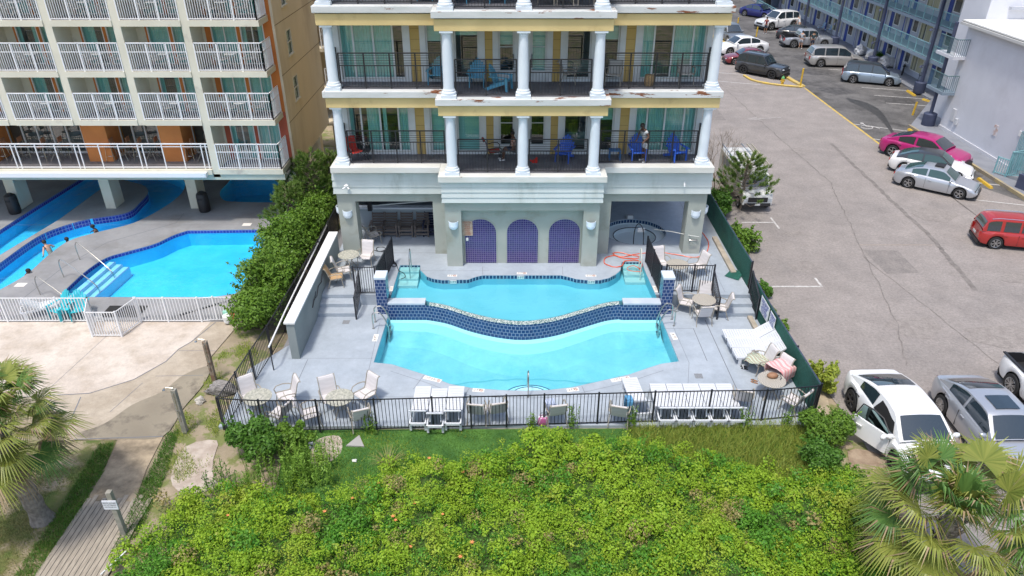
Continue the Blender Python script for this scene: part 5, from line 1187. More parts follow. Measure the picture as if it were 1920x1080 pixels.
def lounger(back=35,w=.66):
    """head at -y, feet at +y, length 1.95"""
    t=thing('sun_lounger',None,'lounger'); h=.36; L=1.95; yb=-.30
    f=MB()
    for s in (-1,1): f.box(min(s*w/2,s*(w/2-.05)),-L/2,h-.09,max(s*w/2,s*(w/2-.05)),L/2,h)
    f.box(-w/2,L/2-.05,h-.1,w/2,L/2+.001,h-.001); f.box(-w/2,-L/2,h-.1,w/2,-L/2+.05,h-.001); f.build('frame',RESIN,t,bevel=.01)
    b=MB(); n=13
    for i in range(n):
        y=yb+(L/2-.05-yb)*i/n; b.box(-w/2+.03,y+.006,h-.02,w/2-.03,y+(L/2-.05-yb)/n-.006,h+.012)
    b.build('seat',RESIN,t)
    a=R(back); bl=.66; b=MB(); n=8; ca,sa=math.cos(a),math.sin(a)
    for i in range(n):
        y0=.01+bl*i/n; y1=y0+bl/n-.006; q=[]
        for (yy,zz) in ((y0,0),(y1,0),(y1,.03),(y0,.03)): q.append((yb-(yy*ca)+zz*sa, h+yy*sa+zz*ca))
        b.add([(-w/2+.03,y,z) for y,z in q]+[(w/2-.03,y,z) for y,z in q],[(0,1,2,3),(7,6,5,4),(0,4,5,1),(1,5,6,2),(2,6,7,3),(3,7,4,0)])
    for s in (-1,1): b.beam((s*(w/2-.03),yb,h),(s*(w/2-.03),yb-bl*ca,h+bl*sa),.05,.05)
    b.beam((-w/2,yb-bl*ca,h+bl*sa),(w/2,yb-bl*ca,h+bl*sa),.03,.035)
    b.build('backrest',RESIN,t)
    if back>5:
        b=MB(); yy=bl*.6
        for s in (-1,1): b.beam((s*(w/2-.1),yb-yy*ca,h+yy*sa),(s*(w/2-.1),-L/2+.25,h-.05),.03,.04)
        b.build('back_support',RESIN,t)
    for s in (-1,1):
        for y in (-L/2+.12,L/2-.15): MB().box(min(s*w/2,s*(w/2-.07)),y-.05,0,max(s*w/2,s*(w/2-.07)),y+.05,h-.085).build('leg',RESIN,t)
    return t
def adirondack(mat,slat=7):
    """faces +y"""
    t=thing('adirondack_chair',None,'chair'); 
    b=MB()
    for i in range(slat):
        x=-.27+.54*i/(slat-1); hh=1.0-.10*abs(i-(slat-1)/2)**1.6/2.2; b.beam((x*.85,-.16,.28),(x*1.05,-.16-.30*hh,hh),.068,.02)
    b.beam((-.25,-.30,.62),(.25,-.30,.62),.03,.05); b.build('backrest',mat,t)
    b=MB()
    for i in range(6): b.box(-.25,-.16+.095*i,.27+.022*i,.25,-.075+.095*i,.295+.022*i)
    b.build('seat',mat,t)
    for s in (-1,1):
        b=MB(); b.box(min(s*.27,s*.40),-.36,.545,max(s*.27,s*.40),.42,.57); b.build('armrest',mat,t,bevel=.01)
        b=MB(); b.add([(s*.28,.34,0),(s*.28,.44,0),(s*.28,.42,.55),(s*.28,.28,.55),(s*.305,.34,0),(s*.305,.44,0),(s*.305,.42,.55),(s*.305,.28,.55)],[(0,1,2,3),(7,6,5,4),(0,4,5,1),(1,5,6,2),(2,6,7,3),(3,7,4,0)]); b.build('leg',mat,t)
        b=MB(); b.beam((s*.265,.36,.38),(s*.265,-.55,.02),.025,.12); b.build('leg',mat,t)
    return t
def wood_chair(mat):
    t=thing('garden_chair',None,'chair'); 
    b=MB()
    for i in range(5): b.beam((-.26,-.22-.05*i,.45+.115*i),(.26,-.22-.05*i,.45+.115*i),.02,.09)
    for s in (-1,1): b.beam((s*.28,-.2,.36),(s*.28,-.44,1.0),.04,.05)
    b.build('backrest',mat,t)
    b=MB()
    for i in range(6): b.box(-.27,-.2+.08*i,.36+.01*i,.27,-.13+.08*i,.385+.01*i)
    b.build('seat',mat,t)
    for s in (-1,1):
        MB().box(min(s*.27,s*.36),-.30,.60,max(s*.27,s*.36),.36,.63).build('armrest',mat,t); MB().box(s*.31-.03,.26,0,s*.31+.03,.32,.60).build('leg',mat,t); MB().box(s*.31-.03,-.3,0,s*.31+.03,-.24,.60).build('leg',mat,t)
    MB().box(-.28,.26,.1,.28,.29,.2).box(-.28,.27,.3,.28,.3,.38).build('apron',mat,t)
    return t
def bar_chair(seatm,fr):
    t=thing('bar_stool',None,'stool'); b=MB(); b.lathe([(.19,0),(.21,.02),(.2,.06)],c=(0,0,.72),n=14); b.build('seat',seatm,t); b=MB(); b.box(-.19,-.2,.95,.19,-.17,1.2); b.build('backrest',seatm,t,bevel=.01)
    for s in (-1,1):
        for y in (-1,1): b=MB(); b.tube([(s*.15,y*.15,.72),(s*.2,y*.21,0)],.014,5); b.build('leg',fr,t)
        b=MB(); b.tube([(s*.17,-.18,.74),(s*.17,-.19,1.15)],.012,5); b.build('back_frame',fr,t)
    b=MB(); b.tube([(.17*math.cos(2*math.pi*k/12),.17*math.sin(2*math.pi*k/12),.3) for k in range(12)],.01,4,closed=True); b.build('foot_ring',fr,t)
    return t
def put(proto,u,v,z,face,label,group=None,dz=0):
    x,y=G(u,v,z); return spawn(proto,(x,y,z+dz),R(face),label,group)
# ---- patio sets on the pool decks. face: degrees, 0 looks away from the camera (+y), 180 towards it, 90 to the left
PC=patio_chair(); gp='white sling patio chairs'
# front left set A
ta=patio_table(top=STONE); cA=G(490,775,lowz); spawn(ta,(cA[0],cA[1],lowz),0,'stone-topped round table in the front left corner of the deck','round patio tables')
spawn(PC,(cA[0]-.40,cA[1]+.42,lowz),R(215),'white sling chair in the front left corner beside the side fence',gp)
spawn(PC,(cA[0]+.78,cA[1]+.45,lowz),R(120),'white sling chair seen from its side, right of the corner table',gp)
spawn(PC,(cA[0]+.8,cA[1]-.45,lowz),R(70),'white sling chair behind the fence, right front of the corner table',gp)
cB=G(641,776,lowz); spawn(ta,(cB[0],cB[1],lowz),R(20),'stone-topped round table behind the front fence, left of the loungers','round patio tables')
spawn(PC,(cB[0]-.42,cB[1]+.40,lowz),R(205),'white sling chair left behind the second stone table',gp)
spawn(PC,(cB[0]+.72,cB[1]+.58,lowz),R(140),'white sling chair right behind the second stone table, its whole back in view',gp)
spawn(PC,(cB[0]-.9,cB[1]-.45,lowz),R(-70),'white sling chair left front of the second stone table, seen through the fence',gp)
spawn(PC,(cB[0]+.75,cB[1]-.55,lowz),R(20),'white sling chair right front of the second stone table, its pale back to the fence',gp)
# chairs facing the pool behind the middle of the fence
for (u,v,a,lb) in ((897,786,-8,'left one of two white chairs side by side behind the fence gate'),(931,784,14,'right one of two white chairs side by side behind the fence gate'),(1041,788,10,'white chair with a blue towel behind the middle of the fence'),(1160,790,-14,'lone white chair left of the row of five loungers')): put(PC,u,v,lowz,a,lb,gp)
# right: set with four chairs by the steps
tc_=patio_table(.47); cC=G(1316,589,lowz); spawn(tc_,(cC[0],cC[1],lowz),0,'lattice-topped round table with four chairs below the right-hand steps','round patio tables')
for dx,dy,a,lb in ((-.62,.28,-120,'white sling chair left of the lattice table'),(.22,.58,170,'white sling chair behind the lattice table, nearest the fence'),(.66,-.12,80,'white sling chair right of the lattice table, turned sideways'),(-.15,-.60,5,'white sling chair in front of the lattice table, back to the camera')): spawn(PC,(cC[0]+dx,cC[1]+dy,lowz),R(a),lb,gp)
# upper terrace right: table and chairs behind black fence
cD=G(1267,522,upz); spawn(tc_,(cD[0],cD[1],upz),0,'round table behind the black fence under the orange hose','round patio tables')
for dx,dy,a,lb in ((-.55,.7,195,'white sling chair at the table near the orange hose, its back to the left pillar'),(.95,.35,115,'white sling chair right of the table near the orange hose')): spawn(PC,(cD[0]+dx,cD[1]+dy,upz),R(a),lb,gp)
# upper terrace left
cE=G(657,504,upz); spawn(ta,(cE[0],cE[1],upz),0,'stone-topped round table beside the white-capped wall','round patio tables')
spawn(PC,(cE[0]+.65,cE[1]+.45,upz),R(172),'white sling chair in front of the left alcove',gp)
spawn(PC,(cE[0]-.10,cE[1]-.85,upz),R(-75),'white sling chair squeezed behind the tan one by the wall',gp)
tan=patio_chair(SLTAN,FRAME,.92); spawn(tan,(cE[0]-.30,cE[1]-1.42,upz),R(-80),'tan sling chair at the head of the left-hand steps')
spawn(PC,(-6.55,31.0,upz),R(-60),'white patio chair half hidden by the outer left pillar',gp)
# right front corner: table, towel chairs
cF=G(1448,744,lowz); cF=(cF[0]+.0,cF[1]-.0); x,y=G(1447,712,lowz+.7); cF=(x,y); spawn(tc_,(x,y,lowz),0,'lattice-topped round table with a brown bag on it in the front right corner','round patio tables')
ch1=spawn(PC,(x+.12,y+1.45,lowz),R(100),'white sling chair with a green striped towel beside the last slatted lounger',gp)
ch2=spawn(PC,(x+.48,y+.78,lowz),R(120),'white sling chair covered by a pink towel',gp)
spawn(PC,(x-1.1,y-.55,lowz),R(-15),'white chair left front of the corner lattice table, behind the fence',gp)
spawn(PC,(x+.55,y-.75,lowz),R(40),'white chair right front of the corner lattice table, against the fence',gp)
# ---- loungers
LG=lounger(35,.62); gl='white slatted sun loungers'
for i,(yy,lb) in enumerate(((23.43,'slatted white lounger nearest the notice boards on the green fence'),(22.80,'slatted white lounger in the middle of the three by the green fence'),(22.17,'slatted white lounger with sandals on it, beside the towel chair'))): spawn(LG,(9.12-.0+.03*i,yy,lowz),R(90+ (i==2)*2),lb,gl)
LF=lounger(36,.55); xs=[G(u,750,.45)[0] for u in (1240,1269,1299,1329,1358)]
ys=19.32
for i,nm in enumerate(('leftmost','second from left','middle','second from right','rightmost')): spawn(LF,(5.04+.57*i,ys,lowz),0,f'{nm} of the five joined white loungers behind the fence',gl)
spawn(LF,(4.22,19.66,lowz),R(6),'white lounger set apart at a slant left of the row of five',gl)
xa=G(742,745,.45)[0]
for i,nm in enumerate(('left','middle','right')): spawn(LF,(-3.05+.57*i,19.05+.12*(i!=1),lowz),0,f'{nm} one of three white loungers behind the front fence left of the gate',gl)
# ---- balconies: adirondack chairs
BCH=M('sky_blue_resin',(.10,.36,.52),rough=.5); RCH=M('royal_blue_resin',(.03,.12,.58),rough=.5); RDC=M('red_sling',(.45,.03,.02),rough=.7); BFR=BLACK; GCH=M('grey_sling',(.40,.40,.38),rough=.8)
ga='plastic adirondack chairs on the balconies'
ad1=adirondack(BCH); ad2=adirondack(RCH)
def bal(proto,u,v,z,a,lb,g=None): x,y=G(u,v,z); y=min(y,30.75); return spawn(proto,(x,y,z+.006),R(a),lb,g)
bal(ad1,895,160,F2,178,'sky blue adirondack chair facing out on the upper centre balcony',ga); bal(ad1,938,168,F2,-110,'sky blue adirondack chair turned sideways on the upper centre balcony',ga); bal(ad1,822,152,F2,170,'sky blue adirondack chair half behind a column on the upper left balcony',ga)
bal(ad2,1058,300,F1,160,'royal blue adirondack chair alone on the lower centre balcony',ga); bal(ad2,1194,298,F1,182,'royal blue adirondack chair left of the standing man',ga); bal(ad2,1266,298,F1,200,'royal blue adirondack chair right of the standing man',ga)
spawn(ad1,(-3.4,30.6,F3),R(180),'sky blue adirondack chair on the top left balcony',ga); spawn(ad1,(-2.0,30.2,F3),R(175),'sky blue adirondack chair left on the top centre balcony',ga); spawn(ad1,(-.6,30.2,F3),R(185),'sky blue adirondack chair right on the top centre balcony',ga)
rc=patio_chair(RDC,BLACK,.95); bal(rc,667,300,F1,-140,'red sling chair at the left end of the lower left balcony','red sling chairs'); bal(rc,926,300,F1,-80,'red sling chair beside the seated person','red sling chairs')
bc=patio_chair(GCH,FRAME,.9); bal(bc,1065,150,F2,-100,'grey sling chair on the upper balcony left of the third column','grey balcony chairs'); bal(bc,1150,158,F2,165,'grey sling chair on the upper right balcony behind the column','grey balcony chairs'); bal(bc,1280,152,F2,180,'grey sling chair near the right end of the upper right balcony','grey balcony chairs')
for i,x in enumerate((1.3,2.0,2.75)): spawn(bc,(x,29.6,F3),R(175+8*i),('left','middle','right')[i]+' grey chair of three on the top balcony right of the middle column','grey balcony chairs')
# red toy / bag on floor, wicker basket, small stand
# ---- alcove garden chairs
WD=M('dark_weathered_wood',(.19,.155,.13),(.13,.11,.10),sc=6,rough=.85,stretch=(1,8,8)); wc=wood_chair(WD)
for i,(x,nm) in enumerate(((-6.45,'leftmost, half hidden'),(-5.95+.12,'second'),(-5.08,'third'),(-4.32+.0,'fourth'))): spawn(wc,(x,31.85,upz),R(180),f'dark slatted wooden chair, {nm} in the row inside the left alcove','dark wooden chairs in the alcove')
wn=wood_chair(M('navy_cushioned_wood',(.02,.025,.055),rough=.9)); spawn(wn,(-3.98+.35-.0,31.9,upz),R(180),'black chair with navy cushion at the right end of the alcove row'); wn.location=(-3.93,33.0 if 0 else 31.9,upz)
# ---- left hotel: terrace stools, high tables, balcony tables and chairs
TS=bar_chair(M('rust_seat',(.36,.17,.09),rough=.7),STEEL); gs='bar stools on the terrace'
tt=patio_table(.42,M('dark_round_top',(.16,.18,.17),rough=.4)); 
k=0
for i,x in enumerate((-29.3,-27.6,-25.0,-23.0,-19.6,-18.2,-15.6)):
    place=('at the far left end','left of the first orange pier','just right of the leftmost orange pier','left of the middle orange pier','right of the middle orange pier','left of the right orange pier','right of the right orange pier')[i]
    o=spawn(tt,(x,35.35 if i not in (0,) else 35.3,Z[0]),0,f'round high table on the hotel terrace {place}','terrace tables')
    for s in (-1,1): spawn(TS,(x+s*.55,35.25+.1*s,Z[0]),R(-90*s),f'rust stool {"left" if s<0 else "right"} of the terrace table {place}',gs)
bt=patio_table(.28,M('pale_resin_top',(.6,.6,.58),rough=.5)); hc=patio_chair(SL,M('beige_frame',(.42,.40,.36),rough=.6),.85)
for r in range(1,4):
    for k in range(4):
        xl=edges[k+1]+.17; rn=('first','second','third','fourth')[k]; fl=('','lowest','middle','upper')[r]
        spawn(bt,(xl+1.45,34.45,Z[r]),0,f'small balcony table, {fl} railed row, {rn} bay from the right','balcony tables')
        spawn(hc,(xl+.85,34.75,Z[r]),R(-120),f'beige chair left of the balcony table, {fl} railed row, {rn} bay from right','balcony chairs')
        spawn(hc,(xl+2.15,34.8,Z[r]),R(125),f'beige chair right of the balcony table, {fl} railed row, {rn} bay from right','balcony chairs')
# ================================================================= PLANTS
def leafmat(name,c1,c2,c3=None,tr=.25,rough=.5,sc3=.9,lo3=.45,hi3=.62):
    return M(name,c1,c2,rough=rough,leaf=True,trans=tr,c3=c3,sc3=sc3,lo3=lo3,hi3=hi3,sc=.01,spec=.3)
L_WILD=M('wild_leaf',(.10,.26,.014),(.32,.47,.035),leaf=True,sc=.9,lo=.2,hi=.8,trans=.25,rough=.55,spec=.25,c3=(.36,.42,.05),sc3=.55,lo3=.52,hi3=.68)
L_HEDGE=leafmat('hedge_leaf',(.045,.12,.014),(.17,.30,.035),(.22,.25,.05),sc3=.7,lo3=.56,hi3=.7); L_DARK=leafmat('dark_bush_leaf',(.03,.10,.015),(.11,.24,.03),None); L_PINE=leafmat('pine_needle',(.05,.12,.022),(.19,.29,.06),None,tr=.1)
L_YEL=leafmat('yellow_green_leaf',(.16,.30,.03),(.38,.42,.06),None); L_GRASS=leafmat('grass_blade',(.05,.155,.02),(.13,.25,.035),None,tr=.15); L_DRYG=leafmat('dry_grass_blade',(.10,.15,.03),(.33,.29,.11),None,tr=.1)
P_G=leafmat('palm_green',(.045,.13,.03),(.13,.24,.055),None,tr=.15,rough=.4); P_Y=leafmat('palm_yellow_green',(.12,.18,.025),(.27,.29,.06),None,tr=.15,rough=.4); P_B=leafmat('palm_dead',(.20,.14,.07),(.34,.25,.14),None,tr=.05); BARK=M('palm_bark',(.17,.145,.12),(.27,.235,.20),sc=9,rough=.95,bump=.8,bsc=12); TWIG=M('bare_twig',(.25,.20,.15),rough=.9)
def cards(P,Nn,size,aspect=.55,jit=.6):
    """leaf-shaped diamonds at points P, facing about Nn"""
    n=len(P); d=Nn+rng.normal(0,jit,(n,3)); d/=np.linalg.norm(d,axis=1)[:,None]+1e-9
    a=np.cross(d,rng.normal(0,1,(n,3))); a/=np.linalg.norm(a,axis=1)[:,None]+1e-9; b=np.cross(d,a)
    s=size*rng.uniform(.6,1.35,n)[:,None]
    v=np.stack([P-a*s,P+b*s*aspect+d*s*.18,P+a*s,P-b*s*aspect+d*s*.18],1).reshape(-1,3)
    return v,np.arange(4*n).reshape(n,4)
def bush(loc,rx,ry,h,n,size,mat,label,group=None,cat='bush',name='bush',clumps=None,cut=.0,trunk=True):
    t=thing(name,label,cat,loc,0,group); k=clumps or max(7,int(9*rx*ry*h)+6); C=[];Rr=[]
    while len(C)<k:
        p=rng.uniform(-1,1,3); 
        if p@p>1: continue
        r=rng.uniform(.18,.46)*min(rx,ry,h)*1.1; q=np.array([p[0]*(rx-r*.6),p[1]*(ry-r*.6),h*.5+p[2]*(h*.5-r*.5)]); C.append(q);Rr.append(r)
    C=np.array(C);Rr=np.array(Rr); w=Rr**2; idx=rng.choice(k,n,p=w/w.sum()); d=rng.normal(0,1,(n,3)); d[:,2]+=.35; d/=np.linalg.norm(d,axis=1)[:,None]
    P=C[idx]+d*(Rr[idx]*rng.uniform(.7,1.08,n))[:,None]
    m=n//6; j=rng.integers(0,k,m//14+1); dd=rng.normal(0,1,(len(j),3)); dd[:,2]=np.abs(dd[:,2])+.3; dd/=np.linalg.norm(dd,axis=1)[:,None]; q_=rng.integers(0,len(j),m); P[:m]=C[j[q_]]+dd[q_]*((Rr[j[q_]]*rng.uniform(.9,1.9,m))[:,None])+rng.normal(0,.025,(m,3)); P[:,2]=np.maximum(P[:,2],.03)
    v,q=cards(P,d+np.array([0,0,.5]),size); np_mesh('foliage',v,q,mat,t)
    if trunk:
        b=MB()
        for i in range(min(k,9)): c=C[i]; b.tube([(rng.uniform(-.08,.08),rng.uniform(-.08,.08),0),(c[0]*.4,c[1]*.4,c[2]*.5),tuple(c)],[.03,.022,.01],5)
        b.build('stem',TWIG,t)
    return t
def pine(loc,h,spread,label,n=70,group=None):
    t=thing('pine_tree',label,'tree',loc,0,group); b=MB(); tips=[]
    b.tube([(0,0,0),(.05,.02,h*.4),(-.05,.05,h*.8),(0,0,h)],[.07,.05,.03,.01],6)
    for i in range(n):
        z=h*(.15+.85*(i/n)**.8); a=i*2.4+rng.uniform(-.3,.3); r=spread*(1.05-.75*z/h)*rng.uniform(.5,1.1); e=(r*math.cos(a),r*math.sin(a),z+r*.35)
        b.tube([(0,0,z*.92),(e[0]*.5,e[1]*.5,z+.02),e],[.018,.012,.007],4)
        for f in (1,.86): tips.append((e[0]*f+rng.normal(0,.02),e[1]*f+rng.normal(0,.02),(z*.95)*(1-f)+e[2]*f,math.cos(a)*.6,math.sin(a)*.6,.8))
    b.build('trunk',TWIG,t); T=np.array(tips); m=64; P=np.repeat(T[:,:3],m,0); D=np.repeat(T[:,3:],m,0); N=len(P); d=D+rng.normal(0,.55,(N,3)); d/=np.linalg.norm(d,axis=1)[:,None]
    P=P+D*rng.uniform(-.10,.10,(N,1)); a=np.cross(d,rng.normal(0,1,(N,3))); a/=np.linalg.norm(a,axis=1)[:,None]; L=rng.uniform(.10,.19,(N,1)); w=.010
    v=np.stack([P-a*w,P+a*w,P+d*L+a*w*.5,P+d*L-a*w*.5],1).reshape(-1,3); np_mesh('needles',v,np.arange(4*N).reshape(N,4),L_PINE,t); return t
# ---- hedge beside the side fence
hg='shrubs in the hedge between the two hotels'
hl=['green shrub at the near end of the hedge, hanging over the white fence corner','second shrub of the hedge, counted from the camera','bushy shrub in the middle of the hedge beside the hotel pool','fourth shrub of the hedge, with yellowed new growth','leafy shrub of the hedge just below the pines']
for i,(x,y,rx,ry,h) in enumerate(((-10.0,24.5,1.1,1.2,1.6),(-10.2,26.2,1.25,1.15,2.35),(-10.05,28.0,1.1,1.2,1.95),(-10.3,29.8,1.25,1.2,2.5),(-10.1,31.6,1.15,1.2,2.2))): bush((x,y,0),rx,ry,h,8500,.062,L_HEDGE,hl[i],hg,'shrub','hedge_shrub')
for i,(x,y,h,s) in enumerate(((-10.9,33.0,2.5,1.6),(-10.1,34.8,3.5,1.7),(-11.1,35.8,3.1,1.5),(-9.3,35.6,3.2,1.5))): pine((x,y,0),h,s,('spiky pine leaning out over the hotel deck','tallest pine shrub at the back of the hedge','pine shrub in front of the tan side wall','pine shrub nearest the middle building')[i],120,'pines at the back of the hedge')
bush((-9.9,33.3,0),1.1,1.0,2.2,6500,.062,L_HEDGE,'leafy shrub filling the hedge between the first two pines',hg,'shrub','hedge_shrub'); bush((-10.0,35.6,0),1.3,1.1,2.3,6500,.062,L_DARK,'darkest leafy shrub at the very back of the hedge',hg,'shrub','hedge_shrub')
# ---- along the street fence
pine((12.3,36.2,0),2.9,2.0,'ragged pine growing in front of the white work truck',95)
bs='bushes along the green fence'
bush((10.95,35.6,0),.75,1.2,1.3,4200,.07,L_DARK,'dark green bush between the building corner and the ragged pine',bs); bush((11.1,31.3,0),.75,1.3,1.15,4200,.065,L_HEDGE,'rounded green bush outside the upper green fence',bs)
bush((10.75,27.0,0),.45,.6,.55,1300,.06,L_DARK,'small reddish green bush beside the street line marking',bs); bush((10.62,25.2,0),.28,.5,.45,700,.05,L_HEDGE,'small tuft outside the fence behind the larger notice',bs); bush((10.72,24.2,0),.28,.45,.4,600,.05,L_HEDGE,'small tuft outside the fence behind the smaller notice',bs)
bush((10.55,22.3,0),.2,.3,.3,300,.045,L_YEL,'tiny yellow-green tuft on the sandy kerb strip',bs); bush((10.95,20.7,0),.5,1.1,1.1,3200,.055,L_YEL,'light green bush outside the front corner of the green fence',bs)
bush((10.0,18.0,0),.85,.75,1.15,7000,.045,L_HEDGE,'large round bush right of the fence corner, before the white coupe',bs); bush((9.3,16.6,0),.7,.7,1.0,3400,.05,L_DARK,'round dark green bush standing in the wild growth on the right',bs)
bush((10.0,15.3,0),.8,.8,.7,3200,.055,L_HEDGE,'low bush at the right edge of the wild growth',bs)
def twiggy(loc,h,label,leafy=False):
    t=thing('bare_shrub',label,'shrub',loc); b=MB(); r_=random.Random(5)
    def grow(p,d,L,r,k):
        q=(p[0]+d[0]*L,p[1]+d[1]*L,p[2]+d[2]*L); b.tube([p,((p[0]+q[0])/2+r_.uniform(-.04,.04),(p[1]+q[1])/2,(p[2]+q[2])/2),q],[r,r*.8,r*.6],4)
        if k:
            for _ in range(r_.choice((2,3,3))): v=Vector(d)+Vector((r_.uniform(-.6,.6),r_.uniform(-.6,.6),r_.uniform(-.15,.35))); v.normalize(); grow(q,tuple(v),L*r_.uniform(.6,.85),r*.6,k-1)
    for a in (0,2,4): grow((0,0,0),(.25*math.cos(a),.25*math.sin(a),.95),h*.42,.035,4)
    b.build('branches',TWIG,t); return t
twiggy((11.35,38.0,0),2.9,'leafless twiggy shrub beside the white work truck')
bush((10.3,41.5,0),.5,.8,1.9,1500,.07,L_DRYG,'dry brownish shrub between the hotel corner and the truck')
# ---- dark bush at the front left fence corner, tall weeds
bush((-7.9,17.2,0),1.15,.75,1.25,6500,.055,L_DARK,'dark leafy bush against the front left corner of the black fence'); bush((-6.75,17.55,0),.6,.5,1.15,2400,.055,L_HEDGE,'lighter bush growing up the black fence by the corner')
L_W5=leafmat('bright_weed_leaf',(.12,.27,.03),(.26,.42,.06),None)
def weeds(loc,r,n,h,mat,label,name='tall_weed'):
    t=thing(name,label,'plant',loc); P=[];S_=MB()
    for i in range(n):
        a=rng.uniform(0,6.28); q=r*math.sqrt(rng.uniform()); x,y=q*math.cos(a),q*math.sin(a); hh=h*rng.uniform(.6,1.1); lx,ly=rng.normal(0,.10,2)*hh
        S_.bar((x,y,0),(x+lx,y+ly,hh),.008,3,cap=False)
        for z in np.arange(.15,1.0,.035): P.append((x+lx*z+rng.normal(0,.035),y+ly*z+rng.normal(0,.035),hh*z))
    P=np.array(P); v,q=cards(P,np.tile([0,0,1.],(len(P),1)),.05,.3,.8); np_mesh('leaves',v,q,mat,t); S_.build('stems',mat,t); return t
weeds((-6.0,16.2,0),.8,60,1.3,L_W5,'tall bright green weeds between the dark corner bush and the lawn'); weeds((-6.9,15.9,0),1.1,90,1.15,L_HEDGE,'stand of tall leafy weeds left of the lawn strip'); weeds((-8.6,15.9,0),.5,14,.9,L_DARK,'thin dark weeds at the edge of the pale sand')
for i,(x,y,h) in enumerate(((.68,18.3,.8),(2.0,18.4,.95),(3.9,18.45,.8),(7.6,18.45,1.0),(-4.6,18.2,.75),(9.0,18.6,.8))): weeds((x,y,0),.14,7,h,L_HEDGE,('weed growing up through the fence behind the post by the pool ladder','weed growing up the fence right of the chair with the blue towel','weed at the fence foot near the lone chair','tall weed at the fence foot below the corner table','weed at the fence foot left of the three loungers','weed at the fence foot by the right-hand corner')[i])
def grass_tuft(loc,r,n,h,mat,label,cat='plant'):
    t=thing('grass_tuft',label,cat,loc); vs=[];
    for i in range(n):
        a=rng.uniform(0,6.28); L=h*rng.uniform(.6,1.1); o=r*.25; x,y=o*math.cos(a)*rng.uniform(),o*math.sin(a)*rng.uniform(); w=.009; nx,ny=-math.sin(a)*w,math.cos(a)*w
        for k in range(3):
            def p(t_): return (x+math.cos(a)*r*t_**1.3,y+math.sin(a)*r*t_**1.3,L*(t_*1.6-t_*t_*.8))
            p0,p1=p(k/3),p((k+1)/3); s0,s1=1-k/3.2,1-(k+1)/3.2
            vs+=[(p0[0]-nx*s0,p0[1]-ny*s0,p0[2]),(p0[0]+nx*s0,p0[1]+ny*s0,p0[2]),(p1[0]+nx*s1,p1[1]+ny*s1,p1[2]),(p1[0]-nx*s1,p1[1]-ny*s1,p1[2])]
    np_mesh('blades',np.array(vs),np.arange(len(vs)).reshape(-1,4),mat,t); return t
grass_tuft((-3.8,16.7,0),.55,90,.6,L_DRYG,'pale tuft of long grass on the lawn below the three loungers'); grass_tuft((-5.9,16.9,0),.4,60,.4,L_YEL,'yellow-green grass tuft at the left end of the lawn'); grass_tuft((-8.0,18.0,0),.55,60,.95,L_HEDGE,'strappy grass clump at the black fence corner')
# ---- wild ground cover mound
cov=[(-9.9,9.5),(-10.1,13.6),(-9.7,15.3),(-8.3,15.5),(-7.3,15.6),(-5.6,15.3),(-4.2,15.9),(-2.6,16.6),(-1.0,16.85),(0,17.3),(.7,17.8),(1.6,17.65),(2.6,17.3),(4.0,17.4),(5.0,17.2),(5.8,16.9),(6.8,16.5),(8.2,16.0),(9.4,16.2),(9.9,15.9),(10.2,15.6),(10.5,13.5),(11.0,9.5)]
def inside(x,y,P):
    c=np.zeros(len(x),bool); n=len(P)
    for i in range(n):
        x1,y1=P[i];x2,y2=P[(i+1)%n]; m=((y1>y)!=(y2>y))&(x<(x2-x1)*(y-y1)/(y2-y1+1e-12)+x1); c^=m
    return c
def edge_d(x,y,P):
    d=np.full(len(x),9e9); n=len(P)
    for i in range(n):
        a=np.array(P[i]);b=np.array(P[(i+1)%n]); ab=b-a; t=np.clip(((x-a[0])*ab[0]+(y-a[1])*ab[1])/(ab@ab),0,1); d=np.minimum(d,np.hypot(x-a[0]-ab[0]*t,y-a[1]-ab[1]*t))
    return d
nzc=rng.uniform(-11,11,(60,2)); nzc[:,1]=rng.uniform(9,18,60); nzr=rng.uniform(.4,1.3,60); nza=rng.uniform(-.42,.62,60)
def hgt(x,y):
    h=np.full(len(x),.50)
    for c,r,a in zip(nzc,nzr,nza): h+=a*np.exp(-((x-c[0])**2+(y-c[1])**2)/(r*r))
    h+=.75*np.exp(-((x-.75)**2+(y-17.1)**2)/.40)+.35*np.exp(-((x-3.2)**2+(y-16.9)**2)/.5)+.3*np.exp(-((x+4.5)**2+(y-15.6)**2)/.6)
    e=np.clip(edge_d(x,y,cov)/.7,0,1); return np.maximum(h,.22)*(.25+.75*e)
gx,gy=np.meshgrid(np.arange(-10.4,11.2,.16),np.arange(9.5,18.3,.16)); X_=gx.ravel();Y_=gy.ravel(); ins=inside(X_,Y_,cov); Hh=np.where(ins,hgt(X_,Y_)-.26,-.05); nxx,nyy=gx.shape[1],gx.shape[0]
qs=[(j*nxx+i,j*nxx+i+1,(j+1)*nxx+i+1,(j+1)*nxx+i) for j in range(nyy-1) for i in range(nxx-1) if ins[j*nxx+i] or ins[(j+1)*nxx+i+1]]
V_=np.stack([X_,Y_,Hh],1); NC=2300
cx_=rng.uniform(-10.6,11.2,6000); cy_=rng.uniform(9.8,18.2,6000); ed=edge_d(cx_,cy_,cov); k=inside(cx_,cy_,cov)|((ed<.38)&(rng.uniform(0,1,6000)<.45)); cx_,cy_=cx_[k][:NC],cy_[k][:NC]; n_c=len(cx_)
ch=np.where(inside(cx_,cy_,cov),hgt(cx_,cy_),.22)+rng.normal(0,.10,n_c); cr=rng.uniform(.09,.36,n_c); lift=rng.choice([0,0,0,.2,.4],n_c)
NL=260000; w=cr**2; idx=rng.choice(n_c,NL,p=w/w.sum()); d=rng.normal(0,1,(NL,3)); d[:,2]=np.abs(d[:,2])+.1; d/=np.linalg.norm(d,axis=1)[:,None]
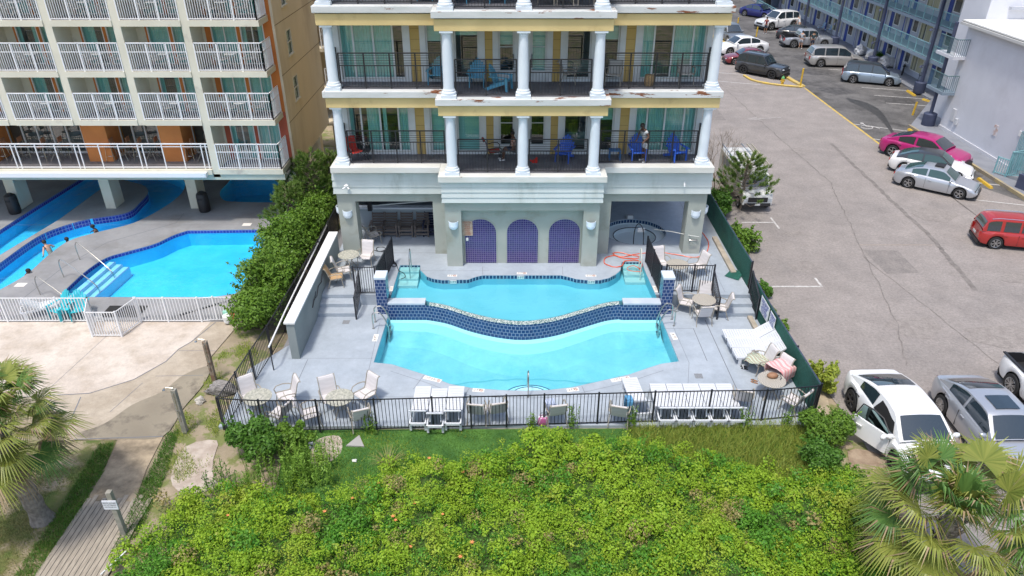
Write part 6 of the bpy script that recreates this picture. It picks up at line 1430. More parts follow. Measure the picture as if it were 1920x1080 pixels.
P=np.stack([cx_[idx],cy_[idx],ch[idx]-cr[idx]*.55+lift[idx]*rng.uniform(0,1,NL)],1)+d*(cr[idx]*rng.uniform(.72,1.08,NL))[:,None]*np.array([1,1,.9])
fld=np.sin(cx_*1.1+cy_*.7)+np.sin(cy_*1.9-cx_*.5+1)+np.sin(cx_*2.3+2)*.6+rng.normal(0,.55,n_c); cm=np.where(fld>2.3,2,np.where(fld>.2,1,np.where(fld<-1.5,3,1))); cm=np.where(rng.uniform(0,1,n_c)<.05,4,cm); cm=np.where((rng.uniform(0,1,n_c)<.14),3,cm); cs=rng.choice([.022,.028,.034,.044],n_c)
u_=cards(P,d+np.array([0,-.1,.5]),1.0,.62,.7); v=u_[0].reshape(-1,4,3); v=P[:,None,:]+(v-P[:,None,:])*cs[idx][:,None,None]; v=v.reshape(-1,3); q=u_[1]
gk=np.where(ins)[0]; gi=rng.choice(gk,42000); Pg=V_[gi]+np.stack([rng.uniform(-.08,.08,42000),rng.uniform(-.08,.08,42000),rng.uniform(.0,.14,42000)],1); vg,qg=cards(Pg,np.tile([0,0,1.],(42000,1)),.034,.62,.6)
v=np.vstack([v,vg]); q=np.vstack([q,qg+len(v)-len(vg)]); cm=np.append(cm,3); idx=np.append(idx,np.full(42000,n_c))
L_W2=leafmat('wild_leaf_yellow',(.24,.40,.03),(.44,.52,.06),None); L_W3=leafmat('wild_leaf_deep',(.045,.18,.018),(.14,.33,.03),None); L_W4=leafmat('wild_leaf_dry',(.20,.17,.06),(.40,.34,.13),None)
o=np_mesh('ground_cover',np.vstack([V_,v]),np.vstack([np.array(qs),q+len(V_)]),[M('undergrowth',(.035,.075,.012),(.07,.11,.02),sc=4,rough=1,world=True),L_WILD,L_W2,L_W3,L_W4],None,np.concatenate([np.zeros(len(qs)),cm[idx]])); tag(o,'bright green tangle of low wild leaves covering the dune in front','ground cover',kind='stuff')
# grasses on the lawn strip and in the turf
def blades(name,label,poly,n,h,mat,bbox,clear=None):
    x=rng.uniform(bbox[0],bbox[2],n*3); y=rng.uniform(bbox[1],bbox[3],n*3); k=inside(x,y,poly)
    if clear is not None: k&=clear(x,y)
    x,y=x[k][:n],y[k][:n]; n=len(x); P=np.stack([x,y,np.zeros(n)],1); a=rng.uniform(0,6.28,n); L=h*rng.uniform(.4,1.2,n); le=rng.normal(0,.5,(n,2))*L[:,None]; w=.009
    s=np.stack([np.cos(a)*w,np.sin(a)*w,np.zeros(n)],1); T=P+np.stack([le[:,0],le[:,1],L],1)
    v=np.stack([P-s,P+s,T+s*.2,T-s*.2],1).reshape(-1,3); o=np_mesh(name,v,np.arange(4*n).reshape(n,4),mat); tag(o,label,'grass',kind='stuff'); return o
blades('lawn_grass','short green grass of the lawn strip below the black fence',[(-7.3,18.3),(10,18.45),(10,16.5),(-7,15.4)],36000,.055,L_GRASS,(-7.3,15.4,10,18.45))
tf=[(-20,17.4),(-14.3,17.8),(-12.8,17.7),(-12.6,16.4),(-12.5,11),(-20,11)]
def patch(x,y): return (np.sin(x*1.7+y*.9)+np.sin(y*2.3-x*.6)+rng.normal(0,.5,len(x)))>-.3
blades('lawn_dry_blades','yellowish blades scattered through the lawn strip',[(-7.3,18.3),(10,18.45),(10,16.5),(-7,15.4)],9000,.07,L_YEL,(-7.3,15.4,10,18.45),lambda x,y:(np.sin(x*1.9+y*3)+np.sin(x*.8-1)+rng.normal(0,.6,len(x)))>.5)
blades('turf_grass','patchy grass left of the boardwalk and path',tf,26000,.06,L_DRYG,(-20,11,-12.3,17.9),patch)
blades('edge_grass','green fringe of grass along the left edge of the path',[(-13.2,17.7),(-12.75,17.8),(-12.45,16.4),(-12.35,14.9),(-12.4,11.5),(-12.9,11.5),(-13.0,15)],6500,.09,L_GRASS,(-13.3,11.5,-12.3,17.8))
blades('verge_weeds','yellow-green weeds in the sandy strip left of the black fence',[(-11.1,21.5),(-10.9,24.3),(-10.0,23.6),(-9.3,22),(-9.6,18.6),(-9.3,16.5),(-10.3,15.8),(-11.1,17.8)],6000,.09,L_YEL,(-11.3,15.7,-9.2,24.3),lambda x,y:(np.sin(x*5+y*2)+np.sin(y*3.1)+rng.normal(0,.4,len(x)))>.35)
blades('path_fringe','green weeds creeping along the right edge of the path',[(-11.2,18.2),(-10.9,18.4),(-10.5,16.4),(-10.3,14),(-10.75,13.5),(-11.0,15.5)],4500,.10,L_GRASS,(-11.3,13.4,-10.2,18.4))
fr_=[(9.6,15.6),(10.4,18.7),(3.6,18.5),(4.2,17.0),(5.8,16.6),(7.6,15.6)]
blades('dry_grass','yellowed long grass along the fence foot on the right',fr_,15000,.30,leafmat('straw_blade',(.12,.24,.025),(.36,.38,.08),None,tr=.15),(3.8,15.6,10.4,18.7))
fl=M('lily_orange',(.80,.33,.14),(.70,.26,.10),sc=5,rough=.6)
def lily():
    t=thing('orange_lily',None,'flower'); b=MB()
    for k in range(6):
        a=k*math.pi/3; c,s=math.cos(a),math.sin(a); b.add([(0,0,0),(c*.03-s*.016,s*.03+c*.016,.035),(c*.08,s*.08,.045),(c*.03+s*.016,s*.03-c*.016,.035)],[(0,1,2,3)])
    b.build('petals',fl,t); MB().bar((0,0,-.2),(0,0,0),.005,4).build('stem',L_GRASS,t); return t
ly=lily()
for u,v in ((609,962),(737,971),(710,909),(704,921),(661,937),(742,978),(778,946),(776,940),(805,862),(868,888),(770,1028),(830,967),(885,1020),(428,969),(863,1047),(1163,832)):
    x,y=G(u,v,.6); z=float(hgt(np.array([x]),np.array([y]))[0]); x,y=G(u,v,z+.12); o=spawn(ly,(x,y,z+.16),u,'orange lily bloom scattered among the bright green wild leaves','orange lilies in the wild growth'); s=random.uniform(.6,.95); o.scale=(s,s,s)
# ---- fan palms
def frond(vs,mi,o,az,el,pl,R_,mat):
    o=Vector(o); d=Vector((math.cos(az)*math.cos(el),math.sin(az)*math.cos(el),math.sin(el))); hub=o+d*pl+Vector((0,0,-.10*pl)); side=Vector((-math.sin(az),math.cos(az),0)); up=side.cross(d)*-1
    up=d.cross(side)*-1 if False else side.cross(d); 
    if up.z<0: up=-up
    w=side*.016; vs+= [o-w,o+w,hub+w*.7,hub-w*.7]; mi.append(mat)
    n=46
    for i in range(n):
        t=(i+.5)/n*2-1; a=t*R(118); L=R_*(1-.28*abs(t)**2)*rng.uniform(.9,1.05); e=d*math.cos(a)+side*math.sin(a)
        e=(e+up*(.14*abs(t)+rng.normal(0,.03))).normalized(); wv=(side*math.cos(a)-d*math.sin(a))*.020*(R_/.9); p0=hub; p1=hub+e*L*.55+up*.02; dr=Vector((0,0,-1))*L*rng.uniform(.2,.65); p2=hub+e*L+dr*.8
        mm=mat if rng.uniform()>.02 else 2
        vs+=[p0-wv*.25,p0+wv*.25,p1+wv,p1-wv]; mi.append(mm)
        vs+=[p1-wv,p1+wv,p2+wv*.12,p2-wv*.12]; mi.append(2 if rng.uniform()<.13 else mm)
def palm(base,top,label,nf,rp,rl,seed,yb=.35):
    global rng; keep=rng; rng=np.random.default_rng(seed)
    t=thing('palm_tree',label,'tree',base); tp=Vector(top)-Vector(base); b=MB(); N=14; pts=[];rr=[]
    for i in range(N+1):
        f=i/N; pts.append(tuple(tp*f*.96)); rr.append(.21*(1.12-.2*f)+(.03 if i%2 else 0)+(.10 if i==0 else 0))
    b.tube(pts,rr,12)
    for i in range(40):
        a=i*2.4; f=.55+.42*i/40; p=tp*f; b.beam(tuple(p+Vector((math.cos(a)*.17,math.sin(a)*.17,-.1))),tuple(p+Vector((math.cos(a)*.30,math.sin(a)*.30,.14))),.07,.03)
    b.build('trunk',BARK,t)
    vs=[];mi=[]
    for i in range(nf):
        az=i*2.399+rng.uniform(-.25,.25); f=(i+.5)/nf; el=R(78)*(1-f)**.8-R(48)*f**1.5+rng.uniform(-.1,.1)
        mat=0 if rng.uniform()>yb+.35*f else 1
        if f>.90: mat=2
        if f<.22: el=R(80)-f; rps=.35
        else: rps=1
        frond(vs,mi,tp*1.0+Vector((math.cos(az)*.1,math.sin(az)*.1,.15*(1-f))),az,el,rp*rps*rng.uniform(.8,1.15),rl*rng.uniform(.85,1.1),mat)
    v=np.array([tuple(p) for p in vs]); np_mesh('crown',v,np.arange(len(v)).reshape(-1,4),[P_G,P_Y,P_B],t,np.array(mi)); rng=keep; return t
palm((10.25,12.05,0),(10.25,12.0,3.0),'fan palm in the lower right corner, its crown over the parked cars',54,1.3,.95,3,.35)
palm((-13.27,14.6,0),(-13.4,14.5,3.5),'fan palm at the left edge, leaning its shaggy crown over the plaza',54,1.15,.88,8,.40)
# leafy sprigs standing out of the wild growth
def sprigs():
    xs=rng.uniform(-9.8,10.4,900); ys=rng.uniform(11.5,17.6,900); k=inside(xs,ys,cov); xs,ys=xs[k][:330],ys[k][:330]; z=hgt(xs,ys); P=[];D=[]
    for x,y,zz in zip(xs,ys,z):
        hh=rng.uniform(.15,.5); lx,ly=rng.normal(0,.12,2)
        for f in np.linspace(0,1,14): P.append((x+lx*f+rng.normal(0,.04),y+ly*f+rng.normal(0,.04),zz-.1+hh*f)); 
    P=np.array(P); v,q=cards(P,np.tile([0,0,1.],(len(P),1)),.034,.5,.8); o=np_mesh('wild_sprigs',v,q,L_YEL); tag(o,'taller yellow-green sprigs standing out of the wild leaves','ground cover',kind='stuff')
sprigs()
# ================================================================= FENCES, RAILS AND SMALL THINGS
def picket_fence(name,label,cat,pts,z,h,mat,spacing=.115,postw=.055,pick=.018,rails=(.06,-.0),posts=None,group=None,thick=.03):
    t=thing(name,label,cat,(pts[0][0],pts[0][1],z),0,group)
    for a,b_ in zip(pts[:-1],pts[1:]):
        L=math.dist(a,b_); n=max(2,round(L/spacing)); P=lambda f,zz:(a[0]+(b_[0]-a[0])*f,a[1]+(b_[1]-a[1])*f,z+zz); m=MB()
        m.beam(P(0,h),P(1,h),thick,thick); m.beam(P(0,.07),P(1,.07),thick,thick)
        for i in range(1,n): m.beam(P(i/n,.07),P(i/n,h),pick,pick)
        m.build('panel',mat,t,True)
    for p in pts: MB().box(p[0]-postw/2,p[1]-postw/2,z-.02,p[0]+postw/2,p[1]+postw/2,z+h+.05).build('post',mat,t,True)
    return t
bfp=[(-9.40,18.35),(-8.05,18.24),(-6.23,18.24),(-4.4,18.30),(-2.56,18.38),(-1.33,18.43),(-.18,18.48),(1.04,18.53),(2.80,18.6),(4.62,18.68),(6.45,18.74),(8.25,18.76),(10.0,19.0)]
picket_fence('pool_fence','long black picket fence along the front edge of the pool deck','fence',bfp,.08,1.27,BLACK)
sfp=[(-9.40,18.42),(-9.28,19.75),(-9.18,21.0),(-9.05,22.6),(-8.98,24.2),(-8.92,26.0),(-8.86,27.9),(-8.82,29.8),(-8.8,31.7),(-8.78,33.6)]
picket_fence('side_fence','black picket fence running back between the hedge and the white-capped wall','fence',sfp,.02,1.30,BLACK)
pr=thing('pipe_handrail','long white pipe handrail on posts behind the white-capped wall','railing',(-8.75,21.6,0))
MB().tube([(-8.68,21.5,1.15),(-8.75,24,1.15),(-8.8,28,1.16),(-8.85,31.9,1.15)],.032,8).build('pipe',RAILW,pr,True)
for x,y in ((-8.68,21.55),(-8.74,24.5),(-8.79,28),(-8.85,31.8)): MB().bar((x,y,0),(x,y,1.14),.022,6).build('post',BLACK,pr,True)
# white-capped wall
ww=thing('garden_wall','tall grey wall with a bright white cap beside the left deck','wall',(-8.05,22.3,0)); 
MB().box(-8.2,22.25,.0,-7.9,29.8,1.66).build('wall_body',M('grey_green_wall',(.26,.29,.28),(.22,.25,.245),sc=1,rough=.85,world=True),ww,True); MB().box(-8.26,22.2,1.66,-7.86,29.8,1.73).build('wall_cap',M('wall_cap_white',(.80,.80,.77),rough=.6),ww,True)
b=MB(); b.tube([(-7.88,24.6,.9),(-7.86,24.9,1.1),(-7.86,25.3,1.0),(-7.86,25.7,1.25),(-7.86,26.2,1.15),(-7.86,26.5,1.4)],.02,5); b.tube([(-7.87,25.0,1.02),(-7.84,25.2,1.3)],.015,5); tag(b.build('iron_ornament',BLACK),'black wrought iron scroll fixed to the side of the tall grey wall','ornament')
struct('rear_kerb',MB().box(-8.75,22.2,0,-8.21,34,.05),M('dark_grey_kerb',(.22,.22,.23),rough=.9))  # low strip in plain dark grey
# upper terrace fences
def dark_panel(name,label,pts,z,h=1.25,cat='fence',sp=.1): return picket_fence(name,label,cat,pts,z,h,BLACK,spacing=sp,postw=.06,pick=.02)
dark_panel('terrace_fence','short black fence at the edge of the left terrace, joined to the tiled pillar',[(-6.50,26.2),(-5.62,26.2)],upz); dark_panel('terrace_gate','black gate panel standing open beside the left end of the upper pool',[(-5.55,26.25),(-5.42,27.6),(-5.30,28.9)],upz,1.25,'gate',.07)
dark_panel('terrace_fence','black fence in front of the right terrace table, right of the tiled pillar',[(6.35,26.35),(7.5,26.35),(8.32,26.35)],upz); dark_panel('terrace_fence','black fence panel running back from the right tiled pillar beside the pool',[(6.12,26.3),(6.06,27.7),(6.0,29.0)],upz,1.25,'fence',.08)
def stair_rail(label,x):
    t=thing('stair_handrail',label,'handrail',(x,25.0,lowz)); b=MB(); A=(x,25.0,lowz+1.0);B=(x,26.25,upz+1.05); b.beam(A,B,.05,.04); b.beam((x,25.0,lowz+.12),(x,26.25,upz+.12),.03,.03); b.build('rail',BLACK,t,True)
    p=MB()
    for i in range(13): f=i/12; y=25+1.25*f; p.beam((x,y,lowz+.12+.5*f),(x,y,lowz+1.0+.55*f),.018,.018); 
    for i in range(12):
        f=(i+.5)/12; y=25+1.25*f; zc=lowz+.55+.52*f; p.tube([(x,y+.045*math.cos(R(a)),zc+.09*math.sin(R(a))) for a in range(0,360,60)],.008,3,closed=True)
    p.build('scroll_work',BLACK,t,True)
    for y,z in ((25.0,lowz),(26.25,upz)): MB().box(x-.03,y-.03,z,x+.03,y+.03,z+1.06).build('post',BLACK,t,True)
stair_rail('black scrolled handrail beside the left-hand steps',-6.3); stair_rail('black scrolled handrail left of the right-hand steps',8.30); stair_rail('black scrolled handrail right of the right-hand steps, by the green fence',9.88)
# green screened fence
GS=M('green_screen',(.010,.085,.062),(.016,.115,.085),sc=14,rough=.85,bump=.5,bsc=40,world=True,c3=(.008,.055,.045),sc3=1.0,lo3=.5,hi3=.7)
gf=thing('screened_fence','dark green screened fence between the pool decks and the street','fence',(9.95,27,0))
def gpanel(pts,z0,z1):
    m=MB()
    for a,b_ in zip(pts[:-1],pts[1:]): m.add([(a[0],a[1],z0),(b_[0],b_[1],z0),(b_[0],b_[1],z1),(a[0],a[1],z1),(a[0]+.02,a[1],z0),(b_[0]+.02,b_[1],z0),(b_[0]+.02,b_[1],z1),(a[0]+.02,a[1],z1)],[(0,3,2,1),(4,5,6,7),(3,7,6,2)])
    m.build('screen',GS,gf,True)
    r=MB()
    for a,b_ in zip(pts[:-1],pts[1:]): r.bar((a[0]+.04,a[1],z1+.01),(b_[0]+.04,b_[1],z1+.01),.022,6)
    r.build('top_rail',NAVY,gf,True)
    for p in pts: MB().bar((p[0]+.06,p[1],0),(p[0]+.06,p[1],z1+.06),.035,8).build('post',BLACK,gf,True)
gpanel([(9.93,35.2),(9.93,33.1),(9.93,31.0),(9.93,28.9),(9.95,26.8)],.3,1.76); gpanel([(9.97,26.6),(9.93,25.0),(9.95,23.2),(10.0,21.2),(10.05,19.05)],.12,1.36)
b=MB(); x,y=G(1372,516,upz); b.add([(x-.35,y-.1,upz+.02),(x+.15,y-.5,upz+.03),(x+.55,y+.1,upz+.12),(x+.1,y+.45,upz+.05)],[(0,1,2,3)]); tag(b.build('fallen_screen',GS),'folded flap of green screening lying on the terrace by the steps','cloth')
# notices on the fence
def notice(label,y0,y1,rows,logo=False):
    t=thing('notice_board',label,'sign',(9.90,(y0+y1)/2,.99)); MB().box(-.012,-(y1-y0)/2,-.33,.0,(y1-y0)/2,.33).build('board',M('notice_white',(.72,.74,.73),rough=.5),t)
    col=M('notice_blue',(.04,.05,.30),rough=.6)
    for i,(tx,s) in enumerate(rows): text(tx,s,'lettering',col,t,(-.016,0,.24-.085*i),(R(90),0,R(-90)),sx=min(1.25,(y1-y0)*.9/(len(tx)*s*.62)))
notice('larger white notice with blue lettering on the green fence',23.86,24.86,[('POOL RULES',.11),('HOTEL GUESTS ONLY',.075),('NO GLASS',.10),('NO PETS',.10),('NO RUNNING',.09),('POOL HOURS',.08),('9 AM - 10 PM',.08)]); notice('smaller white notice with dark lettering on the green fence, nearer the camera',23.13,23.72,[('WARNING',.10),('NO LIFEGUARD',.07),('ON DUTY',.07),('SWIM AT',.08),('OWN RISK',.08),('NO DIVING',.08),('NO ALCOHOL',.07)])
# depth markers set in the deck
MK=M('marker_tile',(.78,.74,.68),rough=.5); MKT=M('marker_brown',(.13,.07,.05),rough=.6); MKR=M('marker_red',(.34,.13,.09),rough=.6)
def marker(label,u0,v0,u1,v1,z,body,w=.19,sym=True,vert=False):
    a=Vector(G(u0,v0,z)); b_=Vector(G(u1,v1,z)); c=(a+b_)/2; L=(b_-a).length; ang=math.atan2(b_.y-a.y,b_.x-a.x)
    t=thing('depth_marker',label,'marker',(c.x,c.y,z+.004),ang); MB().box(-L/2,-w/2,-.003,L/2,w/2,.003).build('tile',MK,t)
    k=.85 if sym else 1; s=w*.85
    text(body,s,'lettering',MKT,t,(-L/2*(1-k)-.01 if sym else 0,0,.005),(0,0,0),.001,sx=min(1.3,L*k*.86/(len(body)*s*.60)))
    if sym:
        m=MB(); cx=L/2-.10; m.tube([(cx+.055*math.cos(R(q)),.055*math.sin(R(q)),.006) for q in range(0,360,30)],.010,4,closed=True); m.beam((cx-.04,.04,.006),(cx+.04,-.04,.006),.014,.006); m.build('no_diving_symbol',MKR,t)
marker('depth marker reading 3 FT 8 IN at the left front edge of the pool',795,707,827,715,lowz,'3 FT 8 IN'); marker('depth marker reading 3 FT left of the pool handrail',886,731,908,732.5,lowz,'3 FT'); marker('depth marker reading 3 FT right of the pool handrail',1063,732,1085,729.5,lowz,'3 FT'); marker('depth marker reading 3 FT 9 IN at the right front edge of the pool',1146,714,1181,708,lowz,'3 FT 9 IN')
marker('depth marker beside the lower pool\'s left edge',702,640,706,627,lowz,'4 FT',sym=False); marker('depth marker beside the lower pool\'s right edge',1260,624,1267,637,lowz,'4 FT',sym=False)
marker('depth marker on the terrace edge, left of the three',839,517,857,517,upz,'3 FT',w=.16); marker('depth marker on the terrace edge, middle of the three',969,512.5,988,512.5,upz,'3 FT',w=.16); marker('depth marker on the terrace edge, right of the three',1098,517,1118,517,upz,'3 FT',w=.16)
marker('pale depth marker beside the left end of the upper pool',733,546,735,537,upz,'3 FT',w=.14,sym=False); marker('pale depth marker beside the right end of the upper pool',1226,536,1231,548,upz,'3 FT',w=.14,sym=False)
for u,v,lb in ((39,534,'left'),(463,421,'upper right')):
    x,y=G(u,v,LZ); tag(MB().box(x-.22,y-.16,LZ,x+.22,y+.16,LZ+.006).build('deck_tile',MK),f'pale tile set in the grey hotel deck, {lb} of the blue pool','tile')
for u in (850,976,1108):
    x,y=G(u,521,upz)
    p0=[p for p in sorted(upback,key=lambda p:p[0]) if p[0]<=x][-1]; p1=[p for p in sorted(upback,key=lambda p:p[0]) if p[0]>x][0]; yy=p0[1]+(p1[1]-p0[1])*(x-p0[0])/(p1[0]-p0[0])-.02
    t=thing('waterline_marker',{850:'left',976:'middle',1108:'right'}[u]+' white depth tile in the waterline band at the back of the upper pool','marker',(x,yy,upz-.1)); MB().box(-.15,-.006,-.085,.15,.004,.085).build('tile',MK,t); text('3 FT',.15,'lettering',NAVY,t,(0,-.01,0),(R(90),0,0),.001)
# ladders, grab rails
def grab(label,x,y,z,sgn=1,dep=.62,name='pool_ladder',h=.75,two=True,ang=0,reach=.55):
    t=thing(name,label,'ladder' if two else 'handrail',(x,y,z),ang)
    for dy in ((-.24,.24) if two else (0,)):
        b=MB(); p=[(-sgn*.32,dy,0),(-sgn*.32,dy,h*.7),(-sgn*.28,dy,h*.93),(-sgn*.14,dy,h),(0,dy,h*.97),(sgn*.16,dy,h*.6),(sgn*.26,dy,.05),(sgn*.27,dy,-dep)]; b.tube([tuple(q) for q in spline(p,4)],.030,7); b.build('rail',STEEL,t); MB().lathe([(.05,0),(.05,.015)],c=(-sgn*.32,dy,0),n=10).build('foot_plate',STEEL,t)
    if two:
        for k in range(2): MB().box(sgn*.26-.05,-.24,-.22-.26*k,sgn*.26+.05,.24,-.19-.26*k).build('tread',STEEL,t)
    return t
lx,ly=G(712,612,lowz); grab('steel ladder over the left edge of the lower pool',-5.18,24.55,lowz,1); grab('steel ladder over the right edge of the lower pool',6.15,24.75,lowz,-1)
t=thing('pool_handrail','single steel handrail in the middle of the front pool edge','handrail',(.56,20.12,lowz)); b=MB(); b.tube([tuple(q) for q in spline([(0,-.12,0),(0,-.12,.55),(0,-.05,.85),(0,.15,.90),(0,.5,.62),(0,.75,.3),(0,.82,-.35)],5)],.026,7); b.build('rail',STEEL,t); MB().lathe([(.05,0),(.05,.015)],c=(0,-.12,0),n=10).build('foot_plate',STEEL,t)
# half-round white entry step in front
for i,(r,z) in enumerate(((.62,-.06),(.92,-.16))):
    s=MB(); c=(.62,20.30); s.prism([(c[0]+r*math.cos(R(a)),c[1]+r*.75*math.sin(R(a))) for a in range(0,181,12)],-.45,z); struct('entry_step',s,STEPW if i==0 else M('step_under',(.42,.80,.86),rough=.6))
    s=MB(); s.tube([(c[0]+r*math.cos(R(a)),c[1]+r*.75*math.sin(R(a)),z+.004) for a in range(0,181,12)],.018,4); struct('entry_step_edge',s,M('navy_edge',(.03,.07,.2),rough=.4))
def tallrail(label,x,y,z,mat,h=1.0,dx=0): 
    t=thing('grab_rail',label,'handrail',(x,y,z)); b=MB(); b.tube([tuple(q) for q in spline([(0,.38,0),(0,.38,h*.7),(0,.33,h*.95),(0,.2,h),(0,.02,h*.85),(0,-.12,h*.45),(0,-.16,-.45)],4)],.024,7); b.build('rail',mat,t); return t
tallrail('steel grab rail at the left steps of the upper pool',-4.45,28.05,upz,STEEL); tallrail('pale upright pole by the right steps of the upper pool',5.62,28.1,upz,M('pale_pole',(.62,.60,.52),rough=.4))
t=thing('hot_tub_rail','dark handrail with a small white sign in the hot tub','handrail',(6.05,31.0,upz-.3)); b=MB(); b.tube([tuple(q) for q in spline([(-.30,.0,-.1),(-.30,.0,.9),(-.15,.1,1.2),(0,.0,1.15),(.1,-.1,.9),(.12,-.25,.3)],4)],.022,6); b.build('rail',BLACK,t); MB().box(-.16,-.03,.85,.16,-.012,1.05).build('sign',WHITE,t); text('SPA CLOSED',.055,'lettering',BLACK,t,(0,-.034,.97),(R(90),0,0),.001); text('THANK YOU',.045,'lettering',BLACK,t,(0,-.034,.90),(R(90),0,0),.001)
t=thing('skimmer_pedestal','small grey skimmer box on the rim of the hot tub','box',(5.95,33.75,upz)); MB().box(-.2,-.12,0,.2,.2,.12).build('box',M('pedestal_grey',(.35,.37,.38),rough=.6),t); MB().box(-.13,-.17,.03,.13,-.121,.2).build('face',WHITE,t)
b=MB(); b.tube([(6.6,30.7,1.42),(7.3,30.3,1.5),(8.1,29.75,1.55),(8.45,29.7,1.52)],.018,6); tag(b.build('telescopic_pole',M('pole_white',(.6,.6,.55),rough=.4)),'long pale pole reaching from the hot tub to the right outer pillar','pole')
t=thing('coat_hook_basket','wire basket hung on the front of the right outer pillar','basket',(8.2,29.74,1.35)); b=MB(); b.tube([(.2*math.cos(R(a)),.05*math.sin(R(a)),0) for a in range(0,360,30)],.014,5,closed=True); b.tube([(-.2,0,0),(-.16,-.02,-.16),(.16,-.02,-.16),(.2,0,0)],.012,5); b.build('basket',STEEL,t)
# left hotel pool handrails
for i,(a,b_) in enumerate(((G(76,553,LZ),G(142,572,LZ)),(G(120,520,LZ),G(180,534,LZ)),(G(150,487,LZ),G(208,507,LZ)))):
    t=thing('step_handrail',('nearest','middle','farthest')[i]+' of three long steel handrails over the blue hotel pool steps','handrail',(a[0],a[1],LZ),0,'handrails of the hotel pool'); dx,dy=b_[0]-a[0],b_[1]-a[1]
    b=MB(); b.tube([tuple(q) for q in spline([(0,0,0),(-.02,0,.6),(.05,0,.86),(.25,dy*.1,.88),(dx*.6,dy*.6,.45),(dx,dy,-.05),(dx+.05,dy,-.5)],4)],.024,7); b.build('rail',STEEL,t)
# hoses
HO=M('orange_hose',(.75,.10,.03),rough=.4)
hp=[(1312,430),(1328,455),(1322,478),(1300,483),(1265,478),(1240,474),(1200,476),(1170,482),(1150,478),(1155,474),(1180,478),(1200,483),(1185,486),(1165,484),(1150,480),(1135,485),(1134,495),(1150,501),(1165,500),(1170,492),(1180,489),(1198,490),(1204,498),(1199,506)]
b=MB(); b.tube([(p.x,p.y,upz+.018+(.02 if i%7>3 else 0)) for i,p in enumerate(spline([(*G(u,v,upz),0) for u,v in hp],5))],.022,5); tag(b.build('garden_hose',HO),'bright orange hose coiled across the right terrace into the pool steps','hose')
b=MB(); b.tube([(p.x,p.y,upz+.02) for p in spline([(*G(u,v,upz),0) for u,v in ((1176,503),(1187,499),(1197,503),(1203,509),(1196,510),(1180,508))],5,True)],.016,5); tag(b.build('hose_loop',HO),'short loop of orange hose on the right pool steps','hose')
b=MB(); b.tube([(p.x,p.y,upz+.02) for p in spline([(*G(u,v,upz),0) for u,v in ((694,465),(702,470),(713,472),(723,468),(718,464),(707,465),(708,471),(722,474),(734,484),(740,492),(744,498),(737,501),(736,495),(743,497),(748,508),(757,513),(760,520),(752,524))],5)],.017,5); tag(b.build('vacuum_hose',BLACK),'black hose looping from the left alcove to the pool steps','hose')
# towels, bag, sandals
def cloth(name,label,cat,cx,cy,z,w,l,mat,ang=0,drop=.35,amp=.03,seed=0,slope=0):
    r_=random.Random(seed); N,Mm=16,12; vs=[]; t=[r_.uniform(0,6) for _ in range(6)]
    for i in range(N+1):
        for j in range(Mm+1):
            x=(i/N-.5)*w; y=(j/Mm-.5)*l; e=max(0,abs(y)/(l/2)-.5)*2; zz=amp*(math.sin(x*14+t[0])+math.sin(y*11+x*6+t[1]))-drop*e*e+slope*y; xx=x*(1-.12*e)+.02*math.sin(y*9+t[2]); vs.append((xx,y*(1-.45*e*min(1,drop*2)),zz))
    b=MB(); b.add(vs,[(i*(Mm+1)+j,(i+1)*(Mm+1)+j,(i+1)*(Mm+1)+j+1,i*(Mm+1)+j+1) for i in range(N) for j in range(Mm)]); o=b.build(name,mat,smooth=True); md=o.modifiers.new('t','SOLIDIFY'); md.thickness=.012; o.location=(cx,cy,z); o.rotation_euler=(0,0,ang); tag(o,label,cat); return o
def stripes(name,cols,sc,rot=0):
    m=bpy.data.materials.new(name); m.use_nodes=True; n=m.node_tree.nodes; l=m.node_tree.links; tc=n.new('ShaderNodeTexCoord'); mp=n.new('ShaderNodeMapping'); mp.inputs['Rotation'].default_value=(0,0,rot); l.new(tc.outputs['Object'],mp.inputs[0]); w=n.new('ShaderNodeTexWave'); w.inputs['Scale'].default_value=sc; w.inputs['Distortion'].default_value=1.5; l.new(mp.outputs[0],w.inputs[0]); r=n.new('ShaderNodeValToRGB'); r.color_ramp.interpolation='CONSTANT'; e=r.color_ramp.elements; e[0].color=(*cols[0],1); e[1].position=.99; e[1].color=(*cols[-1],1)
    for i,c in enumerate(cols[1:-1]): q=e.new((i+1)/(len(cols)-1)); q.color=(*c,1)
    l.new(w.outputs[0],r.inputs[0]); l.new(r.outputs[0],n['Principled BSDF'].inputs['Base Color']); n['Principled BSDF'].inputs['Roughness'].default_value=.95; return m
c1=ch1.location; c2=ch2.location
cloth('towel','green, white and brown striped towel heaped on the chair by the green fence','towel',c1.x-.15,c1.y+.02,.62,.75,.95,stripes('green_stripes',[(.55,.55,.45),(.05,.35,.16),(.6,.58,.5),(.30,.16,.10),(.58,.6,.5)],3.2,.5),R(60),.12,.035,1)
cloth('towel','pink and white towel draped over the chair at the corner table','towel',c2.x+.10,c2.y+.03,.86,.80,1.25,stripes('pink_stripes',[(.72,.30,.30),(.76,.42,.42),(.72,.55,.52),(.74,.36,.36)],2.0,.2),R(35),.45,.03,2)
t=thing('shoulder_bag','brown leather bag on the corner lattice table','bag',(cF[0]+.05,cF[1]+.12,lowz+.72)); BAG=M('brown_leather',(.33,.17,.09),(.26,.13,.07),sc=6,rough=.6); b=MB(); b.lathe([(.02,0),(.15,.01),(.18,.07),(.14,.14),(.05,.17)],n=14,sx=1.1,sy=.75); b.build('body',BAG,t,smooth=True); b=MB(); b.tube([(.14,0,.08),(.24,-.04,.12),(.28,-.1,.03),(.22,-.16,.02)],.012,5); b.build('strap',BLACK,t)
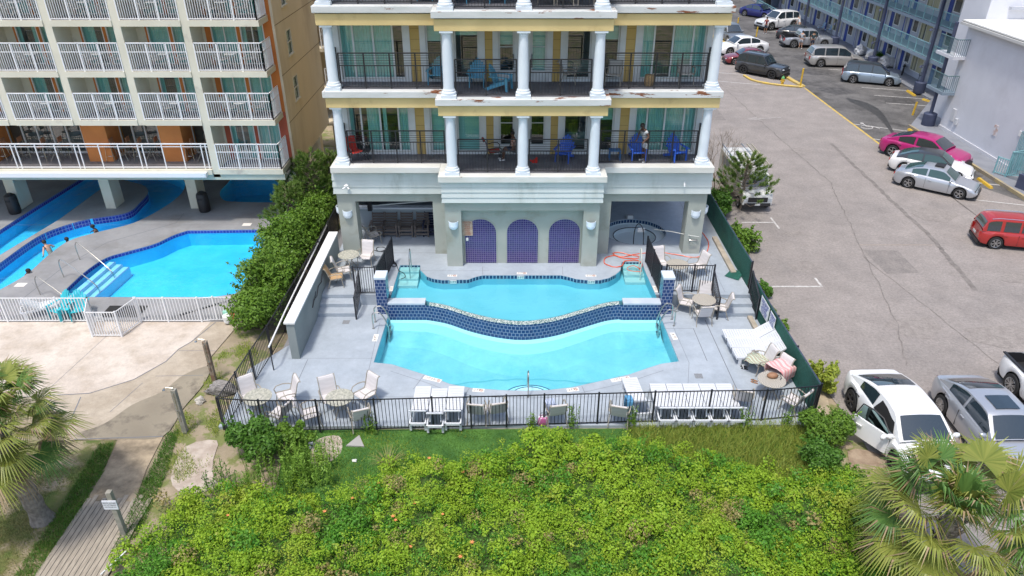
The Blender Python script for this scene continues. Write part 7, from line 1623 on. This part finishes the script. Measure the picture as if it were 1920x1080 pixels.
def sandals(label,x,y,z,ang,mat,strap):
    t=thing('pair_of_sandals',label,'sandals',(x,y,z),ang)
    for s,dy in ((-1,0),(1,.03)):
        b=MB(); b.prism([(s*.06+.045*math.cos(R(a))*(1 if math.sin(R(a))>0 else .8),.13*math.sin(R(a))+dy*s) for a in range(0,360,24)],0,.022,bottom=True); o=b.build('sandal',mat,t); b=MB(); b.tube([(s*.06-.045,.02+dy*s,.02),(s*.06,.05+dy*s,.06),(s*.06+.045,.02+dy*s,.02)],.014,5); b.build('strap',strap,o)
    return t
x,y=G(1396,690,lowz); sandals('black and white sandals on the deck below the loungers',x,y,lowz+.002,R(70),RUBBER,WHITE); x,y=G(1415,716,lowz); sandals('brown sandals on the deck left of the corner table',x,y,lowz+.002,R(60),BAG,BLACK); sandals('grey sandals lying on the nearest slatted lounger',9.0,22.14,lowz+.375,R(75),M('grey_rubber',(.2,.2,.2),rough=.7),BLACK)
x,y=G(1041,788,lowz); cloth('towel','blue and white towel over the chair behind the middle of the fence','towel',x-.18,y+.1,.80,.35,.7,stripes('blue_stripes',[(.3,.36,.5),(.65,.68,.72),(.35,.42,.58),(.65,.68,.72)],3),R(10),.4,.015,3)
t=thing('beach_bag','white and pink beach bag on the deck beside the towel chair','bag',(x-.42,y-.2,lowz)); b=MB(); b.lathe([(.13,0),(.16,.05),(.14,.28),(.12,.34)],n=12,sx=1.2,sy=.7); b.build('body',stripes('bag_bands',[(.7,.7,.72),(.5,.12,.3),(.7,.7,.72)],2,1.57),t,smooth=True); b=MB(); b.tube([(-.1,0,.33),(-.06,0,.48),(.06,0,.48),(.1,0,.33)],.01,5); b.build('handle',BLACK,t)
x,y=G(1177,790,lowz); cloth('towel','blue towel hanging on the slanted lounger','towel',4.10-.28,18.86,.95,.22,.6,M('blue_towel',(.10,.30,.50),rough=.95),0,.5,.01,4)
# balcony small things
t=thing('wicker_basket','round wicker basket on the upper right balcony','basket',(5.65,30.35,F2)); b=MB(); b.lathe([(.17,0),(.21,.2),(.19,.42),(.17,.44)],n=14); b.build('body',M('wicker',(.33,.24,.13),(.22,.15,.08),sc=30,rough=.9),t)
t=thing('side_table','small dark side table by the royal blue chair on the lower right balcony','table',(4.45,30.3,F1)); MB().box(-.25,-.2,.42,.25,.2,.45).build('tabletop',M('blue_top',(.03,.12,.3),rough=.6),t)
for sx in (-1,1):
    for sy in (-1,1): MB().box(sx*.22-.02,sy*.17-.02,0,sx*.22+.02,sy*.17+.02,.42).build('leg',MT['blue_top'],t)
t=thing('folding_stool','small black folding stool by the red chair','stool',(-6.35,30.35,F1)); MB().box(-.22,-.2,.38,.22,.2,.42).build('seat',BLACK,t)
for s in (-1,1): b=MB(); b.bar((-.2,s*.18,.38),(.2,s*.18,0),.012,5); b.bar((.2,s*.18,.38),(-.2,s*.18,0),.012,5); b.build('leg',BLACK,t)
cloth('red_cloth','crumpled red cloth on the lower balcony floor right of the middle column','cloth',.92,30.0,F1+.12,.35,.35,M('red_cloth_mat',(.6,.03,.02),rough=.9),0,.1,.05,6)
# plaza fence of the left hotel with its gate cage
wf=picket_fence('plaza_fence','white picket fence between the hotel pool and the pale plaza','fence',[(-30,24.93),(-27.6,24.93),(-25.2,24.93),(-22.8,24.93),(-20.4,24.93),(-18.2,24.93),(-16.9,24.93)],.02,1.12,RAILW,.125,.06,.028)
wf2=picket_fence('plaza_fence','white picket fence right of the gate cage, ending in the hedge','fence',[(-15.05,24.93),(-13.9,24.93),(-12.55,24.93),(-11.95,25.0),(-11.0,25.0)],.02,1.12,RAILW,.125,.06,.028)
gc=picket_fence('gate_cage','white railed gate cage sticking out onto the plaza','gate',[(-16.9,24.93),(-16.45,23.86),(-15.3,23.86),(-15.0,24.93)],.02,1.12,RAILW,.10,.06,.026); q=MB().box(-16.15,23.90,.72,-15.85,23.92,.95).build('sign',WHITE,gc,True); text('POOL',.07,'lettering',BLACK,gc,(-15.995+16.9,-1.04-.0,.80),(R(90),0,0),.001)
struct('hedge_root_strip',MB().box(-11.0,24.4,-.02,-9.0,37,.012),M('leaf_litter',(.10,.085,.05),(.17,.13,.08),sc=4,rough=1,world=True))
# chairs behind that fence
TQ=M('turquoise_resin',(.04,.48,.55),rough=.5); tq=adirondack(TQ)
x,y=G(112,600,LZ); spawn(tq,(x,y+.35,LZ),R(160),'left of two turquoise chairs behind the white plaza fence','turquoise chairs'); x,y=G(140,600,LZ); spawn(tq,(x+.1,y+.35,LZ),R(200),'right of two turquoise chairs behind the white plaza fence','turquoise chairs')
x,y=G(75,602,LZ); wl=spawn(LG,(x+.0,y+.75,LZ),R(-60),'white lounger behind the white plaza fence beside the turquoise chairs')
t=thing('towel_pile','white, green and red beach things behind the fence at the hedge','beach gear',(*G(428,603,LZ),LZ)); 
b=MB(); b.lathe([(.16,0),(.18,.3),(.1,.34)],n=10); b.build('bag',WHITE,t); b=MB(); b.box(.12,.0,0,.32,.12,.36); b.build('float_board',M('red_board',(.6,.08,.08),rough=.5),t,bevel=.02); b=MB(); b.box(-.2,.1,0,.0,.2,.42); b.build('float_mat',M('mint_board',(.3,.62,.5),rough=.5),t,bevel=.02)
t=thing('pool_hose','black dashed lane rope on the hotel deck by the hedge','rope',(-13,25.3,LZ)); b=MB()
for i in range(16): f=i/16; b.bar((-.6+1.7*f,-.05+1.2*f,.04),(-.6+1.7*(f+.035),-.05+1.2*(f+.035),.04),.035,6)
b.build('floats',BLACK,t)
t=thing('floor_mat','dark rubber mat inside the plaza fence gate','mat',(-16.0,25.6,LZ)); MB().box(-.8,-.45,0,.8,.45,.012).build('mat',RUBBER,t); MB().box(-.7,-.02,.012,.7,.02,.016).build('ridge',RUBBER,t)
for x,y,lb in ((-26.3,35.5,'tall black waste bin beside the leftmost pool pier'),(-16.35,35.75,'black waste bin right of the pier by the covered pool')):
    t=thing('waste_bin',lb,'bin',(x,y,LZ)); b=MB(); b.lathe([(.27,0),(.30,.1),(.30,.85),(.27,.9)],n=16); b.build('body',PLAS,t,smooth=True,auto=40); b=MB(); b.lathe([(.29,.0),(.27,.1),(.1,.22)],c=(0,0,.9),n=16); b.build('lid',PLAS,t); MB().box(-.12,-.31,.72,.12,-.285,.82).build('flap',RUBBER,t)
# shower posts, sign post, rock
PW=M('weathered_post',(.24,.23,.185),(.33,.31,.26),sc=5,rough=.9,bump=.4,bsc=15); PWR=M('rusty_post',(.20,.12,.075),(.30,.25,.19),sc=5,rough=.9,bump=.4,bsc=15)
def shower(x,y,mat,label,h=1.75):
    t=thing('shower_post',label,'shower',(x,y,0)); MB().box(-.075,-.075,0,.075,.075,h).build('post',mat,t,bevel=.01); b=MB(); b.tube([(0,-.08,.5),(0,-.085,h-.1),(0,-.02,h+.07),(-.22,-.02,h+.09),(-.30,-.02,h+.02)],.014,5); b.build('pipe',STEEL,t); b=MB(); b.lathe([(.02,.04),(.05,0),(.05,-.01)],c=(-.30,-.02,h-.01),n=10); b.build('shower_head',STEEL,t); MB().bar((-.02,-.1,.95),(.05,-.13,.95),.02,6).build('valve',STEEL,t)
shower(-10.66,21.0,PWR,'rust-stained wooden shower post at the corner of the plaza'); shower(-10.66,18.3,PW,'grey wooden shower post by the damp patch')
t=thing('sign_post','grey post with a small white notice beside the boardwalk','sign',(-10.72,14.1,0)); MB().box(-.07,-.07,0,.07,.07,1.62).build('post',PW,t,bevel=.01); MB().box(-.22,-.10,1.05,.16,-.075,1.36).build('board',M('notice_white2',(.72,.74,.78),rough=.5),t)
for i,tx in enumerate(('BEACH ACCESS','NO LITTERING','NO DOGS 9-5')): text(tx,.05,'lettering',BLACK,t,(-.03,-.104,1.29-.075*i),(R(90),0,0),.001)
def rock(label,loc,r,sx,sy,mat,seed,cat='rock',name='rock'):
    g=bmesh.new(); bmesh.ops.create_icosphere(g,subdivisions=3,radius=r); r_=random.Random(seed); ph=[r_.uniform(0,6) for _ in range(6)]
    for v in g.verts:
        p=v.co/r; k=1+.16*math.sin(p.x*4+ph[0])+.13*math.sin(p.y*5+ph[1]+p.z*3)+.08*math.sin(p.z*9+p.x*7+ph[2]); v.co=Vector((p.x*sx,p.y*sy,max(p.z,-.4)))*r*k
    me=bpy.data.meshes.new(name); g.to_mesh(me); g.free(); me.materials.append(mat); o=bpy.data.objects.new(name,me); COL.objects.link(o); o.location=loc; tag(o,label,cat); return o
STN=M('grey_driftwood',(.30,.28,.26),(.14,.13,.12),sc=7,rough=.95,bump=.9,bsc=9,stretch=(1,4,4)); rock('big weathered grey log lying by the fence at the plaza corner',(-10.15,20.35,.12),.32,1.9,.8,STN,3,'log','driftwood_log'); rock('pale chunk of concrete beside the grey log',(-10.75,19.85,.05),.16,1.2,.9,M('pale_rubble',(.5,.46,.40),rough=.95,bump=.5,bsc=10),4,'rubble','rubble')
for i,(u,v) in enumerate(((583,833),(593,848),(580,840),(665,865),(1012,795))):
    x,y=G(u,v,0); rock('small white scrap of rubble on the lawn strip',(x,y,.03),.055,1.3,1,M('white_rubble',(.7,.7,.66),rough=.9),20+i,'rubble','rubble')['group']='white rubble scraps'
x,y=G(668,829,0); tag(MB().prism([(x-.28,y-.22),(x+.30,y-.25),(x+.05,y+.28)],.0,.06).build('concrete_wedge',M('grey_wedge',(.36,.35,.33),rough=.95)),'grey triangular slab at the fence foot on the lawn','slab')
# pale sand patches on the left
PS=M('pale_sand',(.50,.43,.36),(.38,.31,.25),sc=3,rough=1,world=True,bump=.6,bsc=18)
struct('sand_patch',MB().prism(smooth2([(-10.4,17.6),(-9.5,17.9),(-9.3,17.0),(-9.0,16.2),(-8.6,15.9),(-9.6,15.6),(-10.3,16.2)],3),None,.006),PS); struct('sand_patch_small',MB().prism(smooth2([(-6.3,17.9),(-5.6,18.1),(-5.4,17.3),(-5.9,16.7),(-6.3,17.0)],3),None,.0125),PS); struct('bare_earth',MB().prism(smooth2([(10.6,17.4),(11.6,17.2),(11.7,16.0),(11.0,14.5),(10.4,15.5)],3),None,.006),M('brown_earth',(.26,.19,.13),(.36,.28,.20),sc=3,rough=1,world=True,bump=.6))
b=MB()
b.bar((-10.25,13.3,.25),(-10.6,12.6,.2),.02,5); tag(b.build('white_stick',WHITE),'short white pole poking out of the growth by the boardwalk','pole')
# ================================================================= STREET THINGS
YP=M('yellow_paint',(.68,.43,.03),(.55,.35,.05),sc=5,rough=.5)
t=thing('fire_hydrant','yellow fire hydrant with a green top on the yellow kerb','hydrant',(*G(1466,160,0),.0)); b=MB(); b.lathe([(.17,0),(.17,.05),(.12,.07),(.12,.50),(.15,.52),(.15,.56)],n=14); b.bar((-.2,0,.38),(.2,0,.38),.055,8); b.bar((0,0,.36),(0,-.2,.36),.065,8); b.build('body',YP,t); b=MB(); b.lathe([(.14,.56),(.12,.68),(.05,.74),(.04,.80)],n=14); b.build('bonnet',M('hydrant_green',(.10,.35,.12),rough=.5),t)
for i,(u,v,h,lb) in enumerate(((1500,163,1.5,'tall yellow bollard at the tip of the yellow kerb'),(1711,216,.95,'leaning yellow bollard among the empty bays by the motel'),(1416,81,1.6,'thin yellow and white marker pole in the middle of the lot'),(1381,60,1.5,'yellow marker pole beside the grey off-roader'))):
    t=thing('bollard',lb,'bollard',(*G(u,v,0),0),0,'yellow bollards'); MB().bar((0,0,0),(.06 if i==1 else 0,0,h),.075,10).build('post',YP,t); MB().bar((.06 if i==1 else 0,0,h),(.06 if i==1 else 0,0,h+.03),.08,10).build('cap',YP,t)
for i,(u,v,lb) in enumerate(((1708,176,'yellow wheel stop in the bay beside the blue-silver minivan'),(1744,192,'yellow wheel stop at the motel kerb corner'),(1712,250,'yellow wheel stop beyond the pink coupe'),(1846,345,'yellow wheel stop beside the silver sedan'))):
    x,y=G(u,v,0); t=thing('wheel_stop',lb,'wheel stop',(x,y,.01),R(20 if i==1 else -3),'yellow wheel stops'); b=MB(); b.add([(-.11,-.75,0),(.11,-.75,0),(.07,-.72,.12),(-.07,-.72,.12),(-.11,.75,0),(.11,.75,0),(.07,.72,.12),(-.07,.72,.12)],[(0,1,2,3),(7,6,5,4),(0,3,7,4),(1,5,6,2),(3,2,6,7)]); b.build('block',YP,t)
# plastic-wrapped piles, planter and chairs under the motel walkway
PLS=M('white_plastic_sheet',(.62,.62,.60),(.52,.52,.51),sc=4,rough=.4,bump=.8,bsc=5)
for i,(u,v,r,lb) in enumerate(((1605,103,.55,'leftmost white plastic-wrapped heap on the motel walkway'),(1625,113,.6,'pale crumpled heap behind the planter on the motel walkway'),(1652,125,.6,'white plastic-wrapped heap beside the navy column'))): x,y=G(u,v,.14); rock(lb,(x+.4,y,.14+.35),r,1.1,1.0,PLS,40+i,'heap','wrapped_heap')['group']='plastic wrapped heaps'
x,y=G(1636,112,.14); t=thing('planter','pale round planter with a dark plant on the motel walkway','planter',(x+.2,y-.6,.14)); b=MB(); b.lathe([(.35,0),(.5,.4),(.5,.45),(.42,.45)],n=16); b.build('pot',M('pot_pale',(.5,.5,.47),rough=.8),t); P=rng.normal(0,.16,(250,3)); P[:,2]=np.abs(P[:,2])+.5; v,q=cards(P,P,.09); np_mesh('foliage',v,q,L_DARK,t)
mc=patio_chair(RUBBER,BLACK,.95); x,y=G(1722,150,.14); spawn(mc,(x+.3,y,.14),R(60),'black metal chair under the motel walkway near the last navy column','black motel chairs'); x,y=G(1690,132,.14); spawn(mc,(x+.3,y,.14),R(80),'black chair beside the blue panels on the motel ground floor','black motel chairs')
mcb=patio_chair(M('light_blue_sling',(.25,.38,.52),rough=.7),STEEL,.95); x,y=G(1527,59,.14); spawn(mcb,(x+.6,y,.14),R(90),'left of two light blue chairs behind the white off-roader','light blue chairs'); x,y=G(1537,61,.14); spawn(mcb,(x+.6,y-.6,.14),R(90),'right of two light blue chairs behind the white off-roader','light blue chairs')
for i,(u,v) in enumerate(((1438,14),(1450,15))): x,y=G(u,v,0); t=thing('wheeled_bin',('dark','blue-grey')[i]+' wheeled bin at the far end of the lot','bin',(x,y,.01)); b=MB(); b.add([(-.4,-.4,.1),(.4,-.4,.1),(.4,.4,.1),(-.4,.4,.1),(-.5,-.5,1.2),(.5,-.5,1.2),(.5,.5,1.2),(-.5,.5,1.2)],[(0,1,5,4),(1,2,6,5),(2,3,7,6),(3,0,4,7),(3,2,1,0),(4,5,6,7)]); b.build('body',(PLAS,M('bin_blue',(.10,.13,.18),rough=.6))[i],t); MB().box(-.55,-.55,1.2,.55,.55,1.3).build('lid',PLAS,t,bevel=.04)
t=thing('motorcycle','black motorbike parked under the motel walkway','motorbike',(*G(1692,138,.14),.14),R(60)); 
for x in (-.6,.6): b=MB(); b.tube([(x+.3*math.cos(R(a)),0,.3+.3*math.sin(R(a))) for a in range(0,360,24)],.06,6,closed=True); b.build('wheel',RUBBER,t)
b=MB(); b.tube([(-.6,0,.3),(-.2,0,.55),(.3,0,.6),(.6,0,.3)],.05,6); b.lathe([(.05,0),(.16,.1),(.1,.25)],c=(.15,0,.5),n=10,sx=1.6); b.build('body',BLACK,t); b=MB(); b.tube([(-.55,0,.72),(-.2,0,.68),(.0,0,.72)],.08,6); b.build('seat',RUBBER,t); b=MB(); b.bar((.35,-.3,.95),(.35,.3,.95),.02,6); b.bar((.55,0,.4),(.35,0,.95),.025,6); b.build('handlebar',STEEL,t)
# ================================================================= PEOPLE
SKIN=[M('skin_dark',(.13,.065,.04),rough=.5),M('skin_light',(.52,.30,.20),rough=.5),M('skin_mid',(.30,.16,.095),rough=.5)]
HAIR=M('dark_hair',(.02,.015,.012),rough=.7)
def skin(name,chains,mat,parent,sub=1):
    """chains: lists of (point, radius) sharing joints by position; root is the first point"""
    idx={};V_=[];Rr=[];E=[]
    for ch in chains:
        prev=None
        for p,r in ch:
            k=tuple(round(c,4) for c in p)
            if k not in idx: idx[k]=len(V_); V_.append(p); Rr.append(r)
            i=idx[k]
            if prev is not None and prev!=i: E.append((prev,i))
            prev=i
    me=bpy.data.meshes.new(name+'_s'); me.from_pydata(V_,E,[]); ob=bpy.data.objects.new(name+'_s',me); COL.objects.link(ob); sm=ob.modifiers.new('s','SKIN'); ob.modifiers.new('u','SUBSURF').levels=sub; ob.modifiers[-1].render_levels=sub
    if not me.skin_vertices: 
        bpy.context.view_layer.objects.active=ob
    for i,v in enumerate(me.skin_vertices[0].data): v.radius=(Rr[i],Rr[i]); v.use_root=(i==0)
    bpy.context.view_layer.update(); m2=bpy.data.meshes.new_from_object(ob.evaluated_get(bpy.context.evaluated_depsgraph_get())); m2.name=name; bpy.data.objects.remove(ob)
    m2.materials.clear(); m2.materials.append(mat); m2.polygons.foreach_set('use_smooth',[True]*len(m2.polygons)); o=bpy.data.objects.new(name,m2); COL.objects.link(o); o.parent=parent; return o
def person(label,loc,rz,sk,top,bottom,pose='stand',hair=HAIR,scale=1.0,armR=None,armL=None,lean=0.0,topless=False):
    """faces +x. hips at .92 when standing"""
    t=thing('person',label,'person',loc,rz); t.scale=(scale,)*3
    hz={'stand':.92,'sit':.50,'swim':.0,'bend':.90}[pose]; 
    L=lean; hip=(0,0,hz); wa=(L*.15,0,hz+.16); ch=(L*.42,0,hz+.38); sh=(L*.55,0,hz+.50); nk=(L*.62,0,hz+.57); hd=(L*.80+.02,0,hz+.70); tp=(L*.86+.01,0,hz+.79)
    if pose=='stand' or pose=='bend': legs={s:[(hip,.12),((.0,s*.09,hz-.04),.095),((.03+.03*s,s*.11,.48),.062),((.0+.02*s,s*.12,.09),.042),((.14+.02*s,s*.13,.035),.036)] for s in (-1,1)}
    elif pose=='sit': legs={s:[(hip,.12),((.02,s*.10,hz-.02),.095),((.45,s*.12,hz+.02),.065),((.80 if 0 else .52,s*.12,.10),.045),((.66,s*.12,.04),.036)] for s in (-1,1)}
    else: legs={s:[(hip,.12),((-.06,s*.10,-.1),.09),((-.30,s*.16,-.28),.06),((-.62,s*.14,-.40),.045),((-.75,s*.14,-.42),.035)] for s in (-1,1)}
    arms={}
    for s,a in ((-1,armR),(1,armL)):
        e,h=a if a else ((L*.45+.02,s*.27,hz+.22),(L*.4+.14,s*.26,hz+.0))
        arms[s]=[(sh,.07),((sh[0],s*.17,sh[2]-.02),.055),(e,.043),(h,.030),((h[0]+.05,h[1],h[2]-.04),.034)]
    torso=[(hip,.125),(wa,.112),(ch,.135),(sh,.10),(nk,.052),(hd,.088),(tp,.072)]
    b=skin('body',[torso,legs[-1],legs[1],arms[-1],arms[1]],sk,t)
    # fingers and thumb, nose, ears joined to the body mesh
    bm=bmesh.new(); bm.from_mesh(b.data); mb=MB()
    for s in (-1,1):
        h=arms[s][-1][0]
        for k,(l,o_) in enumerate(((.055,-.024),(.064,-.008),(.060,.008),(.046,.024))): mb.tube([(h[0],h[1]+o_*.9,h[2]),(h[0]+.03,h[1]+o_,h[2]-.035),(h[0]+.022,h[1]+o_,h[2]-.035-l*.6)],[.010,.009,.006],5)
        mb.tube([(h[0]-.01,h[1]-s*.02,h[2]+.01),(h[0]+.01,h[1]-s*.05,h[2]-.02),(h[0]+.02,h[1]-s*.055,h[2]-.05)],[.011,.010,.007],5)
        mb.lathe([(.005,-.03),(.02,0),(.005,.03)],c=(hd[0],s*.088,hd[2]+.0),n=6,sx=.8,sy=.4)
    mb.tube([(hd[0]+.075,0,hd[2]+.03),(hd[0]+.10,0,hd[2]-.012),(hd[0]+.08,0,hd[2]-.02)],[.008,.014,.010],5)
    vs=[bm.verts.new(p) for p in mb.v]
    for f in mb.f:
        try: bm.faces.new([vs[i] for i in f])
        except ValueError: pass
    bm.to_mesh(b.data); bm.free()
    f=MB()
    for s in (-1,1): f.lathe([(.004,-.01),(.012,0),(.004,.01)],c=(hd[0]+.082,s*.032,hd[2]+.018),n=6,sx=.5,sy=1.2)
    f.build('eye',BLACK,b)
    f=MB(); f.beam((hd[0]+.083,-.025,hd[2]-.045),(hd[0]+.083,.025,hd[2]-.045),.008,.012); f.build('mouth',M('lip',(.25,.09,.08),rough=.5),b)
    hm=MB(); hm.lathe([(.091,-.035),(.103,.0),(.105,.03),(.09,.075),(.055,.105),(.012,.118)],c=(hd[0]-.015,0,hd[2]+.01),n=14,sx=1.04,sy=.94); hm.build('hair',hair,t,smooth=True)
    if top and not topless: skin('shirt',[[((wa[0]*.3,0,hz+.03),.132),(wa,.128),(ch,.150),((sh[0],0,sh[2]-.0),.112)],[((sh[0],0,sh[2]),.112),((sh[0],-.17,sh[2]-.02),.068),((( sh[0]+arms[-1][2][0][0])/2,(-.17+arms[-1][2][0][1])/2,(sh[2]+arms[-1][2][0][2])/2),.062)],[((sh[0],0,sh[2]),.112),((sh[0],.17,sh[2]-.02),.068),(((sh[0]+arms[1][2][0][0])/2,(.17+arms[1][2][0][1])/2,(sh[2]+arms[1][2][0][2])/2),.062)]],top,t)
    if bottom:
        ks=[]
        for s in (-1,1):
            a,k_=legs[s][1][0],legs[s][2][0]; m=tuple(a[i]+(k_[i]-a[i])*.85 for i in range(3)); ks.append([(hip,.142),(a,.112),(m,.088)])
        skin('shorts',[[((wa[0]*.3,0,hz+.08),.128),(hip,.142)]]+ks,bottom,t)
    if pose!='swim':
        for s in (-1,1):
            p=legs[s][-1][0]; a=legs[s][-2][0]; m=MB(); m.prism([(p[0]-.10+.15*math.cos(R(q))+.03,p[1]+.048*math.sin(R(q))) for q in range(0,360,30)],0,.06); m.build('shoe',WHITE,t,bevel=.01)
    return t
TS1=M('white_vest',(.62,.62,.62),rough=.9); SH1=M('white_shorts',(.6,.6,.62),rough=.9); RS=M('dark_red_shirt',(.22,.03,.04),rough=.9); DN=M('dark_denim',(.03,.04,.07),rough=.9)
person('man in a white vest and white shorts standing on the lower right balcony',(5.72,30.15,F1+.006),R(215),SKIN[0],TS1,SH1,'stand',scale=.98,lean=.35,armR=((.22,-.24,1.18),(.38,-.16,1.02)),armL=((.12,.27,1.16),(.30,.2,1.0)))
person('person in a patterned top seated behind the middle column on the lower balcony',(.10,30.35,F1+.006),R(190),SKIN[0],M('orange_pattern',(.50,.14,.05),(.6,.55,.5),sc=16,rough=.9),DN,'sit',scale=.95,lean=.1)
person('man in a dark red shirt standing at the bonnet of the white off-roader',(*G(1434,63,0),.012),R(60),SKIN[2],RS,DN,'stand',scale=1.0)
person('person in white behind the open rear of the white off-roader',(*G(1497,60,0),.012),R(120),SKIN[1],TS1,M('tan_shorts',(.4,.28,.2),rough=.9),'bend',lean=.5)
person('bare-legged person in a pale striped top behind the silver pickup door',(*G(1500,91,0),.012),R(60),SKIN[1],M('grey_stripe_top',(.45,.48,.52),rough=.9),M('pale_shorts',(.45,.47,.5),rough=.9),'stand')
person('person in dark clothes at the open front door of the silver pickup',(*G(1521,92,0),.012),R(80),SKIN[2],M('dark_teal_shirt',(.04,.08,.09),rough=.9),DN,'stand')
def swimmer(label,u,v,rz,sk,z,**k): x,y=G(u,v,-.12); return person(label,(x,y,z),rz,sk,None,M('swim_trunks',(.03,.05,.08),rough=.8),'swim',**k)
swimmer('swimmer with arms spread beside the tiled curve of the lazy river',183,432,R(200),SKIN[0],-.58,armR=((.15,-.32,.34),(.36,-.40,.30)),armL=((.15,.34,.34),(.33,.5,.30)),lean=.2)
swimmer('pale-shouldered swimmer drifting in the middle of the lazy river',93,465,R(160),SKIN[1],-.55,armR=((.1,-.33,.34),(.3,-.42,.28)),armL=((.05,.34,.34),(-.1,.5,.26)),lean=.3)
swimmer('dark-haired swimmer reaching forward near the camera end of the lazy river',42,522,R(20),SKIN[0],-.50,armR=((.3,-.25,.42),(.6,-.22,.40)),lean=.4)
swimmer('swimmer whose head alone shows behind the river edge',128,458,R(-20),SKIN[0],-.55)
